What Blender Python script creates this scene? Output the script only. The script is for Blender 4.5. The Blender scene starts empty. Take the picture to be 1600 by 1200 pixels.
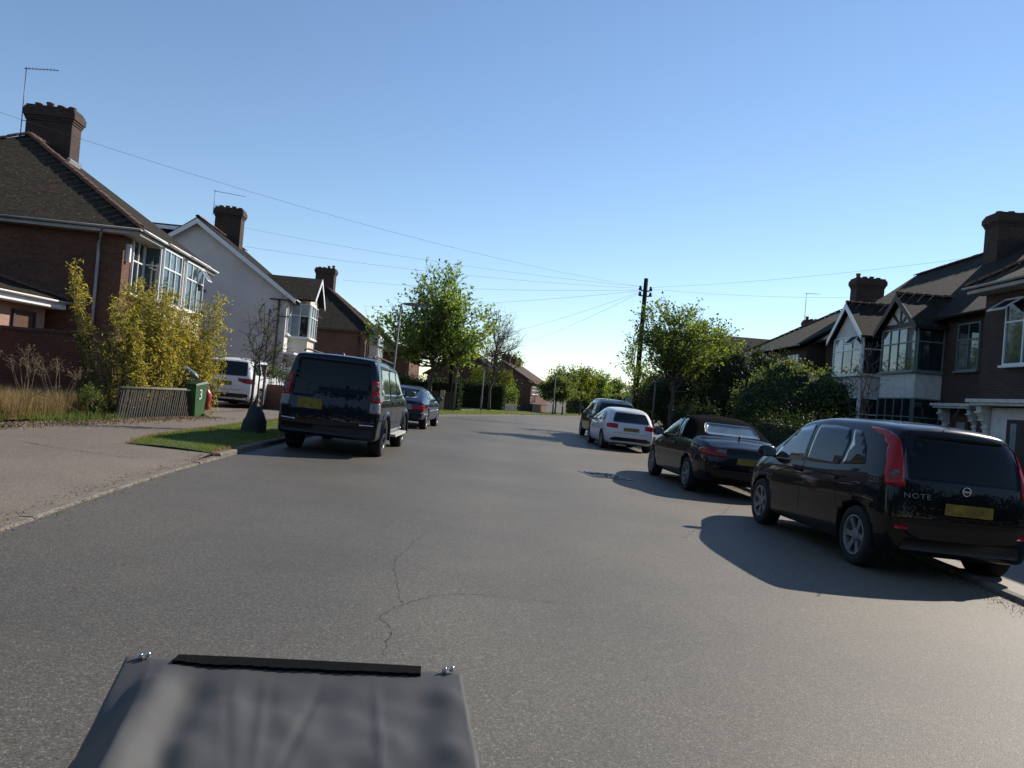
import bpy, bmesh, math, random
import numpy as np
from mathutils import Vector, Matrix, Euler
from mathutils.bvhtree import BVHTree
from mathutils.geometry import delaunay_2d_cdt
from mathutils import noise as mnoise

S = bpy.context.scene
COL = S.collection
PI = math.pi
# ------------------------------------------------------------------ camera
F_PX, CAM_H, SLOPE = 1220.0, 1.5, 0.085
ROLL = math.atan(SLOPE)
PITCH = math.atan(14.2 * math.cos(ROLL) / F_PX)
cd = bpy.data.cameras.new('camera'); cam = bpy.data.objects.new('camera', cd); COL.objects.link(cam)
cd.sensor_width = 36.0; cd.lens = 36.0 * F_PX / 1600.0
cd.clip_start = 0.05; cd.clip_end = 4000
cr, sr, cp, sp = math.cos(ROLL), math.sin(ROLL), math.cos(PITCH), math.sin(PITCH)
right0, fwd, up0 = Vector((1, 0, 0)), Vector((0, cp, sp)), Vector((0, -sp, cp))
xr = right0 * cr + up0 * sr          # image right
yu = up0 * cr - right0 * sr          # image up
M = Matrix((xr, yu, -fwd)).transposed().to_4x4(); M.translation = Vector((0, 0, CAM_H))
cam.matrix_world = M
S.camera = cam
# ------------------------------------------------------------------ sky and sun
SUN_DIR = Vector((1.0, 0.8, 0.87)).normalized()      # towards the sun
SUN_EL = math.asin(SUN_DIR.z); SUN_AZ = math.atan2(SUN_DIR.x, SUN_DIR.y)
W = bpy.data.worlds.new('World'); S.world = W; W.use_nodes = True
wn, wl = W.node_tree.nodes, W.node_tree.links
sky = wn.new('ShaderNodeTexSky'); sky.sky_type = 'NISHITA'; sky.sun_disc = False
sky.sun_elevation = SUN_EL; sky.sun_rotation = SUN_AZ
sky.altitude = 0; sky.air_density = 1.0; sky.dust_density = 0.0; sky.ozone_density = 3.0
wl.new(sky.outputs[0], wn['Background'].inputs[0]); wn['Background'].inputs[1].default_value = 0.122
sd = bpy.data.lights.new('sun', 'SUN'); sd.energy = 5.0; sd.angle = math.radians(0.53); sd.color = (1.0, 0.93, 0.82)
so = bpy.data.objects.new('sun', sd); COL.objects.link(so); so.location = (20, 20, 40)
so.rotation_euler = (-SUN_DIR).to_track_quat('-Z', 'Y').to_euler()
S.view_settings.view_transform = 'Standard'; S.view_settings.look = 'None'
S.view_settings.exposure = 0.3; S.view_settings.gamma = 1.0; S.view_settings.use_curve_mapping = False
S.cycles.max_bounces = 6; S.cycles.transparent_max_bounces = 8; S.cycles.caustics_reflective = False; S.cycles.caustics_refractive = False

# ------------------------------------------------------------------ ground shape
K = 0.03
def gz(x, y):
    return -K * max(-6.0, min(6.0, x)) - 0.008 * max(0.0, min(120.0, y - 40.0))
LKP = [(-20, -2.6), (2, -3.45), (6, -3.79), (7.8, -4.02), (9.7, -4.2), (11.4, -4.3), (14, -4.42), (20, -4.45), (26, -4.4), (32, -3.9), (37, -3.2), (45, -1.7), (55, 0.1), (68, 2.6), (90, 7.5), (110, 12.5), (140, 21), (180, 34)]
RKP = [(-20, 4.8), (2, 5.0), (8, 5.2), (10, 5.3), (17, 5.15), (25, 5.1), (32, 5.5), (38, 6.2), (45, 7.4), (55, 9.4), (68, 12.0), (90, 17.0), (110, 22), (140, 30.5), (180, 43.5)]
def interp(p, y):
    return float(np.interp(y, [a for a, b in p], [b for a, b in p]))
def LK(y): return interp(LKP, y)
def RK(y): return interp(RKP, y)

# ------------------------------------------------------------------ materials
def srgb(r, g, b):
    f = lambda c: (c / 255 / 12.92) if c / 255 <= 0.04045 else ((c / 255 + 0.055) / 1.055) ** 2.4
    return (f(r), f(g), f(b), 1)
class NT:
    def __init__(s, name):
        s.m = bpy.data.materials.new(name); s.m.use_nodes = True
        s.n = s.m.node_tree.nodes; s.l = s.m.node_tree.links; s.b = s.n['Principled BSDF']
    def add(s, t, **kw):
        nd = s.n.new(t)
        for k, v in kw.items():
            if k.startswith('i_'):
                key = k[2:]; key = int(key) if key.isdigit() else key.replace('_', ' ')
                nd.inputs[key].default_value = v
            else: setattr(nd, k, v)
        return nd
    def link(s, a, b): s.l.new(a, b)
    def coord(s, kind='Object', scale=None):
        tc = s.add('ShaderNodeTexCoord')
        if scale is None: return tc.outputs[kind]
        mp = s.add('ShaderNodeMapping'); mp.inputs['Scale'].default_value = scale
        s.link(tc.outputs[kind], mp.inputs[0]); return mp.outputs[0]
    def noise(s, vec, scale, detail=4, rough=0.6, out=0):
        nz = s.add('ShaderNodeTexNoise'); nz.inputs['Scale'].default_value = scale
        nz.inputs['Detail'].default_value = detail; nz.inputs['Roughness'].default_value = rough
        s.link(vec, nz.inputs['Vector']); return nz.outputs[out]
    def ramp(s, fac, stops):
        r = s.add('ShaderNodeValToRGB'); e = r.color_ramp.elements
        while len(e) < len(stops): e.new(0.5)
        for i, (p, c) in enumerate(stops):
            e[i].position = p; e[i].color = c if len(c) == 4 else (*c, 1)
        s.link(fac, r.inputs[0]); return r.outputs[0]
    def mix(s, fac, a, b, mode='MIX'):
        m = s.add('ShaderNodeMix'); m.data_type = 'RGBA'; m.blend_type = mode
        for sock, v in ((m.inputs[0], fac), (m.inputs[6], a), (m.inputs[7], b)):
            if hasattr(v, 'links'): s.link(v, sock)
            else: sock.default_value = v
        return m.outputs[2]
    def math(s, op, a, b=None):
        m = s.add('ShaderNodeMath'); m.operation = op
        for i, v in enumerate((a, b)):
            if v is None: continue
            if hasattr(v, 'links'): s.link(v, m.inputs[i])
            else: m.inputs[i].default_value = v
        return m.outputs[0]
    def bump(s, h, strength=0.3, dist=0.01):
        b = s.add('ShaderNodeBump'); b.inputs['Strength'].default_value = strength; b.inputs['Distance'].default_value = dist
        s.link(h, b.inputs['Height']); s.link(b.outputs[0], s.b.inputs['Normal'])
    def base(s, v):
        if hasattr(v, 'links'): s.link(v, s.b.inputs['Base Color'])
        else: s.b.inputs['Base Color'].default_value = v
    def set(s, **kw):
        for k, v in kw.items(): s.b.inputs[k.replace('_', ' ')].default_value = v
def C4(c): return (c[0], c[1], c[2], 1)
MATS = {}
def simple(name, col, rough=0.6, var=0.25, scale=6, bump=0.0, bscale=60, metal=0.0, spec=0.5, **kw):
    if name in MATS: return MATS[name]
    t = NT(name); v = t.coord()
    n = t.noise(v, scale, 5)
    a = C4([c * (1 - var) for c in col[:3]]); b = C4([min(1, c * (1 + var)) for c in col[:3]])
    t.base(t.ramp(n, [(0.3, a), (0.7, b)]))
    t.set(Roughness=rough, Metallic=metal); t.b.inputs['Specular IOR Level'].default_value = spec
    if bump: t.bump(t.noise(v, bscale, 3), bump, 0.01)
    for k, val in kw.items(): t.b.inputs[k.replace('_', ' ')].default_value = val
    MATS[name] = t.m; return t.m
def brick_mat(name, cols, mortar, rough=0.85, bw=0.225, rh=0.075, soot=0.3):
    t = NT(name); v = t.coord('UV')
    br = t.add('ShaderNodeTexBrick', offset=0.5); br.inputs['Scale'].default_value = 1.0
    br.inputs['Brick Width'].default_value = bw; br.inputs['Row Height'].default_value = rh
    br.inputs['Mortar Size'].default_value = 0.007; br.inputs['Mortar Smooth'].default_value = 0.3; br.inputs['Bias'].default_value = -0.1
    br.inputs['Color1'].default_value = C4(cols[0]); br.inputs['Color2'].default_value = C4(cols[1]); br.inputs['Mortar'].default_value = C4(mortar)
    t.link(v, br.inputs['Vector'])
    nb = t.noise(v, 9, 3); nl = t.noise(v, 0.9, 5, 0.65)
    c = t.mix(t.ramp(nb, [(0.45, (0, 0, 0)), (0.7, (1, 1, 1))]), br.outputs['Color'], C4(cols[2]), 'MIX')
    cm = t.mix(0.55, br.outputs['Color'], c)
    dark = t.mix(t.ramp(nl, [(0.35, (0, 0, 0)), (0.75, (1, 1, 1))]), cm, (1 - soot, 1 - soot, 1 - soot, 1), 'MULTIPLY')
    t.base(dark); t.set(Roughness=rough)
    h = t.math('SUBTRACT', t.math('MULTIPLY', t.noise(v, 70, 3), 0.35), br.outputs['Fac'])
    t.bump(h, 0.7, 0.012); return t.m
def tile_mat(name, c1, c2, moss, row=0.1, w=0.17, lichen=0.62):
    t = NT(name); v = t.coord('UV')
    br = t.add('ShaderNodeTexBrick', offset=0.5); br.inputs['Scale'].default_value = 1.0
    br.inputs['Brick Width'].default_value = w; br.inputs['Row Height'].default_value = row
    br.inputs['Mortar Size'].default_value = 0.004; br.inputs['Mortar Smooth'].default_value = 0.2
    br.inputs['Color1'].default_value = C4(c1); br.inputs['Color2'].default_value = C4(c2); br.inputs['Mortar'].default_value = (0.012, 0.011, 0.01, 1)
    t.link(v, br.inputs['Vector'])
    n1 = t.noise(v, 1.3, 6, 0.7); n2 = t.noise(v, 11, 4, 0.7)
    c = t.mix(t.ramp(n1, [(0.42, (0, 0, 0)), (0.68, (0.8, 0.8, 0.8))]), br.outputs['Color'], C4(moss))
    c = t.mix(t.ramp(n2, [(lichen, (0, 0, 0)), (lichen + 0.09, (0.65, 0.65, 0.65))]), c, (0.25, 0.24, 0.19, 1))
    t.base(c); t.set(Roughness=0.95); t.b.inputs['Specular IOR Level'].default_value = 0.12
    sx = t.add('ShaderNodeSeparateXYZ'); t.link(v, sx.inputs[0])
    fr = t.math('FRACT', t.math('DIVIDE', sx.outputs[1], row))
    h = t.math('ADD', t.math('SUBTRACT', 1.0, fr), t.math('MULTIPLY', n2, 0.5))
    h = t.math('SUBTRACT', h, br.outputs['Fac'])
    t.bump(h, 1.0, 0.03); return t.m
def leaf_mat(name, c1, c2, trans=0.45, tcol=None, rough=0.6):
    t = NT(name)
    gi = t.add('ShaderNodeNewGeometry'); v = t.coord()
    n = t.noise(v, 0.9, 3)
    f = t.math('ADD', t.math('MULTIPLY', gi.outputs['Random Per Island'], 0.6), t.math('MULTIPLY', n, 0.4))
    col = t.ramp(f, [(0.15, c1), (0.85, c2)])
    t.base(col); t.set(Roughness=rough); t.b.inputs['Specular IOR Level'].default_value = 0.15
    tr = t.add('ShaderNodeBsdfTranslucent')
    tc = t.mix(1.0, col, C4(tcol or (1.25, 1.25, 0.45)), 'MULTIPLY'); t.link(tc, tr.inputs[0])
    ms = t.add('ShaderNodeMixShader'); ms.inputs[0].default_value = trans
    t.link(t.b.outputs[0], ms.inputs[1]); t.link(tr.outputs[0], ms.inputs[2])
    t.link(ms.outputs[0], t.n['Material Output'].inputs[0]); return t.m
def paint(name, col, rough=0.28, coat=1.0, metal=0.0, dust=0.05):
    t = NT(name); v = t.coord()
    n = t.noise(v, 5, 6, 0.7); sx = t.add('ShaderNodeSeparateXYZ'); t.link(v, sx.inputs[0])
    low = t.ramp(sx.outputs[2], [(0.15, (1, 1, 1)), (0.75, (0.12, 0.12, 0.12))])
    fac = t.math('MULTIPLY', t.math('MULTIPLY', low, n), dust)
    t.base(t.mix(fac, C4(col), (0.12, 0.10, 0.08, 1)))
    t.set(Roughness=rough, Metallic=metal); t.b.inputs['Specular IOR Level'].default_value = 0.06; t.b.inputs['Coat Weight'].default_value = coat * .6; t.b.inputs['Coat Roughness'].default_value = 0.03
    t.link(t.ramp(n, [(0.3, (rough,) * 3), (0.8, (rough + 0.15,) * 3)]), t.b.inputs['Roughness'])
    return t.m
def glass_mat(name, col, rough=0.04, ior=1.55, var=0.3):
    t = NT(name); v = t.coord()
    n = t.noise(v, 2.2, 3)
    t.base(t.ramp(n, [(0.35, C4([c * (1 - var) for c in col])), (0.65, C4([c * (1 + var) for c in col]))]))
    t.set(Roughness=rough, IOR=ior); t.b.inputs['Specular IOR Level'].default_value = 0.6
    return t.m

# asphalt
def asphalt(name, base, stone, dust, dustx=None, scale=1.0, lanes=False):
    t = NT(name); v = t.coord()
    vo = t.add('ShaderNodeTexVoronoi'); vo.inputs['Scale'].default_value = 140 * scale; t.link(v, vo.inputs['Vector'])
    sv = t.add('ShaderNodeSeparateColor'); t.link(vo.outputs['Color'], sv.inputs[0])
    g = t.ramp(sv.outputs[0], [(0.0, C4([c * 0.6 for c in base])), (0.5, C4(base)), (0.9, C4([c * 1.3 for c in base])), (1.0, C4(stone))])
    nf = t.noise(v, 48 * scale, 6, 0.75)
    g = t.mix(t.ramp(nf, [(0.3, (0.62,) * 3), (0.7, (1.3,) * 3)]), (0, 0, 0, 1), g, 'MIX') if False else t.mix(1.0, g, t.ramp(nf, [(0.32, (0.70,) * 3), (0.68, (1.30,) * 3)]), 'MULTIPLY')
    big = t.noise(v, 0.35, 5, 0.6)
    g = t.mix(1.0, g, t.ramp(big, [(0.3, (0.76, 0.77, 0.79)), (0.7, (1.2, 1.17, 1.12))]), 'MULTIPLY')
    sx = t.add('ShaderNodeSeparateXYZ'); t.link(v, sx.inputs[0])
    if lanes:
        wx = t.math('ADD', sx.outputs[0], t.math('MULTIPLY', t.noise(v, 0.3, 4), 1.6))
        lane = t.ramp(t.math('MULTIPLY', t.math('ADD', wx, 5.0), 0.1), [(0.10, (0.9,) * 3), (0.30, (0.92,) * 3), (0.46, (0.94,) * 3), (0.56, (1.18, 1.16, 1.12)), (0.64, (1.02, 1.0, 0.96)), (0.76, (1.25, 1.19, 1.10)), (1.0, (1.38, 1.27, 1.14))])
        g = t.mix(1.0, g, lane, 'MULTIPLY')
        sp_ = t.noise(v, 3.0, 6, 0.8)
        g = t.mix(t.ramp(sp_, [(0.60, (0, 0, 0)), (0.72, (0.25,) * 3)]), g, C4(dust))
    else:
        sp_ = t.noise(v, 1.6, 6, 0.75)
        g = t.mix(t.ramp(sp_, [(0.5, (0, 0, 0)), (0.72, (0.5,) * 3)]), g, C4(dust))
    t.base(g); t.set(Roughness=0.66); t.b.inputs['Specular IOR Level'].default_value = 0.5
    h = t.math('ADD', t.math('MULTIPLY', vo.outputs['Distance'], -0.6), nf)
    t.bump(h, 0.4, 0.005); return t.m
M_road = asphalt('asphalt_road', (0.090, 0.080, 0.064), (0.21, 0.19, 0.155), (0.12, 0.10, 0.078), lanes=True)
M_pave = asphalt('asphalt_pavement', (0.168, 0.132, 0.102), (0.30, 0.25, 0.205), (0.2, 0.16, 0.12), scale=0.9)
M_earth = simple('earth', (0.09, 0.068, 0.045), 0.95, 0.45, 3, 0.6, 40)
M_lawn = simple('lawn_soil', (0.05, 0.075, 0.02), 0.95, 0.5, 2.5, 0.8, 60)
M_farlawn = simple('far_lawn', (0.07, 0.10, 0.03), 0.95, 0.4, 1.2, 0.8, 30)
M_kerb = simple('kerb_concrete', (0.155, 0.13, 0.105), 0.9, 0.35, 7, 0.5, 90)
M_brickH1 = brick_mat('brick_red_brown', [(0.165, 0.066, 0.034), (0.095, 0.040, 0.023), (0.22, 0.10, 0.05)], (0.08, 0.062, 0.05))
M_brickR = brick_mat('brick_dark_terrace', [(0.075, 0.036, 0.025), (0.045, 0.024, 0.018), (0.10, 0.055, 0.037)], (0.065, 0.055, 0.047))
M_brickPale = brick_mat('brick_pale_pink', [(0.42, 0.23, 0.16), (0.33, 0.17, 0.12), (0.5, 0.30, 0.22)], (0.42, 0.36, 0.3))
M_brickFar = brick_mat('brick_far_orange', [(0.17, 0.068, 0.038), (0.11, 0.045, 0.027), (0.22, 0.10, 0.06)], (0.13, 0.10, 0.08))
M_brickChim = brick_mat('brick_chimney', [(0.065, 0.030, 0.020), (0.035, 0.019, 0.014), (0.10, 0.05, 0.032)], (0.045, 0.038, 0.032), soot=0.5)
M_tileH1 = tile_mat('tile_brown_mossy', (0.055, 0.038, 0.027), (0.022, 0.017, 0.013), (0.030, 0.031, 0.014), lichen=0.60)
M_tileR = tile_mat('tile_dark', (0.036, 0.028, 0.023), (0.016, 0.013, 0.011), (0.022, 0.022, 0.013), lichen=0.60)
M_tileFar = tile_mat('tile_far', (0.13, 0.085, 0.065), (0.10, 0.068, 0.055), (0.09, 0.08, 0.06), row=0.2, w=0.3)
M_render = simple('white_render', (0.64, 0.60, 0.55), 0.85, 0.10, 0.9, 0.25, 120)
M_cream = simple('cream_render', (0.62, 0.57, 0.48), 0.85, 0.08, 1.5, 0.2, 100)
M_upvc = simple('white_upvc', (0.78, 0.78, 0.77), 0.35, 0.05, 3)
M_sage = simple('sage_frame_paint', (0.16, 0.20, 0.175), 0.5, 0.1, 3)
M_stone = simple('painted_stone', (0.66, 0.62, 0.55), 0.8, 0.15, 5, 0.3, 60)
M_darkwood = simple('dark_stained_timber', (0.045, 0.03, 0.025), 0.6, 0.25, 8)
M_clay = simple('clay_pot', (0.15, 0.07, 0.045), 0.85, 0.35, 9, 0.2, 60)
M_mort = simple('lead_flashing', (0.5, 0.5, 0.5), 0.6, 0.15, 6)
M_gutter = simple('grey_gutter', (0.38, 0.37, 0.35), 0.55, 0.2, 3)
M_blackpipe = simple('black_pipe', (0.02, 0.02, 0.02), 0.4, 0.2, 4)
M_alu = simple('aerial_metal', (0.10, 0.11, 0.14), 0.45, 0.2, 9, metal=0.6)
M_glass = glass_mat('window_glass', (0.018, 0.024, 0.028), 0.03, 1.7)
M_glassC = glass_mat('window_glass_net_curtain', (0.30, 0.33, 0.34), 0.06, 1.6, 0.25)
M_glassT = glass_mat('window_glass_sky_tint', (0.06, 0.085, 0.09), 0.04, 2.0, 0.5)  # teal base colour stands in for sky reflected in the panes
M_door = simple('brown_door_paint', (0.10, 0.045, 0.03), 0.5, 0.2, 4)
M_wallred = brick_mat('brick_garden_wall', [(0.19, 0.060, 0.035), (0.14, 0.045, 0.028), (0.23, 0.085, 0.05)], (0.07, 0.045, 0.035))
M_bark = simple('bark', (0.085, 0.065, 0.048), 0.95, 0.4, 12, 0.7, 50)
M_barkL = simple('pale_bark', (0.2, 0.16, 0.12), 0.95, 0.35, 12, 0.6, 50)
M_polew = simple('creosoted_pole', (0.018, 0.014, 0.012), 0.9, 0.35, 8, 0.5, 40, spec=.2)
M_galv = simple('galvanised_steel', (0.15, 0.155, 0.16), 0.7, 0.2, 6, spec=.25)
M_wire = simple('cable_black', (0.03, 0.03, 0.035), 0.5, 0.1, 6)
L_maple = leaf_mat('leaf_maple', (0.10, 0.165, 0.05), (0.32, 0.41, 0.14), 0.6)
L_spring = leaf_mat('leaf_spring', (0.10, 0.155, 0.05), (0.27, 0.34, 0.11), 0.55)
L_yellow = leaf_mat('leaf_yellow_green', (0.09, 0.12, 0.02), (0.2, 0.22, 0.04), 0.5)
L_bamboo = leaf_mat('leaf_bamboo', (0.26, 0.25, 0.065), (0.62, 0.53, 0.20), 0.52, (1.2, 1.1, 0.4))
L_bamdark = leaf_mat('leaf_bamboo_green_shade', (0.045, 0.085, 0.02), (0.12, 0.16, 0.035), 0.4)
L_dark = leaf_mat('leaf_evergreen', (0.018, 0.032, 0.012), (0.05, 0.08, 0.025), 0.3)
L_mid = leaf_mat('leaf_mid', (0.055, 0.085, 0.03), (0.20, 0.24, 0.09), 0.48)
L_far = leaf_mat('leaf_far', (0.10, 0.14, 0.055), (0.20, 0.24, 0.10), 0.5)
L_grass = leaf_mat('grass_blade', (0.09, 0.13, 0.03), (0.27, 0.32, 0.09), 0.45)
L_dry = leaf_mat('dry_grass', (0.22, 0.15, 0.07), (0.42, 0.32, 0.17), 0.35, (1.1, 1.0, 0.7))
L_litter = leaf_mat('leaf_litter', (0.14, 0.085, 0.045), (0.42, 0.33, 0.22), 0.1, (1, 1, 1), 0.8)

# ------------------------------------------------------------------ mesh helpers
def tag(o, label=None, cat=None, group=None, kind=None):
    if label: o['label'] = label
    if cat: o['category'] = cat
    if group: o['group'] = group
    if kind: o['kind'] = kind
    return o
def empty(name, loc=(0, 0, 0), label=None, cat=None, group=None):
    o = bpy.data.objects.new(name, None); COL.objects.link(o); o.location = loc; o.empty_display_size = 0.2
    return tag(o, label, cat, group)
def wparent(o, p):
    """parent while the mesh keeps its world coordinates (parents carry at most a translation here)"""
    if p is not None:
        o.parent = p
        if p.type == 'EMPTY': o.matrix_parent_inverse = Matrix.Translation(-Vector(p.location))
    return o
class MB:
    def __init__(s): s.v = []; s.f = []; s.m = []; s.sm = []
    def add(s, vs, fs, mi=0, smooth=False):
        o = len(s.v); s.v += [tuple(v) for v in vs]
        for f in fs: s.f.append(tuple(o + i for i in f)); s.m.append(mi); s.sm.append(smooth)
    def poly(s, pts, mi=0): s.add(pts, [tuple(range(len(pts)))], mi)
    def box(s, c, d, R=None, mi=0):
        hx, hy, hz = d[0] / 2, d[1] / 2, d[2] / 2
        vs = [Vector((x, y, z)) for x in (-hx, hx) for y in (-hy, hy) for z in (-hz, hz)]
        if R is not None: vs = [R @ v for v in vs]
        c = Vector(c); s.add([v + c for v in vs], [(0, 1, 3, 2), (4, 6, 7, 5), (0, 4, 5, 1), (2, 3, 7, 6), (0, 2, 6, 4), (1, 5, 7, 3)], mi)
    def obox(s, o, U, Vv, N, a, b, c, mi=0):
        """box from corner o along unit vectors U,V,N with lengths a,b,c"""
        o = Vector(o); U, Vv, N = Vector(U), Vector(Vv), Vector(N)
        vs = [o + U * (a * i) + Vv * (b * j) + N * (c * k) for i in (0, 1) for j in (0, 1) for k in (0, 1)]
        s.add(vs, [(0, 1, 3, 2), (4, 6, 7, 5), (0, 4, 5, 1), (2, 3, 7, 6), (0, 2, 6, 4), (1, 5, 7, 3)], mi)
    def prism(s, pts, d, mi=0):
        """closed prism: polygon pts pushed along vector d"""
        n = len(pts); d = Vector(d); vs = [Vector(p) for p in pts] + [Vector(p) + d for p in pts]
        s.add(vs, [tuple(range(n)), tuple(range(2 * n - 1, n - 1, -1))] + [(i, i + n, (i + 1) % n + n, (i + 1) % n) for i in range(n)], mi)
    def tube(s, pts, rad, n=6, mi=0, cap=True):
        pts = [Vector(p) for p in pts]; k = len(pts)
        if not hasattr(rad, '__len__'): rad = [rad] * k
        vs = []
        for i, p in enumerate(pts):
            d = (pts[min(i + 1, k - 1)] - pts[max(i - 1, 0)])
            if d.length < 1e-9: d = Vector((0, 0, 1))
            d.normalize(); a = d.orthogonal().normalized() if abs(d.z) > 0.9 else d.cross(Vector((0, 0, 1))).normalized()
            b = d.cross(a)
            for j in range(n):
                t = 2 * PI * j / n; vs.append(p + (a * math.cos(t) + b * math.sin(t)) * rad[i])
        fs = [(i * n + j, i * n + (j + 1) % n, (i + 1) * n + (j + 1) % n, (i + 1) * n + j) for i in range(k - 1) for j in range(n)]
        if cap: fs += [tuple(range(n - 1, -1, -1)), tuple((k - 1) * n + j for j in range(n))]
        s.add(vs, fs, mi, True)
    def lathe(s, prof, n=24, c=(0, 0, 0), ax='z', mi=0, closed=False):
        vs = []
        for (r, h) in prof:
            for j in range(n):
                t = 2 * PI * j / n; a, b = r * math.cos(t), r * math.sin(t)
                p = (a, b, h) if ax == 'z' else (h, a, b) if ax == 'x' else (a, h, b)
                vs.append(Vector(p) + Vector(c))
        k = len(prof); fs = [(i * n + j, i * n + (j + 1) % n, (i + 1) * n + (j + 1) % n, (i + 1) * n + j) for i in range(k - 1) for j in range(n)]
        if closed: fs += [((k - 1) * n + j, (k - 1) * n + (j + 1) % n, (j + 1) % n, j) for j in range(n)]
        s.add(vs, fs, mi, True)
    def mesh(s, name, mats, uv=True):
        me = bpy.data.meshes.new(name); me.from_pydata(s.v, [], s.f)
        for m in (mats if isinstance(mats, (list, tuple)) else [mats]): me.materials.append(m)
        me.polygons.foreach_set('material_index', s.m); me.polygons.foreach_set('use_smooth', s.sm); me.update()
        if uv and len(s.f) < 60000:
            ul = me.uv_layers.new(name='UVMap'); Z = Vector((0, 0, 1))
            for p in me.polygons:
                n = p.normal
                U = Vector((1, 0, 0)) if abs(n.z) > 0.97 else Z.cross(n).normalized()
                Vv = Vector((0, 1, 0)) if abs(n.z) > 0.97 else n.cross(U)
                for li in p.loop_indices:
                    co = me.vertices[me.loops[li].vertex_index].co; ul.data[li].uv = (co.dot(U), co.dot(Vv))
        return me
    def build(s, name, mats, parent=None, fixn=False):
        me = s.mesh(name, mats)
        if fixn:
            bm = bmesh.new(); bm.from_mesh(me); bmesh.ops.recalc_face_normals(bm, faces=bm.faces); bm.to_mesh(me); bm.free()
        o = bpy.data.objects.new(name, me); COL.objects.link(o); return wparent(o, parent)
def inst(me, name, parent, M4):
    o = bpy.data.objects.new(name, me); COL.objects.link(o); o.matrix_basis = M4; return wparent(o, parent)
def npmesh(name, V, F, mat, parent=None, smooth=False):
    """V (n,3), F (m,k) numpy"""
    me = bpy.data.meshes.new(name); m, k = F.shape
    me.vertices.add(len(V)); me.vertices.foreach_set('co', V.astype(np.float32).ravel())
    me.loops.add(m * k); me.loops.foreach_set('vertex_index', F.astype(np.int32).ravel())
    me.polygons.add(m); me.polygons.foreach_set('loop_start', np.arange(0, m * k, k, dtype=np.int32))
    me.update(calc_edges=True); me.materials.append(mat)
    o = bpy.data.objects.new(name, me); COL.objects.link(o); return wparent(o, parent)
def leaf_cloud(name, P, size, mat, parent=None, seed=0, aspect=1.6, up=0.3, fold=True, dirs=None):
    """one small folded leaf (two triangles meeting at a midrib) at every point of P"""
    r = np.random.default_rng(seed); n = len(P)
    d = r.normal(size=(n, 3)); 
    if dirs is not None: d = d * 0.7 + dirs
    d /= np.linalg.norm(d, axis=1, keepdims=True) + 1e-9
    nn = r.normal(size=(n, 3)); nn[:, 2] += up * 3; nn -= d * np.sum(nn * d, axis=1, keepdims=True); nn /= np.linalg.norm(nn, axis=1, keepdims=True) + 1e-9
    sd_ = np.cross(d, nn); sz = size * r.uniform(0.6, 1.35, size=(n, 1))
    a = P - d * sz * 0.5; b = P + d * sz * 0.5
    w = sz / aspect * 0.5; off = nn * sz * 0.12
    c = P + sd_ * w + off; e = P - sd_ * w + off
    V = np.stack([a, c, b, e], axis=1).reshape(-1, 3)
    i = np.arange(n)[:, None] * 4
    F = np.concatenate([i + np.array([[0, 1, 2]]), i + np.array([[0, 2, 3]])], axis=1).reshape(-1, 3)
    return npmesh(name, V, F, mat, parent)
def blades(name, P, h, w, mat, parent=None, seed=0, lean=0.35):
    r = np.random.default_rng(seed); n = len(P); hh = h * r.uniform(0.45, 1.3, size=(n, 1))
    t = r.uniform(0, 2 * PI, n); sd_ = np.stack([np.cos(t), np.sin(t), 0 * t], 1) * w * 0.5
    ld = np.stack([-np.sin(t + r.normal(0, 0.8, n)), np.cos(t + r.normal(0, 0.8, n)), 0 * t], 1) * lean * r.uniform(0, 1.3, size=(n, 1)) * hh
    up = np.array([[0, 0, 1.0]])
    mid = P + up * hh * 0.55 + ld * 0.35; tip = P + up * hh + ld
    V = np.stack([P - sd_, P + sd_, mid - sd_ * 0.7, mid + sd_ * 0.7, tip], 1).reshape(-1, 3)
    i = np.arange(n)[:, None] * 5
    F = np.concatenate([i + np.array([[0, 1, 3]]), i + np.array([[0, 3, 2]]), i + np.array([[2, 3, 4]])], 1).reshape(-1, 3)
    return npmesh(name, V, F, mat, parent)
class Fr:
    """ground frame of a house: u along the facade, v outwards from the road"""
    def __init__(s, x, y, ang, side, z=0): s.o = Vector((x, y, z)); s.U = Vector((math.sin(ang), math.cos(ang), 0)); s.V = Vector((s.U.y, -s.U.x, 0)) * side
    def P(s, u, v, z): return s.o + s.U * u + s.V * v + Vector((0, 0, z))
Zv = Vector((0, 0, 1))
# ------------------------------------------------------------------ ground, road, pavements
def sheet(name, rows, mat, dz, parent=None):
    """rows: list of lists of (x,y[,extra z]) with equal length"""
    V, Fc = [], []; n = len(rows[0])
    for r in rows:
        for p in r: V.append((p[0], p[1], gz(p[0], p[1]) + dz + (p[2] if len(p) > 2 else 0)))
    for i in range(len(rows) - 1):
        for j in range(n - 1): Fc.append((i * n + j, i * n + j + 1, (i + 1) * n + j + 1, (i + 1) * n + j))
    b = MB(); b.add(V, Fc); return b.build(name, mat, parent)
def lin(a, b, n): return [a + (b - a) * i / n for i in range(n + 1)]
YS = lin(-20, 40, 60) + lin(41.5, 180, 60)
XS = [-1600, -400, -120, -40, -20, -12, -9, -6, 0, 6, 9, 14, 20, 40, 120, 400, 1600]
tag(sheet('ground', [[(x, y) for x in XS] for y in [-60, -20, 0, 20, 40, 60, 80, 100, 120, 140, 160, 200, 300, 600, 2500]], M_earth, -0.08), kind='structure')
road = tag(sheet('road', [[(x, y) for x in lin(LK(y) - 0.02, RK(y) + 0.05, 8)] for y in YS], M_road, 0.0), kind='structure')
def hp(y): return float(np.interp(y, [10.8, 12.2], [0.010, 0.08]))          # pavement height over the road, left (dropped kerb near)
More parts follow.
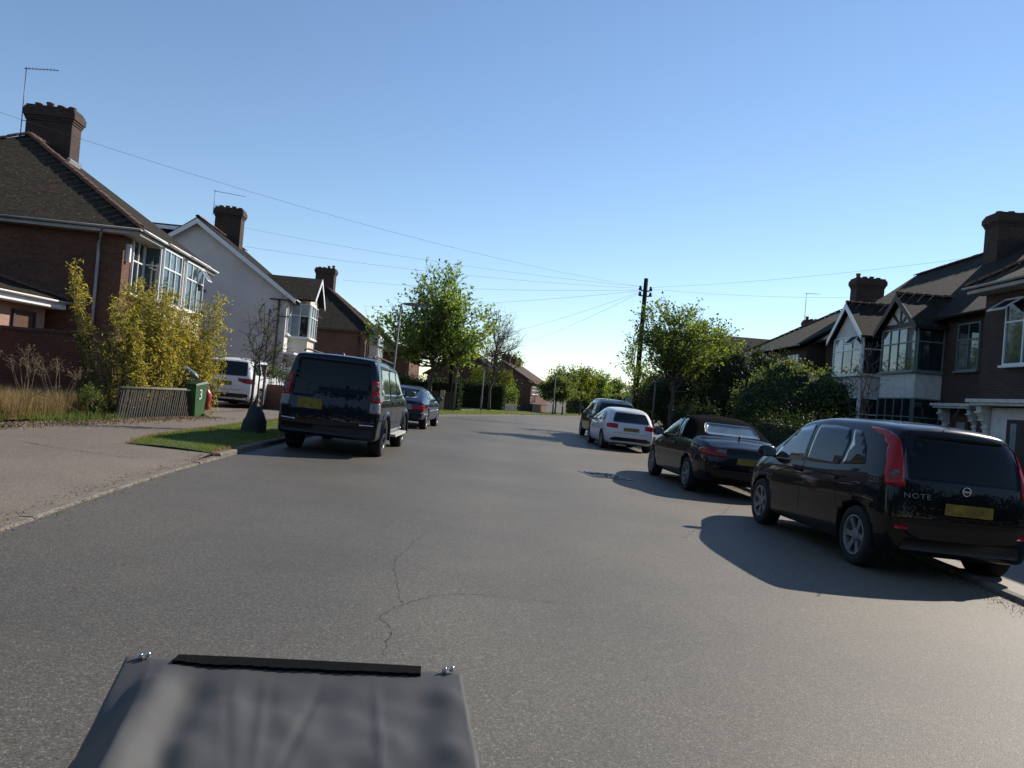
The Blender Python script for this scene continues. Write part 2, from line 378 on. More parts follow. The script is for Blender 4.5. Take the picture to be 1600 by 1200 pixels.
PATHV = [(-20, -2.6), (11.6, -4.5), (11.9, -5.75), (13.5, -6.0), (18, -6.15), (28, -6.1), (34, -5.6), (42, -4.4), (60, -0.6), (80, 3.3), (110, 10.3), (180, 32)]
def PV(y): return interp(PATHV, y)
YL = [y for y in YS if y <= 11.4] + [11.6, 11.9] + [y for y in YS if y > 12]
tag(sheet('pavement', [[(x, y, hp(y)) for x in ([LK(y) - 0.13, -5.6, -6.0, -8.4] if y <= 11.6 else [LK(y) - 0.13, PV(y), PV(y) - 1.1, PV(y) - 2.1])] for y in YL], M_pave, 0.0), kind='structure')
tag(sheet('driveway', [[(x, y, 0.085) for x in [-16, -12, -8.26]] for y in lin(21, 37, 8)], M_pave, 0.0), kind='structure')
tag(sheet('far_pavement', [[(RK(y) + 0.14, y, 0.05), (RK(y) + 1.0, y, 0.05), (RK(y) + 2.6, y, 0.05)] for y in YS], M_pave, 0.0), kind='structure')
tag(sheet('forecourt', [[(x, y, 0.046) for x in [7.6, 9, 11, 13, 15.4]] for y in lin(4, 40, 18)], M_pave, 0.0), kind='structure')
# lawn verges
verge = tag(sheet('verge', [[(LK(y) - 0.15 - (max(0, LK(y) - 0.15 - PV(y)) * t), y, hp(y) + 0.010 + 0.02 * math.sin(t * PI)) for t in (0, .25, .5, .75, 1)] for y in [11.9, 12.2, 12.8, 13.5, 15, 17, 20, 24, 28, 30]], M_lawn, 0.0), kind='structure')
far_verge = tag(sheet('far_verge', [[(LK(y) - 0.15 - 2.0 * t, y, 0.1) for t in (0, .5, 1)] for y in lin(38, 52, 10)], M_farlawn, 0.0), kind='structure')
far_lawn = tag(sheet('far_lawn', [[(LK(y) - 0.15 - 3.6 * t, y, 0.1) for t in (0, .5, 1)] for y in lin(60, 160, 40)], M_farlawn, 0.012), kind='structure')
# kerbs: one stone after another
def kerb(name, KF, sgn, y0, y1, hf, mat, seed, label_end=40):
    root = empty(name, (0, 0, 0)); root['kind'] = 'structure'; r = random.Random(seed); y = y0
    far = MB()
    while y < y1:
        L = 0.9; y2 = y + L
        p = Vector((KF(y + 0.006), y + 0.006, 0)); q = Vector((KF(y2 - 0.006), y2 - 0.006, 0)); d = (q - p).normalized(); s = Vector((d.y, -d.x, 0)) * sgn
        h = hf(y) + r.uniform(-0.004, 0.004) ; o = p + Vector((0, 0, gz(p.x, p.y) - 0.06)) ; qz = gz(q.x, q.y) - gz(p.x, p.y)
        j = s * r.uniform(-0.006, 0.006)
        w = 0.125; tp = h + 0.06; ch = 0.02
        sec = [(0, 0), (0.0, tp - ch), (ch, tp), (w, tp), (w, 0)]
        vs = [o + j + s * a + Zv * b for a, b in sec] + [o + j + (q - p) + s * a + Zv * (b + qz) for a, b in sec]
        n = 5; fs = [(i, i + n, (i + 1) % n + n, (i + 1) % n) for i in range(n)] + [tuple(range(n - 1, -1, -1)), tuple(range(n, 2 * n))]
        b = MB() if y < label_end else far
        b.add(vs, fs)
        if b is not far: b.build('kerb_stone', mat, root, fixn=True)
        y = y2
    if far.v: tag(far.build('far_kerb_stones', mat, root, fixn=True), kind='stuff')
    return root
kerb('kerb', LK, -1, 2.0, 120, lambda y: hp(y) + 0.012, M_kerb, 3)
kerb('kerb', RK, 1, 2.0, 120, lambda y: 0.058, M_kerb, 4, 34)
# road cracks, a tarmac patch edge and a drain cover
def crackline(pts, w, seed, name='road_crack'):
    r = random.Random(seed); P = []
    for a, b in zip(pts[:-1], pts[1:]):
        n = max(2, int(math.dist(a, b) / 0.035))
        for i in range(n): t = i / n; P.append((a[0] + (b[0] - a[0]) * t + r.gauss(0, 0.009), a[1] + (b[1] - a[1]) * t + r.gauss(0, 0.009)))
    rows = []
    for i, p in enumerate(P):
        q = P[min(i + 1, len(P) - 1)]; o = P[max(i - 1, 0)]; d = (q[0] - o[0], q[1] - o[1]); L = math.hypot(*d) or 1
        ww = w * r.uniform(0.15, 1.0); rows.append([(p[0] - d[1] / L * ww, p[1] + d[0] / L * ww), (p[0] + d[1] / L * ww, p[1] - d[0] / L * ww)])
    m = simple('crack_tar', (0.040, 0.037, 0.033), 0.95, 0.3, 20)
    return tag(sheet(name, rows, m, 0.004), kind='structure')
crackline([(-0.57, 4.25), (-0.60, 4.75), (-0.72, 4.95), (-0.62, 5.25), (-0.45, 5.55), (-0.2, 5.75), (0.6, 5.78)], 0.0035, 1)
crackline([(-0.62, 5.3), (-0.85, 6.5), (-0.78, 7.6), (-0.72, 8.15), (-0.05, 8.2)], 0.0028, 2)
crackline([(2.2, 9.4), (3.6, 12.6), (4.2, 14.2)], 0.004, 3)
crackline([(-8.2, 11.55), (-7.2, 11.35), (-6.1, 10.85), (-5.0, 10.7)], 0.012, 5, 'pavement_joint').location.z = 0.03
# iron cover
cov = empty('drain_cover', (2.1, 16.4, gz(2.1, 16.4)), 'worn iron drain cover glinting in the road beside the convertible', 'drain cover')
M_iron = simple('worn_iron', (0.13, 0.125, 0.12), 0.35, 0.35, 30, 0.5, 60, metal=0.9)
b = MB(); b.box((2.1, 16.4, gz(2.1, 16.4) + 0.003), (0.86, 1.0, 0.012), Euler((0, 0.03, 0.25)).to_matrix()); b.build('frame', M_iron, cov)
b = MB(); rr = random.Random(7)
for i in range(9):
    for j in range(9):
        x, y = (i - 4) * 0.078, (j - 4) * 0.088
        v = Matrix.Rotation(0.25, 3, 'Z') @ Vector((x, y, 0)); X, Y = 2.1 + v.x, 16.4 + v.y
        b.box((X, Y, gz(X, Y) + 0.015), (0.05, 0.056, 0.014), Euler((rr.uniform(-.15, .15), .03 + rr.uniform(-.15, .15), 0.25 + (i + j) % 2 * 0.8)).to_matrix())
tag(b.build('tread_pattern', M_iron, cov), kind='stuff')

# ------------------------------------------------------------------ house building blocks
def win(parent, o, U, N, w, h, cols, rows, fmat, gmats, sill=True, bar=0.045, d=0.07, name='window', seed=0):
    """cols: widths as fractions; rows: heights as fractions from the bottom. gmats: pane material, or list per row"""
    U, N, o = Vector(U), Vector(N), Vector(o)
    f = MB()
    f.obox(o, U, Zv, N, w, bar, d); f.obox(o + Zv * (h - bar), U, Zv, N, w, bar, d)
    f.obox(o + Zv * bar, U, Zv, N, bar, h - 2 * bar, d); f.obox(o + U * (w - bar) + Zv * bar, U, Zv, N, bar, h - 2 * bar, d)
    xs = [0]; ys = [0]
    for c in cols: xs.append(xs[-1] + c / sum(cols))
    for c in rows: ys.append(ys[-1] + c / sum(rows))
    xs = [bar / 2 + x * (w - bar) for x in xs]; ys = [bar / 2 + y * (h - bar) for y in ys]
    for y in ys[1:-1]: f.obox(o + U * bar + Zv * (y - bar / 2), U, Zv, N, w - 2 * bar, bar, d * 0.93)
    for x in xs[1:-1]: f.obox(o + U * (x - bar / 2) + Zv * bar, U, Zv, N, bar, h - 2 * bar, d * 0.86)
    if sill: f.obox(o - U * 0.06 - Zv * 0.065, U, Zv, N, w + 0.12, 0.062, d + 0.06)
    fo = f.build(name, fmat, parent, fixn=True)
    r = random.Random(seed)
    for i in range(len(xs) - 1):
        for j in range(len(ys) - 1):
            g = gmats
            if isinstance(g, (list, tuple)): g = g[j % len(g)]
            if isinstance(g, (list, tuple)): g = g[i % len(g)]
            p = MB(); e = bar / 2 + 0.001
            p.obox(o + U * (xs[i] + e) + Zv * (ys[j] + e) + N * (0.018 + r.uniform(0, 0.004)), U, Zv, N, xs[i + 1] - xs[i] - 2 * e, ys[j + 1] - ys[j] - 2 * e, 0.012)
            p.build('pane', g, fo, fixn=True)
    return fo
def open_light(parent, o, U, N, w, h, ang, fmat, g):
    """top-hung window light standing open"""
    o, U, N = Vector(o), Vector(U), Vector(N)
    dn = (-Zv * math.cos(ang) + N * math.sin(ang)).normalized(); nn = (N * math.cos(ang) + Zv * math.sin(ang)).normalized()
    f = MB(); b = 0.05
    for a in (0, h - b): f.obox(o + dn * a, U, dn, nn, w, b, 0.04)
    for a in (0, w - b): f.obox(o + dn * b + U * a, U, dn, nn, b, h - 2 * b, 0.04)
    fo = f.build('open_window_light', fmat, parent, fixn=True)
    p = MB(); p.obox(o + dn * b + U * b + nn * 0.012, U, dn, nn, w - 2 * b, h - 2 * b, 0.012); p.build('pane', g, fo, fixn=True)
RT_MESH = {}
def ridge_tiles(parent, a, b, mat, L=0.33, rad=0.11, name='ridge_tile'):
    if rad not in RT_MESH:
        m = MB(); n = 6; pr = []
        for k, y in enumerate((0, L * 0.97)):
            R = rad * (1.0 if k == 0 else 0.92)
            for rr_ in (R, R - 0.02):
                pr += [Vector((rr_ * math.cos(PI * i / n), y, rr_ * math.sin(PI * i / n) * 0.8 - 0.02)) for i in range(n + 1)]
        m2 = n + 1; fs = []
        for i in range(n): fs += [(i, i + 1, 2 * m2 + i + 1, 2 * m2 + i), (m2 + i + 1, m2 + i, 3 * m2 + i, 3 * m2 + i + 1), (i + 1, i, m2 + i, m2 + i + 1)]
        m.add(pr, fs, 0, True); RT_MESH[rad] = m.mesh(name, mat)
    me = RT_MESH[rad]
    if me.materials[0] != mat: me = me.copy(); me.materials[0] = mat
    a, b = Vector(a), Vector(b); d = b - a; n = max(1, int(d.length / L)); dn = d.normalized()
    X = dn.cross(Zv).normalized(); Z = X.cross(dn)
    R3 = Matrix((X, dn, Z)).transposed(); rnd = random.Random(int(a.x * 10 + b.y * 7))
    for i in range(n):
        M4 = (R3 @ Euler((rnd.uniform(-.03, .03), 0, rnd.uniform(-.03, .03))).to_matrix()).to_4x4(); M4.translation = a + d * (i / n) + Z * rnd.uniform(0.0, 0.012)
        inst(me, name, parent, M4)
def slab(parent, name, mat, polys, th=0.13, fix=True):
    b = MB()
    for p in polys: b.prism(p, (0, 0, -th))
    return b.build(name, mat, parent, fixn=fix)
def hip_roof(parent, fr, u0, u1, v0, v1, ze, zr, ha, hb, mat, th=0.12, rmat=None, tiles=True):
    vm = (v0 + v1) / 2; A, B = fr.P(u0 + ha, vm, zr), fr.P(u1 - hb, vm, zr)
    c = [fr.P(u0, v0, ze), fr.P(u1, v0, ze), fr.P(u1, v1, ze), fr.P(u0, v1, ze)]
    ps = [[c[0], c[1], B, A], [c[2], c[3], A, B]]
    if ha > 0: ps.append([c[3], c[0], A])
    if hb > 0: ps.append([c[1], c[2], B])
    r = slab(parent, 'roof', mat, ps, th)
    if rmat and tiles:
        up = Zv * 0.03
        ridge_tiles(r, A + up, B + up, rmat)
        if ha > 0: ridge_tiles(r, c[0] + up, A + up, rmat, name='hip_tile'); ridge_tiles(r, c[3] + up, A + up, rmat, name='hip_tile')
        if hb > 0: ridge_tiles(r, c[1] + up, B + up, rmat, name='hip_tile')
    return r, A, B
def chimney(parent, c, w, d, z0, z1, ang, pots=4, mat=None, seed=0, flash=None):
    """stack with corbelled head and clay pots; w along x, d along y before turning"""
    R = Matrix.Rotation(ang, 3, 'Z'); r = random.Random(seed); mat = mat or M_brickChim; c = Vector(c)
    b = MB(); h = z1 - z0
    def bx(zl, zh, e): b.box(c + Vector((0, 0, (zl + zh) / 2)), (w + e, d + e, zh - zl), R)
    bx(z0, z1 - 0.52, 0); bx(z1 - 0.52, z1 - 0.445, 0.06); bx(z1 - 0.445, z1 - 0.37, 0.12); bx(z1 - 0.37, z1 - 0.15, 0.20)
    bx(z1 - 0.15, z1 - 0.075, 0.13); bx(z1 - 0.075, z1, 0.05)
    st = b.build('chimney', mat, parent, fixn=True)
    for i in range(pots):
        x = (i - (pots - 1) / 2) * w / pots * 0.98; R_ = 0.115; hh = r.uniform(0.10, 0.17) + (0.12 if r.random() < 0.25 else 0)
        p = MB(); q = c + R @ Vector((x, 0, 0)); q.z = z1 - 0.01
        p.lathe([(R_, 0), (R_ * 0.92, hh * 0.75), (R_ * 1.12, hh * 0.8), (R_ * 1.12, hh), (R_ * 0.8, hh), (R_ * 0.75, 0.02), (0.0, 0.02)], 12, q)
        p.build('chimney_pot', M_clay, st)
    return st
def pipe(parent, pts, rad, mat, name='drainpipe', n=8):
    b = MB(); b.tube(pts, rad, n); return b.build(name, mat, parent)
def gutter(parent, a, b_, mat, name='gutter', rad=0.06):
    a, b_ = Vector(a), Vector(b_); d = (b_ - a).normalized(); s = d.cross(Zv).normalized(); m = MB(); n = 6
    V = []
    for p in (a, b_):
        for R in (rad, rad - 0.008): V += [p + s * (R * math.cos(PI + PI * i / n)) + Zv * (R * math.sin(PI + PI * i / n)) for i in range(n + 1)]
    k = n + 1; fs = []
    for i in range(n): fs += [(i, i + 1, 2 * k + i + 1, 2 * k + i), (k + i + 1, k + i, 3 * k + i, 3 * k + i + 1)]
    fs += [(0, 2 * k, 3 * k, k), (n, k + n, 3 * k + n, 2 * k + n)]
    for i in range(n): fs += [(i + 1, i, k + i, k + i + 1), (2 * k + i, 2 * k + i + 1, 3 * k + i + 1, 3 * k + i)]
    m.add(V, fs, 0, True); return m.build(name, mat, parent)
def aerial(parent, base, h, arm, dr, nel=8, rad=0.012, el=0.22):
    b = MB(); base = Vector(base); top = base + Vector((0.09 * 0, 0, h)); dr = Vector(dr).normalized(); s = dr.cross(Zv).normalized()
    b.tube([base, top], rad * 1.3, 6); e = top + dr * arm - Zv * 0.05
    b.tube([top - Zv * 0.05 - dr * 0.08, e], rad, 5)
    for i in range(nel): q = top - Zv * 0.05 + dr * arm * (i + 0.3) / nel; b.tube([q - s * el / 2, q + s * el / 2], rad * 0.6, 4)
    b.tube([base + Zv * 0.1, base + Zv * 0.1 + dr * 0.25], rad, 4); b.tube([base + Zv * 0.55, base + Zv * 0.55 + dr * 0.25], rad, 4)
    return b.build('aerial', M_alu, parent)

# ------------------------------------------------------------------ left house 1: red-brown brick, hipped roof, two bays
f1 = Fr(-11.25, 22.0, -0.125, -1); g1 = 0.15; ZE = 5.17
H1 = empty('brick_house', f1.P(0, 0, g1), 'brown brick house with hipped mossy roof, white bay windows and bamboo in front', 'house', 'houses on the left side of the road')
b = MB(); b.prism([f1.P(0, 0, g1 - 0.3), f1.P(7.7, 0, g1 - 0.3), f1.P(7.7, 9.6, g1 - 0.3), f1.P(0, 9.6, g1 - 0.3)], (0, 0, ZE - g1 + 0.3)); b.build('wall', M_brickH1, H1, fixn=True)
r1, A1, B1 = hip_roof(H1, f1, -0.38, 8.0, -0.55, 10.0, ZE + 0.03, 8.62, 4.55, 0.0, M_tileH1, 0.10, M_clay)
b = MB(); b.prism([f1.P(7.7, 0.0, ZE), f1.P(7.7, 9.6, ZE), f1.P(7.7, 4.8, 8.3)], f1.U * 0.0 + f1.U * -0.2); b.build('gable_wall', M_brickH1, H1, fixn=True)
b = MB(); b.obox(f1.P(-0.36, -0.49, ZE - 0.16), f1.V, Zv, f1.U, 10.5, 0.14, 0.03); b.obox(f1.P(-0.33, -0.52, ZE - 0.16), f1.U, Zv, f1.V, 8.2, 0.14, 0.03)
b.obox(f1.P(-0.33, -0.49, ZE - 0.16), f1.V, f1.U, Zv, 10.4, 0.33, 0.02); b.obox(f1.P(0, -0.49, ZE - 0.16), f1.V, f1.U, Zv, 0.49, 7.9, 0.02); b.build('fascia', M_gutter, H1, fixn=True)
gutter(H1, f1.P(-0.43, -0.58, ZE), f1.P(-0.43, 10, ZE), M_gutter); gutter(H1, f1.P(-0.4, -0.60, ZE), f1.P(1.7, -0.60, ZE), M_upvc); gutter(H1, f1.P(1.72, -0.66, ZE), f1.P(4.0, -0.66, ZE), M_upvc); gutter(H1, f1.P(4.05, -0.66, ZE), f1.P(6.5, -0.66, ZE), M_upvc); gutter(H1, f1.P(6.55, -0.60, ZE), f1.P(8.0, -0.60, ZE), M_upvc)
pipe(H1, [f1.P(-0.4, 0.45, ZE - 0.05), f1.P(-0.35, 0.5, ZE - 0.2), f1.P(-0.12, 0.62, ZE - 0.5), f1.P(-0.09, 0.62, ZE - 0.8), f1.P(-0.09, 0.62, g1)], 0.042, M_gutter)
c1 = f1.P(5.8, 4.75, 0); chimney(H1, (c1.x, c1.y, 0), 1.5, 0.75, 7.4, 10.0, 0.125, 4, seed=2)
b = MB(); b.box((c1.x + 0.76, c1.y, 8.12), (0.12, 0.9, 0.3), Euler((0, 0.6, 0.125)).to_matrix()); b.build('flashing', M_mort, H1)
aerial(H1, (c1.x - 0.95, c1.y - 0.3, 8.9), 2.4, 1.25, (0.97, -0.15, -0.03), 9)
fN = -f1.V
win(H1, f1.P(0.62, -0.0, 3.42), f1.U, fN, 0.95, 1.62, [1, 1], [1.6, 1], M_upvc, M_glass, seed=1)
b = MB(); b.obox(f1.P(0.18, 0.0, 4.3), f1.U, Zv, fN, 0.12, 0.5, 0.12); b.build('alarm_box', M_upvc, H1)
for (ua, ub, sd_) in ((1.75, 3.65, 2), (4.15, 6.35, 3)):
    p = 0.5; zb, zs, zt = g1, 3.36, 5.02
    b = MB(); b.prism([f1.P(ua, 0.02, zb), f1.P(ub, 0.02, zb), f1.P(ub, -p, zb), f1.P(ua, -p, zb)], (0, 0, zt - zb)); b.build('bay_wall', M_cream, H1, fixn=True)
    win(H1, f1.P(ua + 0.03, -p, zs), f1.U, fN, ub - ua - 0.06, zt - zs, [1, 1, 1], [1.9, 1], M_upvc, [M_glass, M_glassT], seed=sd_)
    win(H1, f1.P(ua, 0.0, zs), fN, -f1.U, p, zt - zs, [1], [1.9, 1], M_upvc, [M_glass if sd_ == 3 else M_glassT, M_glassT], seed=sd_ + 9)
    win(H1, f1.P(ua + 0.03, -p, 1.1), f1.U, fN, ub - ua - 0.06, 1.5, [1, 1, 1], [1.9, 1], M_upvc, M_glass, seed=sd_ + 4)
open_light(H1, f1.P(5.65, -0.58, 4.95), f1.U, fN, 0.55, 0.5, 0.6, M_upvc, M_glassT)
b = MB(); b.obox(f1.P(-0.0, 4.55, 2.35), f1.V, Zv, -f1.U, 0.07, 0.5, 0.12); b.build('vent_pipe', M_cream, H1); b = MB(); b.tube([f1.P(-0.02, 5.5, 2.62), f1.P(-0.3, 5.35, 2.62)], 0.07, 8); b.build('boiler_flue', M_upvc, H1)

# outbuilding behind the garden wall
fo_ = Fr(-12.95, 17.4, 0.0, -1)
OB = empty('outbuilding', fo_.P(0, 0, 0.15), 'pale brick outbuilding with brown door and white fascia behind the garden wall', 'outbuilding')
b = MB(); b.prism([fo_.P(0, 0, 0), fo_.P(4.05, 0, 0), fo_.P(4.05, 4, 0), fo_.P(0, 4, 0)], (0, 0, 2.72)); b.build('wall', M_brickPale, OB, fixn=True)
hip_roof(OB, fo_, -0.3, 4.35, -0.45, 4.5, 3.02, 3.75, 1.6, 1.6, M_tileH1, 0.06, M_clay)
b = MB(); b.obox(fo_.P(-0.25, -0.42, 2.76), fo_.U, Zv, fo_.V, 4.5, 0.16, 0.03); b.obox(fo_.P(4.28, -0.42, 2.76), fo_.V, Zv, -fo_.U, 4.8, 0.16, 0.03); b.obox(fo_.P(-0.25, -0.39, 2.74), fo_.U, fo_.V, Zv, 4.5, 0.42, 0.02); b.build('fascia', M_upvc, OB, fixn=True)
gutter(OB, fo_.P(-0.3, -0.5, 2.96), fo_.P(4.35, -0.5, 2.96), M_upvc)
b = MB(); b.obox(fo_.P(2.7, -0.0, 0.2), fo_.U, Zv, -fo_.V, 0.78, 2.3, 0.04); dd = b.build('door', M_door, OB, fixn=True)
b = MB(); b.obox(fo_.P(2.62, 0, 0.2), fo_.U, Zv, -fo_.V, 0.07, 2.38, 0.07); b.obox(fo_.P(3.49, 0, 0.2), fo_.U, Zv, -fo_.V, 0.07, 2.38, 0.07); b.obox(fo_.P(2.7, 0, 2.51), fo_.U, Zv, -fo_.V, 0.79, 0.07, 0.07); b.build('door_frame', M_darkwood, OB, fixn=True)

# garden wall
GW = empty('garden_wall', (-9.6, 18.5, 0.12), 'dark red brick garden wall behind the dry weeds', 'garden wall')
b = MB(); b.obox((-26, 18.4, 0.0), (1, 0, 0), (0, 1, 0), Zv, 16.05, 0.22, 2.0); b.build('wall', M_wallred, GW, fixn=True)
b = MB(); b.obox((-9.93, 18.33, 0.0), (1, 0, 0), (0, 1, 0), Zv, 0.36, 0.36, 2.06); b.build('pier', brick_mat('brick_weathered_pier', [(0.3, 0.12, 0.07), (0.2, 0.08, 0.05), (0.42, 0.26, 0.18)], (0.3, 0.25, 0.2)), GW, fixn=True)
for i in range(36):
    b = MB() if i == 0 else b
    if i == 0: b.box((0, 0, 0), (0.44, 0.3, 0.07)); cm = b.mesh('coping_stone', simple('coping', (0.09, 0.06, 0.05), 0.9, 0.3, 5, 0.4))
    x = -10.2 - i * 0.45
    if x < -25.8: break
    inst(cm, 'coping_stone', GW, Matrix.Translation((x, 18.51, 2.037 + 0.004 * ((i * 7) % 3))))
b = MB(); b.box((-9.75, 18.51, 2.1), (0.44, 0.44, 0.07)); b.build('pier_cap', M_kerb, GW)

# ------------------------------------------------------------------ left house 2: white gable
f2 = Fr(-10.95, 37.0, -0.10, -1); g2 = 0.15; ZE2 = 5.2
H2 = empty('white_gabled_house', f2.P(0, 0, g2), 'white rendered house with plain gable end and black drainpipe behind the white car', 'house', 'houses on the left side of the road')
b = MB(); b.prism([f2.P(0, 0, g2 - .3), f2.P(0, 8.7, g2 - .3), f2.P(0, 8.7, ZE2), f2.P(0, 4.35, 8.3), f2.P(0, 0, ZE2)], f2.U * 9.0); b.build('wall', M_render, H2, fixn=True)
sl = []
for (v0, v1, z0) in ((-0.35, 4.35, ZE2 - 0.2), (9.05, 4.35, ZE2 - 0.2)):
    sl.append([f2.P(-0.28, v0, z0), f2.P(9.2, v0, z0), f2.P(9.2, v1, 8.46), f2.P(-0.28, v1, 8.46)])
rr2 = slab(H2, 'roof', M_tileR, sl, 0.1); ridge_tiles(rr2, f2.P(-0.28, 4.35, 8.48), f2.P(9.2, 4.35, 8.48), M_clay)
b = MB()
for v0 in (-0.42, 9.12): b.prism([f2.P(-0.31, v0, ZE2 - 0.36), f2.P(-0.31, v0, ZE2 - 0.16), f2.P(-0.31, 4.35, 8.38), f2.P(-0.31, 4.35, 8.14)], f2.U * 0.03)
b.build('bargeboard', M_upvc, H2, fixn=True)
b = MB(); b.obox(f2.P(-0.28, 0.0, 4.95), f2.V, f2.U, Zv, 8.7, 0.27, 0.01); 
c2 = f2.P(5.2, 4.35, 0); chimney(H2, (c2.x, c2.y, 0), 1.35, 0.75, 7.4, 10.05, 0.1, 4, seed=5); aerial(H2, (c2.x - 0.85, c2.y - 0.2, 9.6), 1.35, 1.6, (0.95, 0.2, -0.06), 8)
pipe(H2, [f2.P(-0.08, 0.35, ZE2 - 0.25), f2.P(-0.08, 0.35, 2.5), f2.P(-0.08, 0.42, g2)], 0.05, M_blackpipe)
pipe(H2, [f2.P(-0.06, 0.75, 4.5), f2.P(-0.06, 0.78, g2)], 0.03, M_blackpipe); pipe(H2, [f2.P(-0.1, -0.5, ZE2 - 0.22), f2.P(-0.1, 0.8, ZE2 - 0.22)], 0.035, M_blackpipe); pipe(H2, [f2.P(-0.1, 0.35, ZE2 - 1.0), f2.P(-0.1, -0.15, ZE2 - 1.0)], 0.025, M_blackpipe)
b = MB(); b.obox(f2.P(-0.02, 3.75, 5.0), f2.V, Zv, -f2.U, 0.35, 0.12, 0.03); b.build('air_brick', M_kerb, H2)
gutter(H2, f2.P(-0.25, -0.42, ZE2 - 0.16), f2.P(1.1, -0.42, ZE2 - 0.16), M_upvc)
n2 = -f2.V
win(H2, f2.P(0.22, 0, 3.4), f2.U, n2, 0.7, 1.5, [1], [1.8, 1], M_upvc, M_glassT)
b = MB(); b.prism([f2.P(1.2, 0, g2), f2.P(1.45, -0.85, g2), f2.P(3.75, -0.85, g2), f2.P(4.0, 0, g2)], (0, 0, 5.1)); b.build('bay_wall', M_cream, H2, fixn=True)
cd_ = (f2.P(1.45, -0.85, 0) - f2.P(1.2, 0, 0)); cn = Vector((cd_.y, -cd_.x, 0)).normalized(); cn = cn if cn.y < 0 else -cn
win(H2, f2.P(1.2, 0, 3.35), cd_.normalized(), cn, cd_.length, 1.65, [1, 1], [1.8, 1], M_upvc, [[M_glassC, M_glass], M_glassC], seed=4)
win(H2, f2.P(1.5, -0.85, 3.35), f2.U, n2, 2.2, 1.65, [1, 1, 1], [1.8, 1], M_upvc, M_glass, seed=5)
b = MB(); b.obox(f2.P(1.3, -1.0, 2.45), f2.U, Zv, f2.V, 2.6, 0.12, 1.0); b.build('bay_ledge', M_upvc, H2, fixn=True)
win(H2, f2.P(1.5, -0.85, 0.9), f2.U, n2, 2.2, 1.45, [1, 1, 1], [1.8, 1], M_upvc, M_glass, seed=6)
gz2 = 6.45
slab(H2, 'bay_roof', M_tileR, [[f2.P(0.95, -1.15, 5.2), f2.P(2.6, -1.15, gz2), f2.P(2.6, 2.2, gz2), f2.P(0.95, 0.6, 5.2)], [f2.P(4.25, -1.15, 5.2), f2.P(4.25, 0.6, 5.2), f2.P(2.6, 2.2, gz2), f2.P(2.6, -1.15, gz2)]], 0.09)
b = MB(); b.prism([f2.P(1.2, -0.85, 5.15), f2.P(2.6, -0.85, gz2 - 0.12), f2.P(4.0, -0.85, 5.15)], f2.V * 0.2); b.build('bay_gable', M_cream, H2, fixn=True)
b = MB()
for (ua, ub) in ((0.9, 2.6), (4.3, 2.6)): b.prism([f2.P(ua, -1.18, 4.98), f2.P(ua, -1.18, 5.18), f2.P(ub, -1.18, gz2 + 0.0), f2.P(ub, -1.18, gz2 - 0.22)], f2.V * 0.03)
b.build('bay_bargeboard', M_upvc, H2, fixn=True)
b = MB(); b.obox(f2.P(0.1, -0.5, 2.45), f2.U, Zv, f2.V, 1.0, 0.1, 0.5); b.build('porch_canopy', M_upvc, H2, fixn=True)
b = MB(); b.obox(f2.P(0.2, 0, g2), f2.U, Zv, n2, 0.85, 2.05, 0.05); b.build('door', M_darkwood, H2, fixn=True)
# flat dormer behind the first house's roof
b = MB(); b.obox(f2.P(2.2, 5.6, 7.4), f2.V, f2.U, Zv, 4.2, 3.4, 0.9); b.build('dormer', M_tileR, H2, fixn=True)
b = MB(); b.obox(f2.P(2.05, 5.3, 8.32), f2.V, f2.U, Zv, 4.8, 3.7, 0.06); b.build('dormer_flat_roof', M_darkwood, H2, fixn=True)
b = MB(); b.obox(f2.P(2.02, 5.35, 8.12), f2.V, Zv, f2.U, 4.6, 0.18, 0.03); b.build('dormer_fascia', M_upvc, H2, fixn=True)

# ------------------------------------------------------------------ left house 3: brick, dark hipped roof
f3 = Fr(-11.3, 59.0, -0.02, -1); g3 = -0.02
H3 = empty('brick_house', f3.P(0, 0, g3), 'third house along with orange brick flank and steep dark hipped roof', 'house', 'houses on the left side of the road')
b = MB(); b.prism([f3.P(0, 0, g3 - .3), f3.P(9, 0, g3 - .3), f3.P(9, 8.8, g3 - .3), f3.P(0, 8.8, g3 - .3)], (0, 0, 5.2 - g3 + 0.3)); b.build('wall', M_brickFar, H3, fixn=True)
hip_roof(H3, f3, -0.4, 9.4, -0.6, 9.2, 5.22, 8.9, 4.6, 4.6, M_tileR, 0.1, M_clay)
c3 = f3.P(4.4, 4.4, 0); chimney(H3, (c3.x, c3.y, 0), 1.5, 0.8, 7.6, 10.3, 0.0, 4, seed=8)
b = MB(); b.obox(f3.P(-0.42, -0.6, 5.08), f3.V, Zv, f3.U, 9.8, 0.13, 0.03); b.build('fascia', M_darkwood, H3, fixn=True)
b = MB(); b.prism([f3.P(1.0, 0, g3), f3.P(1.0, -0.8, g3), f3.P(3.4, -0.8, g3), f3.P(3.4, 0, g3)], (0, 0, 5.1)); b.build('bay_wall', M_cream, H3, fixn=True)
win(H3, f3.P(1.0, 0, 3.3), -f3.V, -f3.U, 0.8, 1.6, [1], [1.8, 1], M_upvc, M_glassT); win(H3, f3.P(1.0, -0.8, 3.3), f3.U, -f3.V, 2.4, 1.6, [1, 1, 1], [1.8, 1], M_upvc, M_glass)
pipe(H3, [f3.P(-0.07, 0.5, 5.0), f3.P(-0.07, 0.5, g3)], 0.05, M_blackpipe)

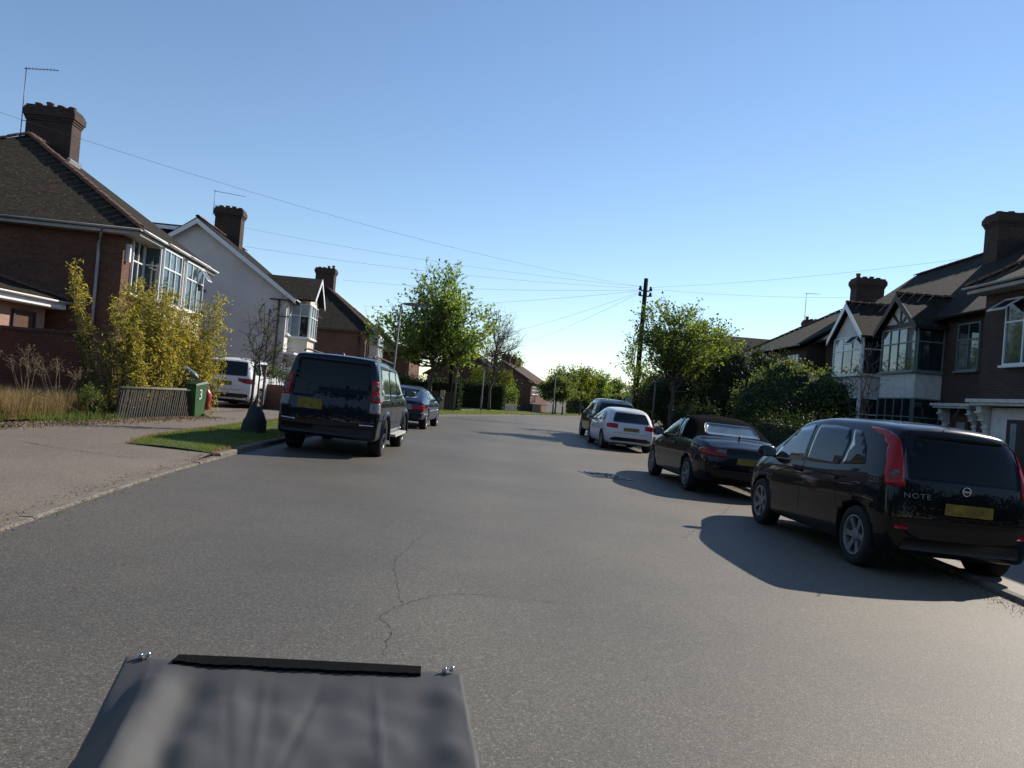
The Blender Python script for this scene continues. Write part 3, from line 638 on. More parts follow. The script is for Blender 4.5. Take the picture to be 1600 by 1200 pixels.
# houses further along on the left, behind the trees
def far_house(name, x, y, ang, L, D, ze, zr, ha, hb, wm, rm, label, wins=(), base=None, side=-1, chim=((4, 0.0),)):
    fr = Fr(x, y, ang, side); gb = gz(x, y) if base is None else base
    H = empty(name, fr.P(0, 0, gb), label, 'house', 'distant houses')
    vm = D / 2
    b = MB(); b.prism([fr.P(0, 0, gb - .5), fr.P(L, 0, gb - .5), fr.P(L, D, gb - .5), fr.P(0, D, gb - .5)], (0, 0, ze - gb + 0.5)); b.build('wall', wm, H, fixn=True)
    if ha == 0:
        b = MB(); b.prism([fr.P(0.0, 0, ze), fr.P(0.0, D, ze), fr.P(0.0, vm, zr - 0.15)], fr.U * 0.2); b.build('gable_wall', wm, H, fixn=True)
    r, A, B = hip_roof(H, fr, -0.25, L + 0.25, -0.4, D + 0.4, ze + 0.02, zr, ha, hb, rm, 0.1, M_clay, tiles=False)
    if ha == 0:
        b = MB()
        for va in (-0.42, D + 0.42): b.prism([fr.P(-0.28, va, ze - 0.2), fr.P(-0.28, va, ze - 0.02), fr.P(-0.28, vm, zr - 0.02), fr.P(-0.28, vm, zr - 0.2)], fr.U * 0.03)
        b.build('bargeboard', M_darkwood, H, fixn=True)
    for (u, sdx) in chim: c = fr.P(u, vm + sdx, 0); chimney(H, (c.x, c.y, 0), 0.95, 0.6, zr - 0.6, zr + 0.85, -ang, 2, seed=int(u))
    for (u, z, w, h, cols, rows) in wins: win(H, fr.P(u, 0, z), fr.U, -fr.V, w, h, cols, rows, M_upvc, M_glass, bar=0.07)
    return H, fr
far_house('brick_house', -9.6, 72, 0.0, 8, 9, 4.3, 6.6, 4, 4, M_brickFar, M_tileR, 'brown brick house half hidden behind the leafy street tree', wins=((0.8, 0.9, 2.0, 1.2, [1, 1, 1], [1, 1]),), chim=())
far_house('brick_house', -0.9, 76.5, 0.12, 7, 7.6, 2.75, 5.4, 0, 0, M_brickH1, M_tileR, 'red brick house with dark gable end above the tall hedge', wins=(), chim=((2.2, 0.2),))
H5, fr5 = far_house('terraced_house', 2.3, 92, 0.16, 17.0, 7.4, 2.9, 5.3, 0, 0, M_brickFar, M_tileFar, 'long brick terrace with three small chimneys and white upstairs windows', wins=((0.6, 1.55, 3.0, 0.95, [1] * 5, [1, 1]), (4.6, 1.55, 2.6, 0.95, [1] * 4, [1, 1]), (9.2, 1.55, 2.6, 0.95, [1] * 4, [1, 1]), (0.8, -0.4, 2.6, 0.9, [1] * 3, [1, 1])), chim=((2.6, 0), (7.0, 0), (11.4, 0)))
b = MB(); b.obox(fr5.P(3.75, -0.02, -0.5), fr5.U, Zv, -fr5.V, 0.7, 3.3, 0.05); b.build('door', M_darkwood, H5, fixn=True)
aerial(H5, fr5.P(4.4, 3.7, 5.2), 2.2, 0.7, (1, .2, 0), 4, 0.02, 0.3)
b = MB(); b.obox(fr5.P(0.2, -1.9, 0.35), fr5.U, fr5.V, Zv, 2.4, 1.9, 0.1); b.build('porch_roof', M_cream, H5, fixn=True)

# ------------------------------------------------------------------ right side terrace
f4 = Fr(15.1, 21.3, 0.03, 1, 0.2); g4 = -0.15; Z4 = 5.25
RH = empty('terraced_house', f4.P(6, 0, g4), 'dark brick house with sage green bay window and timbered gable on the right', 'house', 'houses on the right side of the road')
n4 = -f4.V
b = MB(); b.prism([f4.P(0, 0, g4 - .2), f4.P(18.1, 0, g4 - .2), f4.P(18.1, 8.6, g4 - .2), f4.P(0, 8.6, g4 - .2)], (0, 0, Z4 - g4 + 0.2)); b.build('wall', M_brickR, RH, fixn=True)
r4, A4, B4 = hip_roof(RH, f4, -9.0, 18.4, -0.45, 9.0, Z4, 8.95, 4.0, 0.0, M_tileR, 0.11, M_clay)
b = MB(); b.prism([f4.P(18.1, 0, Z4), f4.P(18.1, 8.6, Z4), f4.P(18.1, 4.3, 8.7)], f4.U * -0.2); b.build('gable_wall', M_brickR, RH, fixn=True)
gutter(RH, f4.P(-1, -0.5, Z4 - 0.02), f4.P(5.9, -0.5, Z4 - 0.02), M_darkwood)
for (uc, dz_, cz, mw) in ((9.9, 0, 10.25, 2.2),):
    c = f4.P(uc, 4.35, 0); chimney(RH, (c.x, c.y, 0), 2.35, 0.95, 7.8, cz, -0.03, 5, seed=11)
c = f4.P(9.6, 3.1, 0); b = MB(); b.box((c.x, c.y, 8.02), (0.9, 1.1, 0.05), Euler((0, -0.72, 0)).to_matrix()); b.build('flashing', M_gutter, RH)
# single sage window and porch between wing and bay
win(RH, f4.P(4.3, 0, 3.35), f4.U, n4, 1.35, 1.62, [1, 1], [1.9, 1], M_sage, [M_glassT, M_glass], seed=21)
def porch(parent, fr, u, w, z, nn, depth=0.45):
    b = MB(); b.obox(fr.P(u - 0.1, -depth - 0.06, z), fr.U, fr.V, Zv, w + 0.2, depth + 0.06, 0.09); b.obox(fr.P(u, -depth, z - 0.07), fr.U, fr.V, Zv, w, depth, 0.07); b.build('porch_canopy', M_stone, parent, fixn=True)
    for uu in (u + 0.12, u + w - 0.34):
        b = MB(); b.prism([fr.P(uu, -0.0, z - 0.95), fr.P(uu, -0.10, z - 0.95), fr.P(uu, -0.13, z - 0.6), fr.P(uu, -0.3, z - 0.32), fr.P(uu, -0.34, z - 0.07), fr.P(uu, 0, z - 0.07)], fr.U * 0.22)
        for k in range(3): b.obox(fr.P(uu - 0.015, -0.16 - k * 0.1, z - 0.68 + k * 0.2), fr.U, fr.V, Zv, 0.25, 0.14, 0.05)
        b.build('corbel_bracket', M_stone, parent, fixn=True)
porch(RH, f4, 3.9, 2.3, 2.12, n4)
b = MB(); b.obox(f4.P(4.6, 0.02, g4), f4.U, Zv, n4, 0.9, 1.95, 0.06); d4 = b.build('door', M_door, RH, fixn=True); b = MB(); b.obox(f4.P(4.8, -0.045, 1.0), f4.U, Zv, n4, 0.5, 0.6, 0.012); b.build('door_glass', M_glassC, d4, fixn=True)
def bay(parent, fr, ua, ub, p, z0, zs, zt, wallm, frm, cols, apex, bbm, gm, seed, gcol):
    nn = -fr.V
    b = MB(); b.prism([fr.P(ua, 0.02, g4), fr.P(ub, 0.02, g4), fr.P(ub, -p, g4), fr.P(ua, -p, g4)], (0, 0, zt - g4)); b.build('bay_wall', wallm, parent, fixn=True)
    win(parent, fr.P(ua + 0.02, -p, zs), fr.U, nn, ub - ua - 0.04, zt - zs - 0.05, [1] * cols, [1.9, 1], frm, gm, seed=seed)
    win(parent, fr.P(ua, -0.02, zs), nn, -fr.U, p, zt - zs - 0.05, [1], [1.9, 1], frm, M_glass, seed=seed + 1)
    win(parent, fr.P(ua + 0.02, -p, 0.9), fr.U, nn, ub - ua - 0.04, 1.45, [1] * cols, [1.1, 1], frm, M_glass, seed=seed + 2)
    win(parent, fr.P(ua, -0.02, 0.9), nn, -fr.U, p, 1.45, [1], [1.1, 1], frm, M_glass, seed=seed + 3)
    um = (ua + ub) / 2; e = 0.32; zz = zt + 0.02
    dv = (apex - Z4) / (8.95 - Z4) * 4.7
    rf = slab(parent, 'bay_roof', M_tileR, [[fr.P(ua - e, -p - 0.25, zz - 0.12), fr.P(um, -p - 0.25, apex), fr.P(um, dv, apex), fr.P(ua - e, 0.0, zz - 0.12)], [fr.P(ub + e, -p - 0.25, zz - 0.12), fr.P(ub + e, 0.0, zz - 0.12), fr.P(um, dv, apex), fr.P(um, -p - 0.25, apex)]], 0.09)
    ridge_tiles(rf, fr.P(um, -p - 0.25, apex + 0.03), fr.P(um, dv, apex + 0.03), M_clay)
    b = MB(); b.prism([fr.P(ua, -p, zt), fr.P(um, -p, apex - 0.2), fr.P(ub, -p, zt)], fr.V * 0.15); b.build('bay_gable', gcol, parent, fixn=True)
    b = MB()
    for u0 in (ua - e - 0.02, ub + e + 0.02): b.prism([fr.P(u0, -p - 0.28, zz - 0.33), fr.P(u0, -p - 0.28, zz - 0.1), fr.P(um, -p - 0.28, apex - 0.01), fr.P(um, -p - 0.28, apex - 0.27)], fr.V * 0.035)
    b.build('bargeboard', bbm, parent, fixn=True)
    return um
um = bay(RH, f4, 6.6, 9.4, 0.95, 0, 3.32, 5.0, M_stone, M_sage, 4, 6.25, M_darkwood, [M_glassT, M_glassT], 31, M_cream)
b = MB(); pz = 0.95
b.obox(f4.P(6.45, -pz - 0.03, 4.98), f4.U, Zv, f4.V, 3.1, 0.16, 0.05); b.obox(f4.P(um - 0.06, -pz - 0.03, 5.14), f4.U, Zv, f4.V, 0.12, 0.85, 0.05)
for s_ in (-1, 1):
    b.prism([f4.P(um + s_ * 0.05, -pz - 0.035, 5.14), f4.P(um + s_ * 0.2, -pz - 0.035, 5.14), f4.P(um + s_ * 0.72, -pz - 0.035, 5.52), f4.P(um + s_ * 0.62, -pz - 0.035, 5.6)], f4.V * 0.045)
b.build('gable_timber', M_darkwood, RH, fixn=True)
RH2 = empty('terraced_house', f4.P(11.5, 0, g4), 'house with white painted bay, white bargeboards and a propped open window', 'house', 'houses on the right side of the road')
um2 = bay(RH2, f4, 11.0, 14.1, 1.05, 0, 3.3, 5.0, M_render, M_upvc, 3, 6.45, M_upvc, [[M_glassT, M_glass, M_glassC], M_glassC], 41, M_render)
open_light(RH2, f4.P(11.15, -1.13, 4.93), f4.U, n4, 0.85, 0.55, 0.75, M_upvc, M_glassT)
win(RH2, f4.P(15.1, 0, 3.35), f4.U, n4, 1.2, 1.6, [1, 1], [1.9, 1], M_upvc, M_glassT, seed=45); open_light(RH2, f4.P(15.1, -0.08, 4.9), f4.U, n4, 0.6, 0.5, 0.7, M_upvc, M_glass)
porch(RH2, f4, 14.6, 1.9, 2.15, n4)
b = MB(); b.obox(f4.P(15.1, 0.02, g4), f4.U, Zv, n4, 0.9, 1.95, 0.06); b.build('door', M_door, RH2, fixn=True)
pipe(RH, [f4.P(10.2, -0.12, 5.05), f4.P(10.2, -0.12, g4)], 0.05, M_blackpipe)
# wing nearest the camera
f5 = Fr(12.75, 21.35, 0.0, 1, 0.1)
RW = empty('brick_house', f5.P(-3, 0, g4), 'projecting brick house with white porch at the right edge of the photo', 'house', 'houses on the right side of the road')
b = MB(); b.prism([f5.P(0, 0, g4 - .2), f5.P(-8.5, 0, g4 - .2), f5.P(-8.5, 8, g4 - .2), f5.P(0, 8, g4 - .2)], (0, 0, 5.3 - g4 + .2)); b.build('wall', M_brickR, RW, fixn=True)
fw = Fr(12.75, 12.85, 0.0, 1, 0.1)
hip_roof(RW, fw, -0.4, 8.65, -0.5, 8.4, 5.35, 8.3, 4.2, 4.2, M_tileR, 0.1, M_clay)
b = MB(); b.obox(f5.P(-8.9, -0.48, 5.16), f5.U, Zv, f5.V, 9.0, 0.14, 0.03); b.obox(f5.P(-8.9, -0.45, 5.15), f5.U, f5.V, Zv, 9.0, 0.45, 0.02); b.build('fascia', M_gutter, RW, fixn=True)
gutter(RW, f5.P(-8.9, -0.56, 5.32), f5.P(0.15, -0.56, 5.32), M_gutter)
win(RW, f5.P(-2.5, 0, 3.2), f5.U, -f5.V, 1.5, 1.72, [1, 1], [1.9, 1], M_upvc, [M_glassT, M_glass], seed=51); open_light(RW, f5.P(-1.72, -0.08, 4.9), f5.U, -f5.V, 0.72, 0.58, 0.95, M_upvc, M_glass)
porch(RW, f5, -3.1, 2.75, 2.2, -f5.V)
b = MB(); b.obox(f5.P(-2.7, 0, g4), f5.U, Zv, -f5.V, 1.95, 2.24, 0.07); b.build('door_surround', M_stone, RW, fixn=True)
b = MB(); b.obox(f5.P(-2.45, -0.07, g4), f5.U, Zv, -f5.V, 1.0, 1.95, 0.03); dw = b.build('door', M_darkwood, RW, fixn=True); b = MB(); b.obox(f5.P(-1.85, -0.1, .95), f5.U, Zv, -f5.V, 0.22, 0.75, 0.012); b.build('door_glass', M_glassC, dw, fixn=True)

# next houses on the right, further back
def back_house(x, y, ang, L, D, ze, zr, ha, hb, label, nm='brick_house', chim=None, wm=None):
    fr = Fr(x, y, ang, 1); gb = gz(x, y)
    H = empty(nm, fr.P(0, 0, gb), label, 'house', 'houses on the right side of the road')
    b = MB(); b.prism([fr.P(0, 0, gb - .3), fr.P(L, 0, gb - .3), fr.P(L, D, gb - .3), fr.P(0, D, gb - .3)], (0, 0, ze - gb + .3)); b.build('wall', wm or M_brickR, H, fixn=True)
    r, A, B = hip_roof(H, fr, -0.4, L + 0.4, -0.5, D + 0.5, ze + 0.03, zr, ha, hb, M_tileR, 0.1, M_clay)
    if ha == 0:
        b = MB(); b.prism([fr.P(0, 0, ze), fr.P(0, D, ze), fr.P(0, D / 2, zr - 0.2)], fr.U * .2); b.build('gable_wall', wm or M_brickR, H, fixn=True)
    gutter(H, fr.P(-0.4, -0.56, ze), fr.P(L + .4, -0.56, ze), M_gutter)
    if chim: c = fr.P(chim[0], chim[1], 0); chimney(H, (c.x, c.y, 0), chim[2], 0.85, zr - 1.2, chim[3], -ang, 4, seed=int(x + y))
    return H, fr
HB, fb = back_house(14.9, 40.0, 0.02, 11, 8.6, 5.2, 8.1, 0.0, 4.3, 'dark roofed house with big chimney rising behind the white bay gable', chim=(3.0, 4.1, 1.5, 9.4))
win(HB, fb.P(1.0, 0, 3.3), fb.U, -fb.V, 1.6, 1.5, [1, 1, 1], [1.8, 1], M_upvc, M_glass)
HC, fc = back_house(16.5, 52.5, 0.08, 8, 8.6, 5.0, 8.0, 4.3, 4.3, 'dark brick house with aerial beyond the big bush', chim=(4.5, 4.6, 1.3, 8.6))
aerial(HC, fc.P(4.0, 3.8, 8.2), 2.3, 0.9, (1, -.3, 0), 6, 0.015, 0.4)
b = MB(); b.lathe([(0.0, 0.0), (0.15, 0.02), (0.28, 0.07), (0.3, 0.1)], 16, fc.P(-0.2, 0.6, 4.0), 'y'); b.build('satellite_dish', M_upvc, HC)
fr6 = Fr(16.4, 66, 0.0, 1)
HD = empty('brick_house', fr6.P(0, 0, gz(14, 66)), 'broad dark roof seen over the trees beyond the telegraph pole', 'house', 'houses on the right side of the road')
b = MB(); b.prism([fr6.P(0, 0, -.6), fr6.P(8, 0, -.6), fr6.P(8, 10, -.6), fr6.P(0, 10, -.6)], (0, 0, 5.8)); b.build('wall', M_brickR, HD, fixn=True)
slab(HD, 'roof', M_tileR, [[fr6.P(-0.4, -1.4, 5.2), fr6.P(-0.4, 10.4, 5.2), fr6.P(4, 8.4, 8.25), fr6.P(4, 0.6, 8.25)], [fr6.P(8.4, -1.4, 5.2), fr6.P(4, 0.6, 8.25), fr6.P(4, 8.4, 8.25), fr6.P(8.4, 10.4, 5.2)], [fr6.P(-0.4, -1.4, 5.2), fr6.P(4, 0.6, 8.25), fr6.P(8.4, -1.4, 5.2)]], 0.1)
# ------------------------------------------------------------------ cars
P_black = paint('paint_black', (0.003, 0.0035, 0.0045), 0.25)
P_navy = paint('paint_navy', (0.003, 0.0055, 0.014), 0.25)
P_plum = paint('paint_dark_plum', (0.005, 0.0035, 0.007), 0.25)
P_blue = paint('paint_dark_blue', (0.010, 0.016, 0.045), 0.25)
P_white = paint('paint_white', (0.68, 0.69, 0.70), 0.3, dust=0.5)
P_silver = paint('paint_silver', (0.34, 0.36, 0.40), 0.3, 1.0, 0.3)
M_plast = simple('black_trim', (0.012, 0.012, 0.013), 0.5, 0.2, 20)
M_canvas = simple('black_canvas', (0.006, 0.0055, 0.0055), 1.0, 0.2, 12, 0.4, 250, spec=.02)
M_tyre = simple('tyre_rubber', (0.014, 0.014, 0.014), 0.85, 0.25, 15, 0.3, 120)
M_alloy = simple('alloy_wheel', (0.20, 0.20, 0.205), 0.45, 0.25, 9, metal=0.4)
M_alloyD = simple('dark_alloy_wheel', (0.07, 0.07, 0.075), 0.35, 0.2, 9, metal=0.6)
M_chrome = simple('chrome', (0.6, 0.6, 0.62), 0.15, 0.05, 5, metal=1.0)
M_cglass = glass_mat('car_glass', (0.006, 0.008, 0.010), 0.03, 1.45, 0.3)
M_cglassD = glass_mat('privacy_glass', (0.003, 0.004, 0.006), 0.03, 1.33, 0.3); M_cglassD.node_tree.nodes['Principled BSDF'].inputs['Specular IOR Level'].default_value = .45
M_cglassL = glass_mat('car_side_glass', (0.03, 0.045, 0.05), 0.04, 2.1, 0.5)
M_cglassS = glass_mat('car_rear_glass_sky', (0.10, 0.13, 0.15), 0.06, 2.0, 0.3)  # pale base colour paints the sky mirrored in the glass
M_plate = simple('yellow_number_plate', (0.20, 0.145, 0.016), 0.6, 0.45, 10)
M_gap = simple('panel_gap', (0.004, 0.004, 0.004), 0.9, 0.0, 3)
def lampmat(name, col, em=0.0):
    t = NT(name); v = t.coord(); w = t.add('ShaderNodeTexVoronoi'); w.inputs['Scale'].default_value = 45; t.link(v, w.inputs['Vector'])
    t.base(t.mix(w.outputs['Distance'], C4(col), C4([c * 0.55 for c in col]))); t.set(Roughness=0.12); t.b.inputs['Coat Weight'].default_value = 1.0
    t.b.inputs['Coat Weight'].default_value = .4; t.b.inputs['Specular IOR Level'].default_value = .2; t.b.inputs['Subsurface Weight'].default_value = 0.1; t.b.inputs['Subsurface Radius'].default_value = (0.1, 0.02, 0.02)
    return t.m
M_red = lampmat('red_lamp', (0.50, 0.004, 0.006)); M_redd = lampmat('dark_red_lamp', (0.28, 0.012, 0.014)); M_clear = lampmat('clear_lamp', (0.32, 0.30, 0.30)); M_orange = lampmat('amber_lamp', (0.6, 0.16, 0.02)); M_lens = lampmat('grey_lens', (0.16, 0.15, 0.16))

def rp(pts, r=0.05, n=4):
    out = []; k = len(pts)
    for i in range(k):
        p = Vector(pts[i]); a = Vector(pts[i - 1]); b = Vector(pts[(i + 1) % k])
        da, db = a - p, b - p; ra = min(r, da.length * 0.45); rb = min(r, db.length * 0.45)
        s, e = p + da.normalized() * ra, p + db.normalized() * rb
        for j in range(n + 1):
            t = j / n; q = s * (1 - t) ** 2 + p * 2 * t * (1 - t) + e * t * t; out.append((q.x, q.y))
    return out
def strip(pts, w):
    pts = [Vector(p) for p in pts]; L, R = [], []
    for i, p in enumerate(pts):
        d = (pts[min(i + 1, len(pts) - 1)] - pts[max(i - 1, 0)]).normalized(); n = Vector((-d.y, d.x)) * w / 2
        L.append(tuple(p + n)); R.append(tuple(p - n))
    return L + R[::-1]
class Car:
    def __init__(s, root, L): s.root = root; s.L = L
    def patch(s, poly, ax, sg, mat, name, off=0.004, grid=0.09, parent=None, label=None, skirt=0.012):
        P = []; k = len(poly)
        for i in range(k):
            a, b = Vector(poly[i]), Vector(poly[(i + 1) % k]); n = max(1, int((b - a).length / grid))
            P += [a + (b - a) * j / n for j in range(n)]
        m = len(P); lo = [min(p[i] for p in P) for i in (0, 1)]; hi = [max(p[i] for p in P) for i in (0, 1)]
        Q = []; x = lo[0] + grid / 2
        while x < hi[0]:
            y = lo[1] + grid / 2
            while y < hi[1]:
                ins = False; j = m - 1; dm = 9
                for i in range(m):
                    a, b = P[i], P[j]
                    if (a[1] > y) != (b[1] > y) and x < (b[0] - a[0]) * (y - a[1]) / (b[1] - a[1]) + a[0]: ins = not ins
                    dm = min(dm, (a[0] - x) ** 2 + (a[1] - y) ** 2); j = i
                if ins and dm > (grid * 0.3) ** 2: Q.append(Vector((x, y)))
                y += grid
            x += grid
        r = delaunay_2d_cdt(P + Q, [(i, (i + 1) % m) for i in range(m)], [], 1, 1e-6)
        V2, _, F2 = r[0], r[1], r[2]
        V = []; N = []
        for p in V2:
            if ax == 'x': o, d = Vector((sg * 4, p[0], p[1])), Vector((-sg, 0, 0))
            elif ax == 'y': o, d = Vector((p[0], -3 if sg < 0 else s.L + 3, p[1])), Vector((0, -sg, 0))
            else: o, d = Vector((p[0], p[1], 5)), Vector((0, 0, -1))
            h = s.bvh.ray_cast(o, d)
            if h[0] is None or (ax == 'x' and h[0].x * sg < 0):
                q = Vector((sg * 0.7, p[0], p[1])) if ax == 'x' else Vector((p[0], 0 if sg < 0 else s.L, p[1])) if ax == 'y' else Vector((p[0], p[1], 1))
                h = s.bvh.find_nearest(q)
            n = h[1] if h[1].dot(d) < 0 else -h[1]
            V.append(h[0] + n * off); N.append(n)
        cnt = {}
        for f in F2:
            for i in range(len(f)):
                e = (f[i], f[(i + 1) % len(f)]); cnt[tuple(sorted(e))] = cnt.get(tuple(sorted(e)), []) + [e]
        b = MB(); o2 = len(V); low = [v - n * (off + skirt) for v, n in zip(V, N)]
        fs = []
        def outward(f): 
            nn = (V[f[1]] - V[f[0]]).cross(V[f[2]] - V[f[0]]); return f if nn.dot(N[f[0]]) > 0 else f[::-1]
        sides = []
        for e, l in cnt.items():
            if len(l) == 1: a, c = l[0]; sides.append((a, c, c + o2, a + o2))
        b.add(V + low, [outward(tuple(f)) for f in F2], 0, True)
        for q in sides: b.f.append(q); b.m.append(0); b.sm.append(False)
        me = b.mesh(name, mat, uv=False)
        ob = bpy.data.objects.new(name, me); COL.objects.link(ob); ob.parent = parent or s.root
        if label: ob['label'] = label
        return ob
    def carve(s, plane, poly, lo, hi, mat, name, both=True, label=None):
        """a solid piece of the body's own outer shape inside a prism: wrap-round lamps"""
        for sg in ((1, -1) if both else (1,)):
            b = MB()
            if plane == 'yz': b.prism([(sg * lo, y, z) for y, z in poly], (sg * (hi - lo), 0, 0))
            else: b.prism([(sg * x, lo, z) for x, z in poly], (0, hi - lo, 0))
            pm = b.mesh('prism', mat, uv=False); bm = bmesh.new(); bm.from_mesh(pm); bmesh.ops.recalc_face_normals(bm, faces=bm.faces); bm.to_mesh(pm); bm.free()
            a = bpy.data.objects.new('tmp_a', s.solid.copy()); a.data.materials.clear(); a.data.materials.append(mat); p = bpy.data.objects.new('tmp_b', pm); COL.objects.link(a); COL.objects.link(p)
            a.data.polygons.foreach_set('material_index', [0] * len(a.data.polygons))
            m = a.modifiers.new('b', 'BOOLEAN'); m.object = p; m.operation = 'INTERSECT'; m.solver = 'EXACT'
            dg = bpy.context.evaluated_depsgraph_get(); dg.update(); me = bpy.data.meshes.new_from_object(a.evaluated_get(dg)); bpy.data.objects.remove(a); bpy.data.objects.remove(p)
            if not len(me.polygons): continue
            me.name = name; o = bpy.data.objects.new(name, me); COL.objects.link(o); o.parent = s.root
            if label: o['label'] = label
    def add(s, mb, name, mats, parent=None, label=None):
        me = mb.mesh(name, mats); ob = bpy.data.objects.new(name, me); COL.objects.link(ob); ob.parent = parent or s.root
        if label: ob['label'] = label
        return ob
def ev(pts, y): return float(np.interp(y, [a for a, b in pts], [b for a, b in pts]))
WHEELS = {}
def wheel_meshes(r, w, style, alloy):
    key = (r, w, style, alloy.name)
    if key in WHEELS: return WHEELS[key]
    rr_ = r * 0.66
    b = MB(); b.lathe([(rr_, -w * .42), (rr_ + .02, -w * .5), (r * .86, -w * .53), (r * .97, -w * .47), (r, -w * .36), (r, w * .36), (r * .97, w * .47), (r * .86, w * .53), (rr_ + .02, w * .5), (rr_, w * .42), (rr_ * .97, 0)], 36, ax='x', closed=True)
    ty = b.mesh('tyre', M_tyre)
    b = MB(); o = w * 0.5
    b.lathe([(rr_ + .004, o * .9), (rr_ + .006, o * 1.0), (rr_ - .012, o * 1.0), (rr_ - .02, o * .8), (rr_ - .03, -o * .3), (rr_ - .03, -o * .6), (0.0, -o * .6)], 36, ax='x')
    n, sw = style
    for i in range(n):
        t = 2 * PI * i / n; u, v = Vector((0, math.cos(t), math.sin(t))), Vector((0, -math.sin(t), math.cos(t)))
        X = Vector((1, 0, 0)); a0, a1 = 0.04, rr_ - .012
        vs = []
        for (rad, wd, xo) in ((a0, sw * .9, o * .72), (rr_ * .55, sw * .62, o * .82), (a1, sw * 1.0, o * .93)):
            for sx_, xx in ((-1, 0), (1, 0), (1, -.03), (-1, -.03)): vs.append(u * rad + v * sx_ * wd / 2 + X * (xo + xx))
        fs = []
        for k in (0, 4): fs += [(k, k + 1, k + 5, k + 4), (k + 1, k + 2, k + 6, k + 5), (k + 2, k + 3, k + 7, k + 6), (k + 3, k, k + 4, k + 7)]
        b.add(vs, fs + [(8, 9, 10, 11)])
    b.lathe([(0.075, o * .4), (0.07, o * .8), (0.045, o * .88), (0, o * .88)], 16, ax='x')
    rm = b.mesh('rim', alloy); WHEELS[key] = (ty, rm); return WHEELS[key]

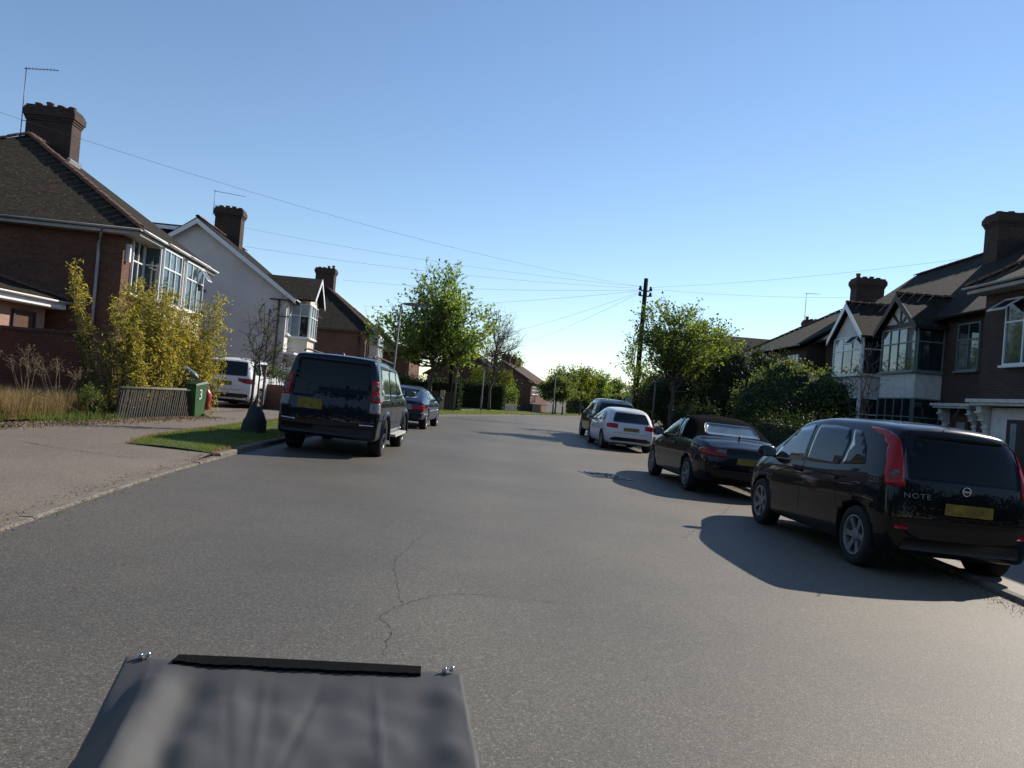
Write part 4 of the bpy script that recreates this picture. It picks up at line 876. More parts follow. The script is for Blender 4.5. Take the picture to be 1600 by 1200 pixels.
def make_car(name, label, cat, sp, loc, heading, scale=1.0, group='cars parked along the road', flat=False):
    root = empty(name, (0, 0, 0), label, cat, group); c = Car(root, sp['L']); L = sp['L']
    ys = sorted(set(sp.get('ys', []) + [0, 0.10] + [a for a, b in sp['roof'] if 0.1 < a < L - 0.1] + [a for a, b in sp['roof'][1:-1]] + [L - 0.10, L]))
    y2 = [ys[0]]
    for y in ys[1:]:
        if y - y2[-1] < 0.07: continue
        while y - y2[-1] > 0.42: y2.append(y2[-1] + (y - y2[-1]) / 2 if y - y2[-1] < 0.84 else y2[-1] + 0.4)
        y2.append(y)
    ys = y2
    wm, D, rpf, fpf = sp['w'], sp.get('D', 0.9), sp['rear'], sp['front']
    rings = []
    for y in ys:
        wf = ev(sp['plan'], y); zt = ev(sp['roof'], y); zs = min(ev(sp['belt'], y), zt - 0.06); zb = ev(sp['bot'], y)
        w = wm * wf; green = max(0, min(1, (zt - zs - 0.1) / 0.3)); wt = ev(sp['top'], y) if 'top' in sp else wm * (0.84 * (1 - green) + 0.74 * green) * min(1, wf * 1.01)
        rng = zs - zb
        bx_ = sp.get('box', 0)
        sd_ = [(w * (.86 + .09 * bx_), zb), (w * (.965 + .025 * bx_), zb + .07 - .03 * bx_), (w * 1.0, zb + rng * .45), (w * .985, zs - .05 - 0.02 * green), (w * (.955 - .01 * green), zs + .005), (w * (.955) * .5 + wt * .5 + .012, (zs + zt) / 2 + .01), (wt + .012, zt - (.07 - .035 * bx_) * green - .012), (wt * (.86 + .08 * bx_), zt - .004)]
        ring = []
        for x, z in sd_: ring.append([x, y, z])
        ring = [[0, y, zb - .0], [w * .43, y, zb]] + ring + [[wt * .45, y, zt + sp.get('crown', .03) * .7], [0, y, zt + sp.get('crown', .03)]]
        for p in ring:
            if y < D: p[1] = y + ev(rpf, p[2]) * (1 - y / D)
            DF = sp.get('DF', 0.7)
            if y > L - DF: p[1] = p[1] - ev(fpf, p[2]) * (1 - (L - y) / DF)
        rings.append(ring)
    n = len(rings[0]); V = []; idx = []
    for ring in rings:
        row = []
        for i, p in enumerate(ring): row.append(len(V)); V.append(p)
        for i in range(n - 2, 0, -1): row.append(len(V)); V.append([-ring[i][0], ring[i][1], ring[i][2]])
        idx.append(row)
    m = len(idx[0]); Fs = []; mi = []
    for a in range(len(idx) - 1):
        ym = (ys[a] + ys[a + 1]) / 2
        for i in range(m):
            j = (i + 1) % m; Fs.append((idx[a][i], idx[a][j], idx[a + 1][j], idx[a + 1][i]))
            k = i if i < n - 1 else m - 1 - i
            t = 0
            if k <= 1: t = 1
            if 'soft' in sp and k >= 6 and sp['soft'][0] < ym < sp['soft'][1]: t = 2
            mi.append(t)
    # caps: 5 columns (x = w, w/2, 0, -w/2, -w)
    for a, sgn, bul in ((0, 1, sp.get('bulge', .07)), (len(idx) - 1, -1, .16)):
        R = lambda i: idx[a][i]; Lf = lambda i: idx[a][(m - i) % m]
        rows = []
        for i in range(2, n - 2):
            if i == 2: rows.append([R(2), R(1), R(0), Lf(1), Lf(2)])
            elif i == n - 3: rows.append([R(i), R(n - 2), R(n - 1), Lf(n - 2), Lf(i)])
            else:
                p = V[R(i)]; q = []
                for f_, bb in ((.5, .75), (0, 1), (-.5, .75)): q.append(len(V)); V.append([p[0] * f_, p[1] - sgn * bul * bb, p[2]])
                rows.append([R(i)] + q + [Lf(i)])
        if True:
            for i_ in (1, 0):  pass
        for i in range(len(rows) - 1):
            for j in range(4):
                f = (rows[i][j], rows[i][j + 1], rows[i + 1][j + 1], rows[i + 1][j])
                Fs.append(f if sgn > 0 else f[::-1]); mi.append(0)
        for col_, bb in ((1, .75), (2, 1), (n - 2, .75), (n - 1, 1)):
            V[R(col_)][1] -= sgn * bul * bb * .8
            if col_ not in (0, n - 1): V[Lf(col_)][1] -= sgn * bul * bb * .8
        V[R(0)][1] -= sgn * bul * .8
    me = bpy.data.meshes.new('body'); me.from_pydata([tuple(v) for v in V], [], Fs)
    for mt in (sp['paint'], M_plast, M_canvas): me.materials.append(mt)
    me.polygons.foreach_set('material_index', mi); me.polygons.foreach_set('use_smooth', [True] * len(Fs)); me.update()
    bm = bmesh.new(); bm.from_mesh(me); bmesh.ops.recalc_face_normals(bm, faces=bm.faces); bm.to_mesh(me); bm.free()
    tmp = bpy.data.objects.new('tmp_body', me); COL.objects.link(tmp)
    sm = tmp.modifiers.new('s', 'SUBSURF'); sm.levels = sm.render_levels = 2
    cut = MB(); wr = sp['wr']
    for y in sp['axles']:
        for sx_ in (-1, 1): cut.lathe([(wr + sp.get('arch', .05), sx_ * (wm - .30)), (wr + sp.get('arch', .05), sx_ * (wm + .3))], 40, (0, y, wr), 'x'); k_ = len(cut.v); cut.f += [tuple(range(k_ - 80, k_ - 40)), tuple(range(k_ - 1, k_ - 41, -1))]; cut.m += [0, 0]; cut.sm += [False, False]
    cm = cut.mesh('cut', M_plast, uv=False)
    bm = bmesh.new(); bm.from_mesh(cm); bmesh.ops.recalc_face_normals(bm, faces=bm.faces); bm.to_mesh(cm); bm.free()
    co = bpy.data.objects.new('tmp_cut', cm); COL.objects.link(co)
    bo = tmp.modifiers.new('b', 'BOOLEAN'); bo.object = co; bo.operation = 'DIFFERENCE'; bo.solver = 'EXACT'
    dg = bpy.context.evaluated_depsgraph_get(); dg.update()
    me2 = bpy.data.meshes.new_from_object(tmp.evaluated_get(dg), preserve_all_data_layers=True, depsgraph=dg); me2.name = 'body'
    bpy.data.objects.remove(tmp); bpy.data.objects.remove(co)
    mnames = [mm.name for mm in me2.materials]
    bm = bmesh.new(); bm.from_mesh(me2)
    pi_ = mnames.index(M_plast.name) if M_plast.name in mnames else 0
    for f in bm.faces:   # the walls of the wheel housings are black liner
        cc = f.calc_center_median()
        for y in sp['axles']:
            dd = math.hypot(cc.y - y, cc.z - wr)
            if dd < wr + .12 and (f.normal.y * (cc.y - y) + f.normal.z * (cc.z - wr)) / max(dd, 1e-6) < -.985: f.material_index = pi_; f.smooth = False
            if abs(abs(cc.x) - (wm - .30)) < 0.004 and dd < wr + .1: f.material_index = pi_; f.smooth = False
    bmesh.ops.triangulate(bm, faces=[f for f in bm.faces if len(f.verts) > 4])
    bm.to_mesh(me2)
    c.bvh = BVHTree.FromBMesh(bm)
    so2 = bm.copy(); bmesh.ops.recalc_face_normals(so2, faces=so2.faces); so2.normal_update()
    for v in so2.verts: v.co += v.normal * .009
    c.solid = bpy.data.meshes.new('solid'); so2.to_mesh(c.solid); so2.free()
    if 'soft' in sp:   # the folding roof becomes a part of its own
        si = mnames.index(M_canvas.name)
        b2 = bm.copy(); bmesh.ops.delete(b2, geom=[f for f in b2.faces if f.material_index != si], context='FACES'); ms = bpy.data.meshes.new('soft_top'); b2.to_mesh(ms); b2.free()
        for mt in me2.materials: ms.materials.append(mt)
        bmesh.ops.delete(bm, geom=[f for f in bm.faces if f.material_index == si], context='FACES'); bm.to_mesh(me2)
        so_ = bpy.data.objects.new('soft_top', ms); COL.objects.link(so_); so_.parent = root
    bm.free()
    body = bpy.data.objects.new('body', me2); COL.objects.link(body); body.parent = root
    c.body = body
    # wheels
    ty, rm = wheel_meshes(wr, sp.get('ww', .215), sp.get('spokes', (6, .07)), sp.get('alloy', M_alloy))
    for y in sp['axles']:
        for sx_ in (-1, 1):
            wo = bpy.data.objects.new('wheel', ty); COL.objects.link(wo); wo.parent = root
            wo.location = (sx_ * (wm - .02 - sp.get('ww', .215) * .5), y, wr); wo.rotation_euler = (0.4 + y, 0, 0 if sx_ > 0 else PI)
            ro = bpy.data.objects.new('rim', rm); COL.objects.link(ro); ro.parent = wo
    for ax_, sg_, poly, mat, nm, kw in sp['patches']:
        sides = (1, -1) if sg_ == 'b' else (sg_,)
        for s_ in sides:
            kw2 = dict(kw)
            if ax_ == 'y' and sg_ == 'b': pass
            c.patch(poly, ax_, s_, mat, nm, **kw2)
    for poly, mat, nm, kw in sp.get('rearpair', []):      # mirrored pair on the tail
        for s_ in (1, -1): c.patch([(x * s_, z) for x, z in poly], 'y', -1, mat, nm, **kw)
    for cv in sp.get('carve', []): c.carve(*cv)
    my, mz, mx = sp['mirror']
    for s_ in (-1, 1):
        b = MB(); k = 10
        prof = [(0.0, -.11), (0.05, -.105), (.085, -.07), (.095, 0), (.085, .06), (.055, .095), (0, .1)]
        b.lathe([(r_ * 1.0, h) for r_, h in prof], 14, (0, 0, 0), 'x')
        b.v = [(x * 1.15 + s_ * (mx + .09), y * (1.0 if y > 0 else .55) + my, z * .82 + mz) for x, y, z in b.v]
        b.tube([(s_ * (mx - .06), my, mz - .07), (s_ * (mx + .06), my, mz - .03)], .025, 6)
        mo = c.add(b, 'door_mirror', sp.get('mirmat', sp['paint']))
        b = MB(); b.box((s_ * (mx + .09), my - .052, mz), (.17, .008, .11)); c.add(b, 'mirror_glass', M_cglassS, mo)
    for (y, z) in sp['handles']:
        for s_ in (-1, 1):
            h = c.bvh.ray_cast(Vector((s_ * 3, y, z)), Vector((-s_, 0, 0)))
            if h[0]:
                b = MB(); b.box(h[0] + Vector((s_ * .018, 0, 0)), (.018, .17, .028)); b.box(h[0] + Vector((s_ * .008, -.07, 0)), (.02, .02, .024)); b.box(h[0] + Vector((s_ * .008, .07, 0)), (.02, .02, .024)); c.add(b, 'door_handle', sp.get('handmat', sp['paint']))
    if 'plate' in sp:
        x, z, w, h = sp['plate']; hh = c.bvh.ray_cast(Vector((x, -3, z)), Vector((0, 1, 0)))
        b = MB(); b.box(hh[0] + Vector((0, -.012, 0)), (w, .012, h)); c.add(b, 'number_plate', M_plate)
    if 'bumperstep' in sp: pass
    root.location = loc; root.rotation_euler = (0, 0.03 if not flat else 0, heading); root.scale = scale if hasattr(scale, '__len__') else (scale,) * 3
    return c
def doors(lines, z0, z1):
    return [('x', 'b', strip(l, .014), M_gap, 'door_seam', dict(off=.0015, grid=.15, skirt=.002)) for l in lines]

cars = {}
def put_rear(x, y): return (x, y, gz(x, y))

# black family hatchback, right foreground
FK = [(0.1, .22), (.45, .02), (.6, .0), (.8, .08), (1.0, .2)]
sp = dict(L=4.08, w=.845, wr=.315, box=.7, axles=(.62, 3.22), paint=P_black, crown=.035,
    roof=[(0, 1.50), (.25, 1.535), (1.0, 1.56), (1.9, 1.555), (2.5, 1.49), (2.9, 1.30), (3.32, 1.03), (3.75, .93), (4.08, .74)],
    belt=[(0, 1.02), (.6, 1.03), (1.5, .97), (3.0, .90), (3.5, .84), (4.08, .66)], bot=[(0, .24), (.5, .20), (3.6, .19), (4.08, .24)],
    plan=[(0, .93), (.2, .98), (.8, 1.0), (3.2, 1.0), (3.8, .93), (4.08, .74)],
    rear=[(.2, .07), (.34, .02), (.5, 0), (.68, .0), (.74, .04), (.95, .06), (1.2, .12), (1.4, .19), (1.5, .26)], front=FK, D=.95, bulge=.045,
    spokes=(6, .085), mirror=(2.98, 1.02, .80), handles=[(1.18, .87), (2.1, .86)], plate=(0.03, .74, .52, .115),
    patches=[
        ('x', 'b', rp([(2.05, .98), (2.98, .93), (2.88, 1.12), (2.55, 1.36), (2.2, 1.44), (2.08, 1.45)], .05), M_cglassL, 'side_window', {}),
        ('x', 'b', rp([(1.13, 1.02), (1.97, .985), (1.98, 1.45), (1.55, 1.46), (1.2, 1.44), (1.08, 1.30)], .05), M_cglass, 'side_window', {}),
        ('x', 'b', rp([(.60, 1.08), (1.07, 1.03), (1.03, 1.30), (1.12, 1.44), (.92, 1.42), (.70, 1.26)], .04), M_cglass, 'quarter_window', {}),
        ('y', -1, rp([(-.63, .98), (.63, .98), (.63, 1.20), (.57, 1.45), (-.57, 1.45), (-.63, 1.20)], .05), M_cglassD, 'rear_window', dict(off=.0015, skirt=.001)),
        ('y', 1, rp([(-.66, 1.02), (.66, 1.02), (.52, 1.44), (-.52, 1.44)], .06), M_cglass, 'windscreen', dict(grid=.12)),
        ('y', -1, strip([(-.74, .92), (-.70, .70), (-.3, .66), (.3, .66), (.70, .70), (.74, .92)], .016), M_gap, 'boot_seam', dict(off=.0015, grid=.15, skirt=.002)),
        ('y', -1, rp([(-.66, .30), (.66, .30), (.62, .42), (-.62, .42)], .04), M_plast, 'bumper_insert', {}),
        ('x', 'b', strip([(.72, .60), (.55, .605)], .045), M_clear, 'bumper_reflector', dict(off=.004)),
    ] + doors([[(2.0, 1.47), (2.01, .9), (1.98, .3)], [(1.06, .62), (1.13, .8), (1.1, 1.04)], [(3.05, .9), (3.02, .6), (2.86, .3)], [(.9, .90), (1.9, .89), (3.02, .85)]], 0, 0),
    carve=[('yz', [(-.3, .90), (.16, .92), (.24, 1.08), (.32, 1.28), (.46, 1.39), (.78, 1.47), (.95, 1.62), (-.3, 1.62)], .64, 1.1, M_red, 'tail_light')],
    rearpair=[([(.60, .50), (.72, .50), (.72, .545), (.60, .545)], M_red, 'bumper_reflector', dict(off=.004))])
Cn = make_car('hatchback', 'black family hatchback with tall red tail lights, the nearest parked car on the right', 'car', sp, (4.93, 8.38, gz(4.9, 8.4)), math.radians(4.5), (1.04, 1.04, 1.075))
def text_mesh(c, txt, loc, size, mat, name, label=None, rot=(PI / 2, 0, 0), ext=.004, parent=None):
    cu = bpy.data.curves.new('t', 'FONT'); cu.body = txt; cu.size = size; cu.extrude = ext; cu.align_x = 'CENTER'; cu.align_y = 'CENTER'; cu.resolution_u = 3; cu.space_character = 1.15
    o = bpy.data.objects.new('t', cu); COL.objects.link(o); dg = bpy.context.evaluated_depsgraph_get(); dg.update()
    me = bpy.data.meshes.new_from_object(o.evaluated_get(dg)); bpy.data.objects.remove(o); me.name = name; me.materials.clear(); me.materials.append(mat)
    ob = bpy.data.objects.new(name, me); COL.objects.link(ob); ob.location = loc; ob.rotation_euler = rot
    if parent is not None: ob.parent = parent
    elif c: ob.parent = c.root
    return ob
hq = [Cn.bvh.ray_cast(Vector((-.52 + dx, -3, .835 + dz)), Vector((0, 1, 0)))[0] for dx, dz in ((0, 0), (.09, 0), (-.09, 0), (0, .03), (0, -.03))]
ux = (hq[1] - hq[2]).normalized(); uz = (hq[3] - hq[4]).normalized(); un = ux.cross(uz)
o = text_mesh(Cn, 'NOTE', (0, 0, 0), .072, M_chrome, 'badge_lettering'); Mx = Matrix((ux * 1.35, uz, un)).transposed().to_4x4(); Mx.translation = hq[0] + un * .010; o.matrix_basis = Mx
hy = Cn.bvh.ray_cast(Vector((0, -3, .93)), Vector((0, 1, 0)))[0].y
b = MB(); b.lathe([(.038, -.008), (.038, .008), (.047, .008), (.047, -.008)], 24, (0, hy - .012, .93), 'y', closed=True); b.box((0, hy - .016, .93), (.105, .01, .02)); Cn.add(b, 'round_emblem', M_chrome)
for s_ in (-1, 1):
    hh = Cn.bvh.ray_cast(Vector((s_ * .72, -3, 1.02)), Vector((0, 1, 0)))[0]
    b = MB(); b.lathe([(0, -.014), (.045, -.013), (.055, -.008), (.058, .0)], 18, (hh.x, hh.y, 1.02), 'y'); Cn.add(b, 'reversing_light', M_lens)
b = MB(); b.tube([(.05, .5, 1.57), (.05, .32, 1.78)], .006, 5); Cn.add(b, 'roof_aerial', M_plast)
b = MB(); b.tube([(0, hy + .03, 1.0), (-.25, hy + .04, 1.03), (-.42, hy + .06, 1.04)], .009, 5); Cn.add(b, 'rear_wiper', M_plast)

# dark convertible behind it
sp = dict(L=4.63, w=.875, wr=.315, axles=(1.0, 3.675), paint=P_plum, crown=.03, soft=(.86, 2.95),
    roof=[(0, .90), (.3, 1.00), (.86, 1.03), (1.12, 1.22), (1.45, 1.36), (1.9, 1.42), (2.35, 1.41), (2.75, 1.30), (3.25, .99), (4.0, .85), (4.45, .74), (4.63, .64)],
    belt=[(0, .86), (.8, .955), (1.5, .94), (3.0, .90), (3.7, .80), (4.63, .58)], bot=[(0, .28), (.6, .19), (4.2, .18), (4.63, .24)],
    plan=[(0, .84), (.2, .93), (.7, .985), (1.1, 1.0), (3.6, 1.0), (4.3, .9), (4.63, .68)],
    rear=[(.2, .12), (.42, 0), (.6, 0), (.8, .05), (.95, .13), (1.4, .2)], front=FK, D=.8, bulge=.09,
    spokes=(7, .06), carve=[('yz', [(-.3, .71), (.30, .76), (.46, .83), (.30, .875), (-.3, .87)], .42, 1.1, M_redd, 'tail_light')], mirror=(3.02, 1.0, .84), handles=[(1.98, .84)], plate=(0.02, .69, .52, .115),
    patches=[
        ('x', 'b', rp([(1.95, .975), (3.02, .95), (2.98, 1.0), (2.68, 1.22), (2.4, 1.32), (2.02, 1.34)], .04), M_cglassL, 'side_window', {}),
        ('x', 'b', rp([(1.66, .985), (1.90, .975), (1.95, 1.335), (1.78, 1.33), (1.70, 1.2)], .04), M_cglassL, 'quarter_window', {}),
        ('y', -1, rp([(-.56, 1.075), (.56, 1.075), (.50, 1.30), (-.50, 1.30)], .08), M_chrome, 'window_surround', dict(off=.003)),
        ('y', -1, rp([(-.54, 1.09), (.54, 1.09), (.48, 1.285), (-.48, 1.285)], .07), M_cglassS, 'rear_window', dict(off=.007)),
        ('y', 1, rp([(-.66, .99), (.66, .99), (.54, 1.33), (-.54, 1.33)], .06), M_cglass, 'windscreen', dict(grid=.12)),
        ('y', -1, strip([(-.70, .66), (.70, .66)], .010), M_gap, 'boot_seam', dict(off=.0015, grid=.15, skirt=.002)),
        ('y', -1, strip([(-.72, .50), (.72, .50)], .02), M_plast, 'bumper_strip', dict(off=.004, grid=.15)),
    ] + doors([[(1.72, .98), (1.66, .7), (1.72, .32)], [(3.12, .9), (3.14, .6), (3.0, .3)]], 0, 0),
    rearpair=[(rp([(.43, .81), (.60, .81), (.60, .865), (.44, .868)], .01), M_lens, 'reversing_light', dict(off=.012))])
Cs = make_car('convertible', 'dark convertible with black canvas roof up and pale rear window', 'car', sp, (4.45, 14.42, gz(4.4, 14.5)), math.radians(4), (1.0, 1.0, 1.05))
b = MB(); b.tube([(.0, .62, 1.04), (0, .55, 1.12)], .018, 6); Cs.add(b, 'aerial_stub', M_plast)

# white hatchback
sp = dict(L=3.95, w=.87, wr=.31, axles=(.72, 3.19), paint=P_white, crown=.03,
    roof=[(0, 1.33), (.25, 1.385), (.9, 1.42), (1.7, 1.42), (2.3, 1.31), (3.02, .98), (3.6, .86), (3.95, .66)],
    belt=[(0, .93), (1.5, .93), (3.0, .88), (3.95, .6)], bot=[(0, .24), (.5, .18), (3.6, .18), (3.95, .24)],
    plan=[(0, .86), (.25, .96), (.7, 1.0), (3.2, 1.0), (3.95, .7)], rear=[(.2, .1), (.4, 0), (.7, .01), (.9, .08), (1.1, .25), (1.3, .42), (1.45, .5)], front=FK, D=1.2, bulge=.08,
    spokes=(5, .08), mirror=(2.75, .98, .84), handles=[(1.5, .82)], plate=(0, .73, .52, .115),
    patches=[
        ('x', 'b', rp([(1.2, .95), (2.8, .92), (2.35, 1.22), (1.8, 1.31), (1.25, 1.30)], .05), M_cglassL, 'side_window', {}),
        ('x', 'b', rp([(.62, .98), (1.12, .95), (1.17, 1.3), (.9, 1.25)], .05), M_cglass, 'quarter_window', {}),
        ('y', -1, rp([(-.63, .94), (.63, .94), (.52, 1.27), (-.52, 1.27)], .08), M_cglass, 'rear_window', {}),
        ('y', 1, rp([(-.66, .99), (.66, .99), (.54, 1.33), (-.54, 1.33)], .06), M_cglass, 'windscreen', dict(grid=.12)),
        ('y', -1, rp([(-.62, .22), (.62, .22), (.70, .38), (.55, .46), (-.55, .46), (-.70, .38)], .04), M_plast, 'bumper_insert', {}),
        ('y', -1, strip([(-.74, .60), (.74, .60)], .010), M_gap, 'boot_seam', dict(off=.0015, grid=.15, skirt=.002)),
    ] + doors([[(1.16, .95), (1.10, .7), (1.16, .32)], [(2.85, .9), (2.86, .6), (2.7, .3)]], 0, 0),
    carve=[('yz', [(-.3, .73), (.20, .76), (.30, .86), (.14, .90), (-.3, .90)], .46, 1.1, M_red, 'tail_light')])
Cw = make_car('hatchback', 'white hatchback with red tail lights in front of the dark estate car', 'car', sp, (4.05, 25.9, gz(4, 26)), math.radians(4), 1.0)

# dark car ahead of the white one (only its side, roof and rear window show)
sp = dict(L=4.7, w=.93, wr=.36, axles=(.95, 3.75), paint=P_black, crown=.03, arch=.05,
    roof=[(0, 1.52), (.3, 1.60), (1.0, 1.68), (2.2, 1.70), (2.8, 1.58), (3.45, 1.20), (4.3, 1.06), (4.7, .88)],
    belt=[(0, 1.12), (3.4, 1.08), (4.7, .8)], bot=[(0, .34), (.5, .25), (4.3, .25), (4.7, .34)],
    plan=[(0, .88), (.25, .96), (.8, 1.0), (4.0, 1.0), (4.7, .76)], rear=[(.3, .08), (.5, 0), (.9, .02), (1.1, .08), (1.5, .35), (1.65, .42)], front=FK, D=1.1,
    spokes=(5, .09), mirror=(3.3, 1.22, .92), handles=[(1.5, 1.02), (2.4, 1.0)], plate=(0, .9, .52, .115), mirmat=P_black,
    patches=[
        ('x', 'b', rp([(2.1, 1.16), (3.25, 1.14), (2.75, 1.5), (2.15, 1.58)], .05), M_cglassL, 'side_window', {}),
        ('x', 'b', rp([(1.15, 1.17), (2.02, 1.16), (2.06, 1.58), (1.3, 1.57)], .05), M_cglass, 'side_window', {}),
        ('x', 'b', rp([(.5, 1.2), (1.07, 1.18), (1.2, 1.56), (.8, 1.5)], .05), M_cglass, 'quarter_window', {}),
        ('y', -1, rp([(-.68, 1.14), (.68, 1.14), (.58, 1.54), (-.58, 1.54)], .08), M_cglass, 'rear_window', {}),
        ('y', 1, rp([(-.7, 1.2), (.7, 1.2), (.58, 1.58), (-.58, 1.58)], .06), M_cglass, 'windscreen', dict(grid=.12)),
        ('x', 'b', strip([(.9, 1.66), (2.6, 1.64)], .03), M_chrome, 'roof_rail', dict(off=.015)),
    ] + doors([[(2.06, 1.55), (2.05, .9), (2.0, .35)], [(1.1, 1.1), (1.2, .8)], [(3.4, 1.0), (3.3, .4)]], 0, 0),
    carve=[('yz', [(-.3, .92), (.20, .94), (.28, 1.1), (-.3, 1.1)], .6, 1.1, M_redd, 'tail_light')])
Cm = make_car('estate_car', 'tall black car parked ahead of the white hatchback', 'car', sp, (4.28, 31.0, gz(4, 31)), math.radians(3), 1.0)

# big dark blue off-roader on the left
sp = dict(L=4.83, w=.955, wr=.39, box=1, axles=(.98, 3.865), paint=P_navy, crown=.02, arch=.055, ww=.25,
    roof=[(0, 1.86), (.25, 1.89), (1.6, 1.885), (2.1, 1.85), (3.0, 1.81), (3.25, 1.72), (3.72, 1.27), (4.5, 1.17), (4.83, 1.02)],
    belt=[(0, 1.17), (3.6, 1.15), (4.83, .98)], bot=[(0, .34), (.6, .32), (4.2, .32), (4.83, .38)],
    top=[(0, .745), (.3, .77), (3.2, .75), (3.75, .80), (4.83, .66)],
    plan=[(0, .965), (.12, .99), (.6, 1.0), (4.2, 1.0), (4.83, .88)], rear=[(.3, .02), (.45, -.03), (.74, -.03), (.78, .025), (1.15, .035), (1.5, .08), (1.88, .14)], front=[(.4, .1), (.6, 0), (1.0, .03), (1.2, .1)], D=.7, bulge=.02,
    spokes=(5, .085), alloy=M_alloyD, mirror=(3.42, 1.27, .98), mirmat=M_plast, handles=[(1.75, 1.06), (2.75, 1.06)], handmat=M_plast, plate=(-.36, .94, .46, .19),
    patches=[
        ('x', 'b', rp([(2.50, 1.19), (3.52, 1.19), (3.25, 1.58), (3.12, 1.70), (2.53, 1.72)], .05), M_cglassL, 'side_window', {}),
        ('x', 'b', rp([(1.50, 1.19), (2.42, 1.19), (2.44, 1.72), (1.53, 1.75)], .05), M_cglassL, 'side_window', {}),
        ('x', 'b', rp([(.38, 1.22), (1.42, 1.19), (1.44, 1.76), (.46, 1.78)], .05), M_cglassL, 'quarter_window', {}),
        ('y', -1, rp([(-.74, 1.06), (-.32, 1.06), (-.22, 1.19), (.74, 1.19), (.67, 1.78), (-.67, 1.78)], .06), M_cglassD, 'rear_window', dict(off=.0015, skirt=.001)),
        ('y', 1, rp([(-.74, 1.28), (.74, 1.28), (.62, 1.70), (-.62, 1.70)], .06), M_cglass, 'windscreen', dict(grid=.12)),
        ('y', -1, strip([(-.92, .74), (.92, .74)], .012), M_gap, 'boot_seam', dict(off=.0015, grid=.15, skirt=.002)),
        ('y', -1, rp([(-.86, .40), (.86, .40), (.88, .56), (-.88, .56)], .04), M_plast, 'bumper_insert', {}),
        ('x', 'b', strip([(.10, 1.13), (1.3, 1.13)], .012), M_chrome, 'side_moulding', dict(off=.006, grid=.2)),
        ('x', 'b', strip([(1.55, .50), (3.25, .50)], .03), M_chrome, 'sill_moulding', dict(off=.006, grid=.2)),
    ] + doors([[(2.47, 1.75), (2.46, .9), (2.45, .42)], [(1.46, 1.76), (1.47, 1.1), (1.62, .8), (1.62, .42)], [(3.55, 1.15), (3.5, .8), (3.3, .42)]], 0, 0),
    carve=[('xz', [(.765, 1.07), (1.1, 1.07), (1.1, 1.47), (.725, 1.47)], -.3, .15, M_red, 'tail_light'), ('xz', [(.76, .87), (1.1, .87), (1.1, 1.065), (.755, 1.065)], -.3, .15, M_clear, 'reversing_light')],
    rearpair=[(strip([(.60, .635), (.86, .645)], .022), M_chrome, 'bumper_moulding', dict(off=.008))])
Cd = make_car('off_roader', 'large dark blue off-roader with twin round tail lamps parked on the left', 'car', sp, (-3.27, 14.05, gz(-3.3, 14)), math.radians(0.5), .965)
for s_ in (-1, 1):
    for z, xx_ in ((1.165, .855), (1.345, .825)):
        hh = Cd.bvh.ray_cast(Vector((s_ * xx_, -3, z)), Vector((0, 1, 0)))[0]
        b = MB(); b.lathe([(.0, -.035), (.045, -.032), (.060, -.02), (.062, .0)], 20, (hh.x, hh.y, z), 'y'); Cd.add(b, 'round_lamp', M_lens)
    for y in (.98, 3.865):     # flared arches
        b = MB(); n = 18; pr = [];
        for i in range(n + 1):
            t = PI * (-.06 + 1.12 * i / n); 
            for (rr_, xx) in ((.445, -.045), (.445, .028), (.475, .032), (.53, -.02)): pr.append((s_ * (.955 + xx), y + rr_ * math.cos(t), .39 + rr_ * math.sin(t)))
        fs = [(i * 4 + k, i * 4 + k + 1, i * 4 + k + 5, i * 4 + k + 4) for i in range(n) for k in range(3)]
        b.add(pr, fs if s_ > 0 else [f[::-1] for f in fs], 0, True); Cd.add(b, 'wheel_arch', P_navy)
    b = MB(); b.box((s_ * 1.0, 2.42, .40), (.17, 1.7, .05)); b.box((s_ * .88, 1.9, .40), (.2, .05, .04)); b.box((s_ * .88, 2.9, .40), (.2, .05, .04)); Cd.add(b, 'side_step', simple('brushed_step', (.5, .48, .44), .5, .1, 5))
    b = MB(); b.tube([(s_ * .66, .35, 1.92), (s_ * .66, .5, 1.955), (s_ * .66, 2.9, 1.90), (s_ * .66, 3.05, 1.85)], .018, 6); Cd.add(b, 'roof_rail', M_plast)
b = MB(); b.prism([(.02, .55, 1.89), (.02, .75, 1.89), (.02, .52, 1.96)], (.03, 0, 0)); Cd.add(b, 'roof_aerial', M_gutter)
text_mesh(Cd, 'DISCOVERY', (-.42, Cd.bvh.ray_cast(Vector((-.42, -3, 1.13)), Vector((0, 1, 0)))[0].y - .012, 1.13), .05, simple('badge_dark_grey', (.08, .08, .085), .4), 'badge_lettering') if False else None

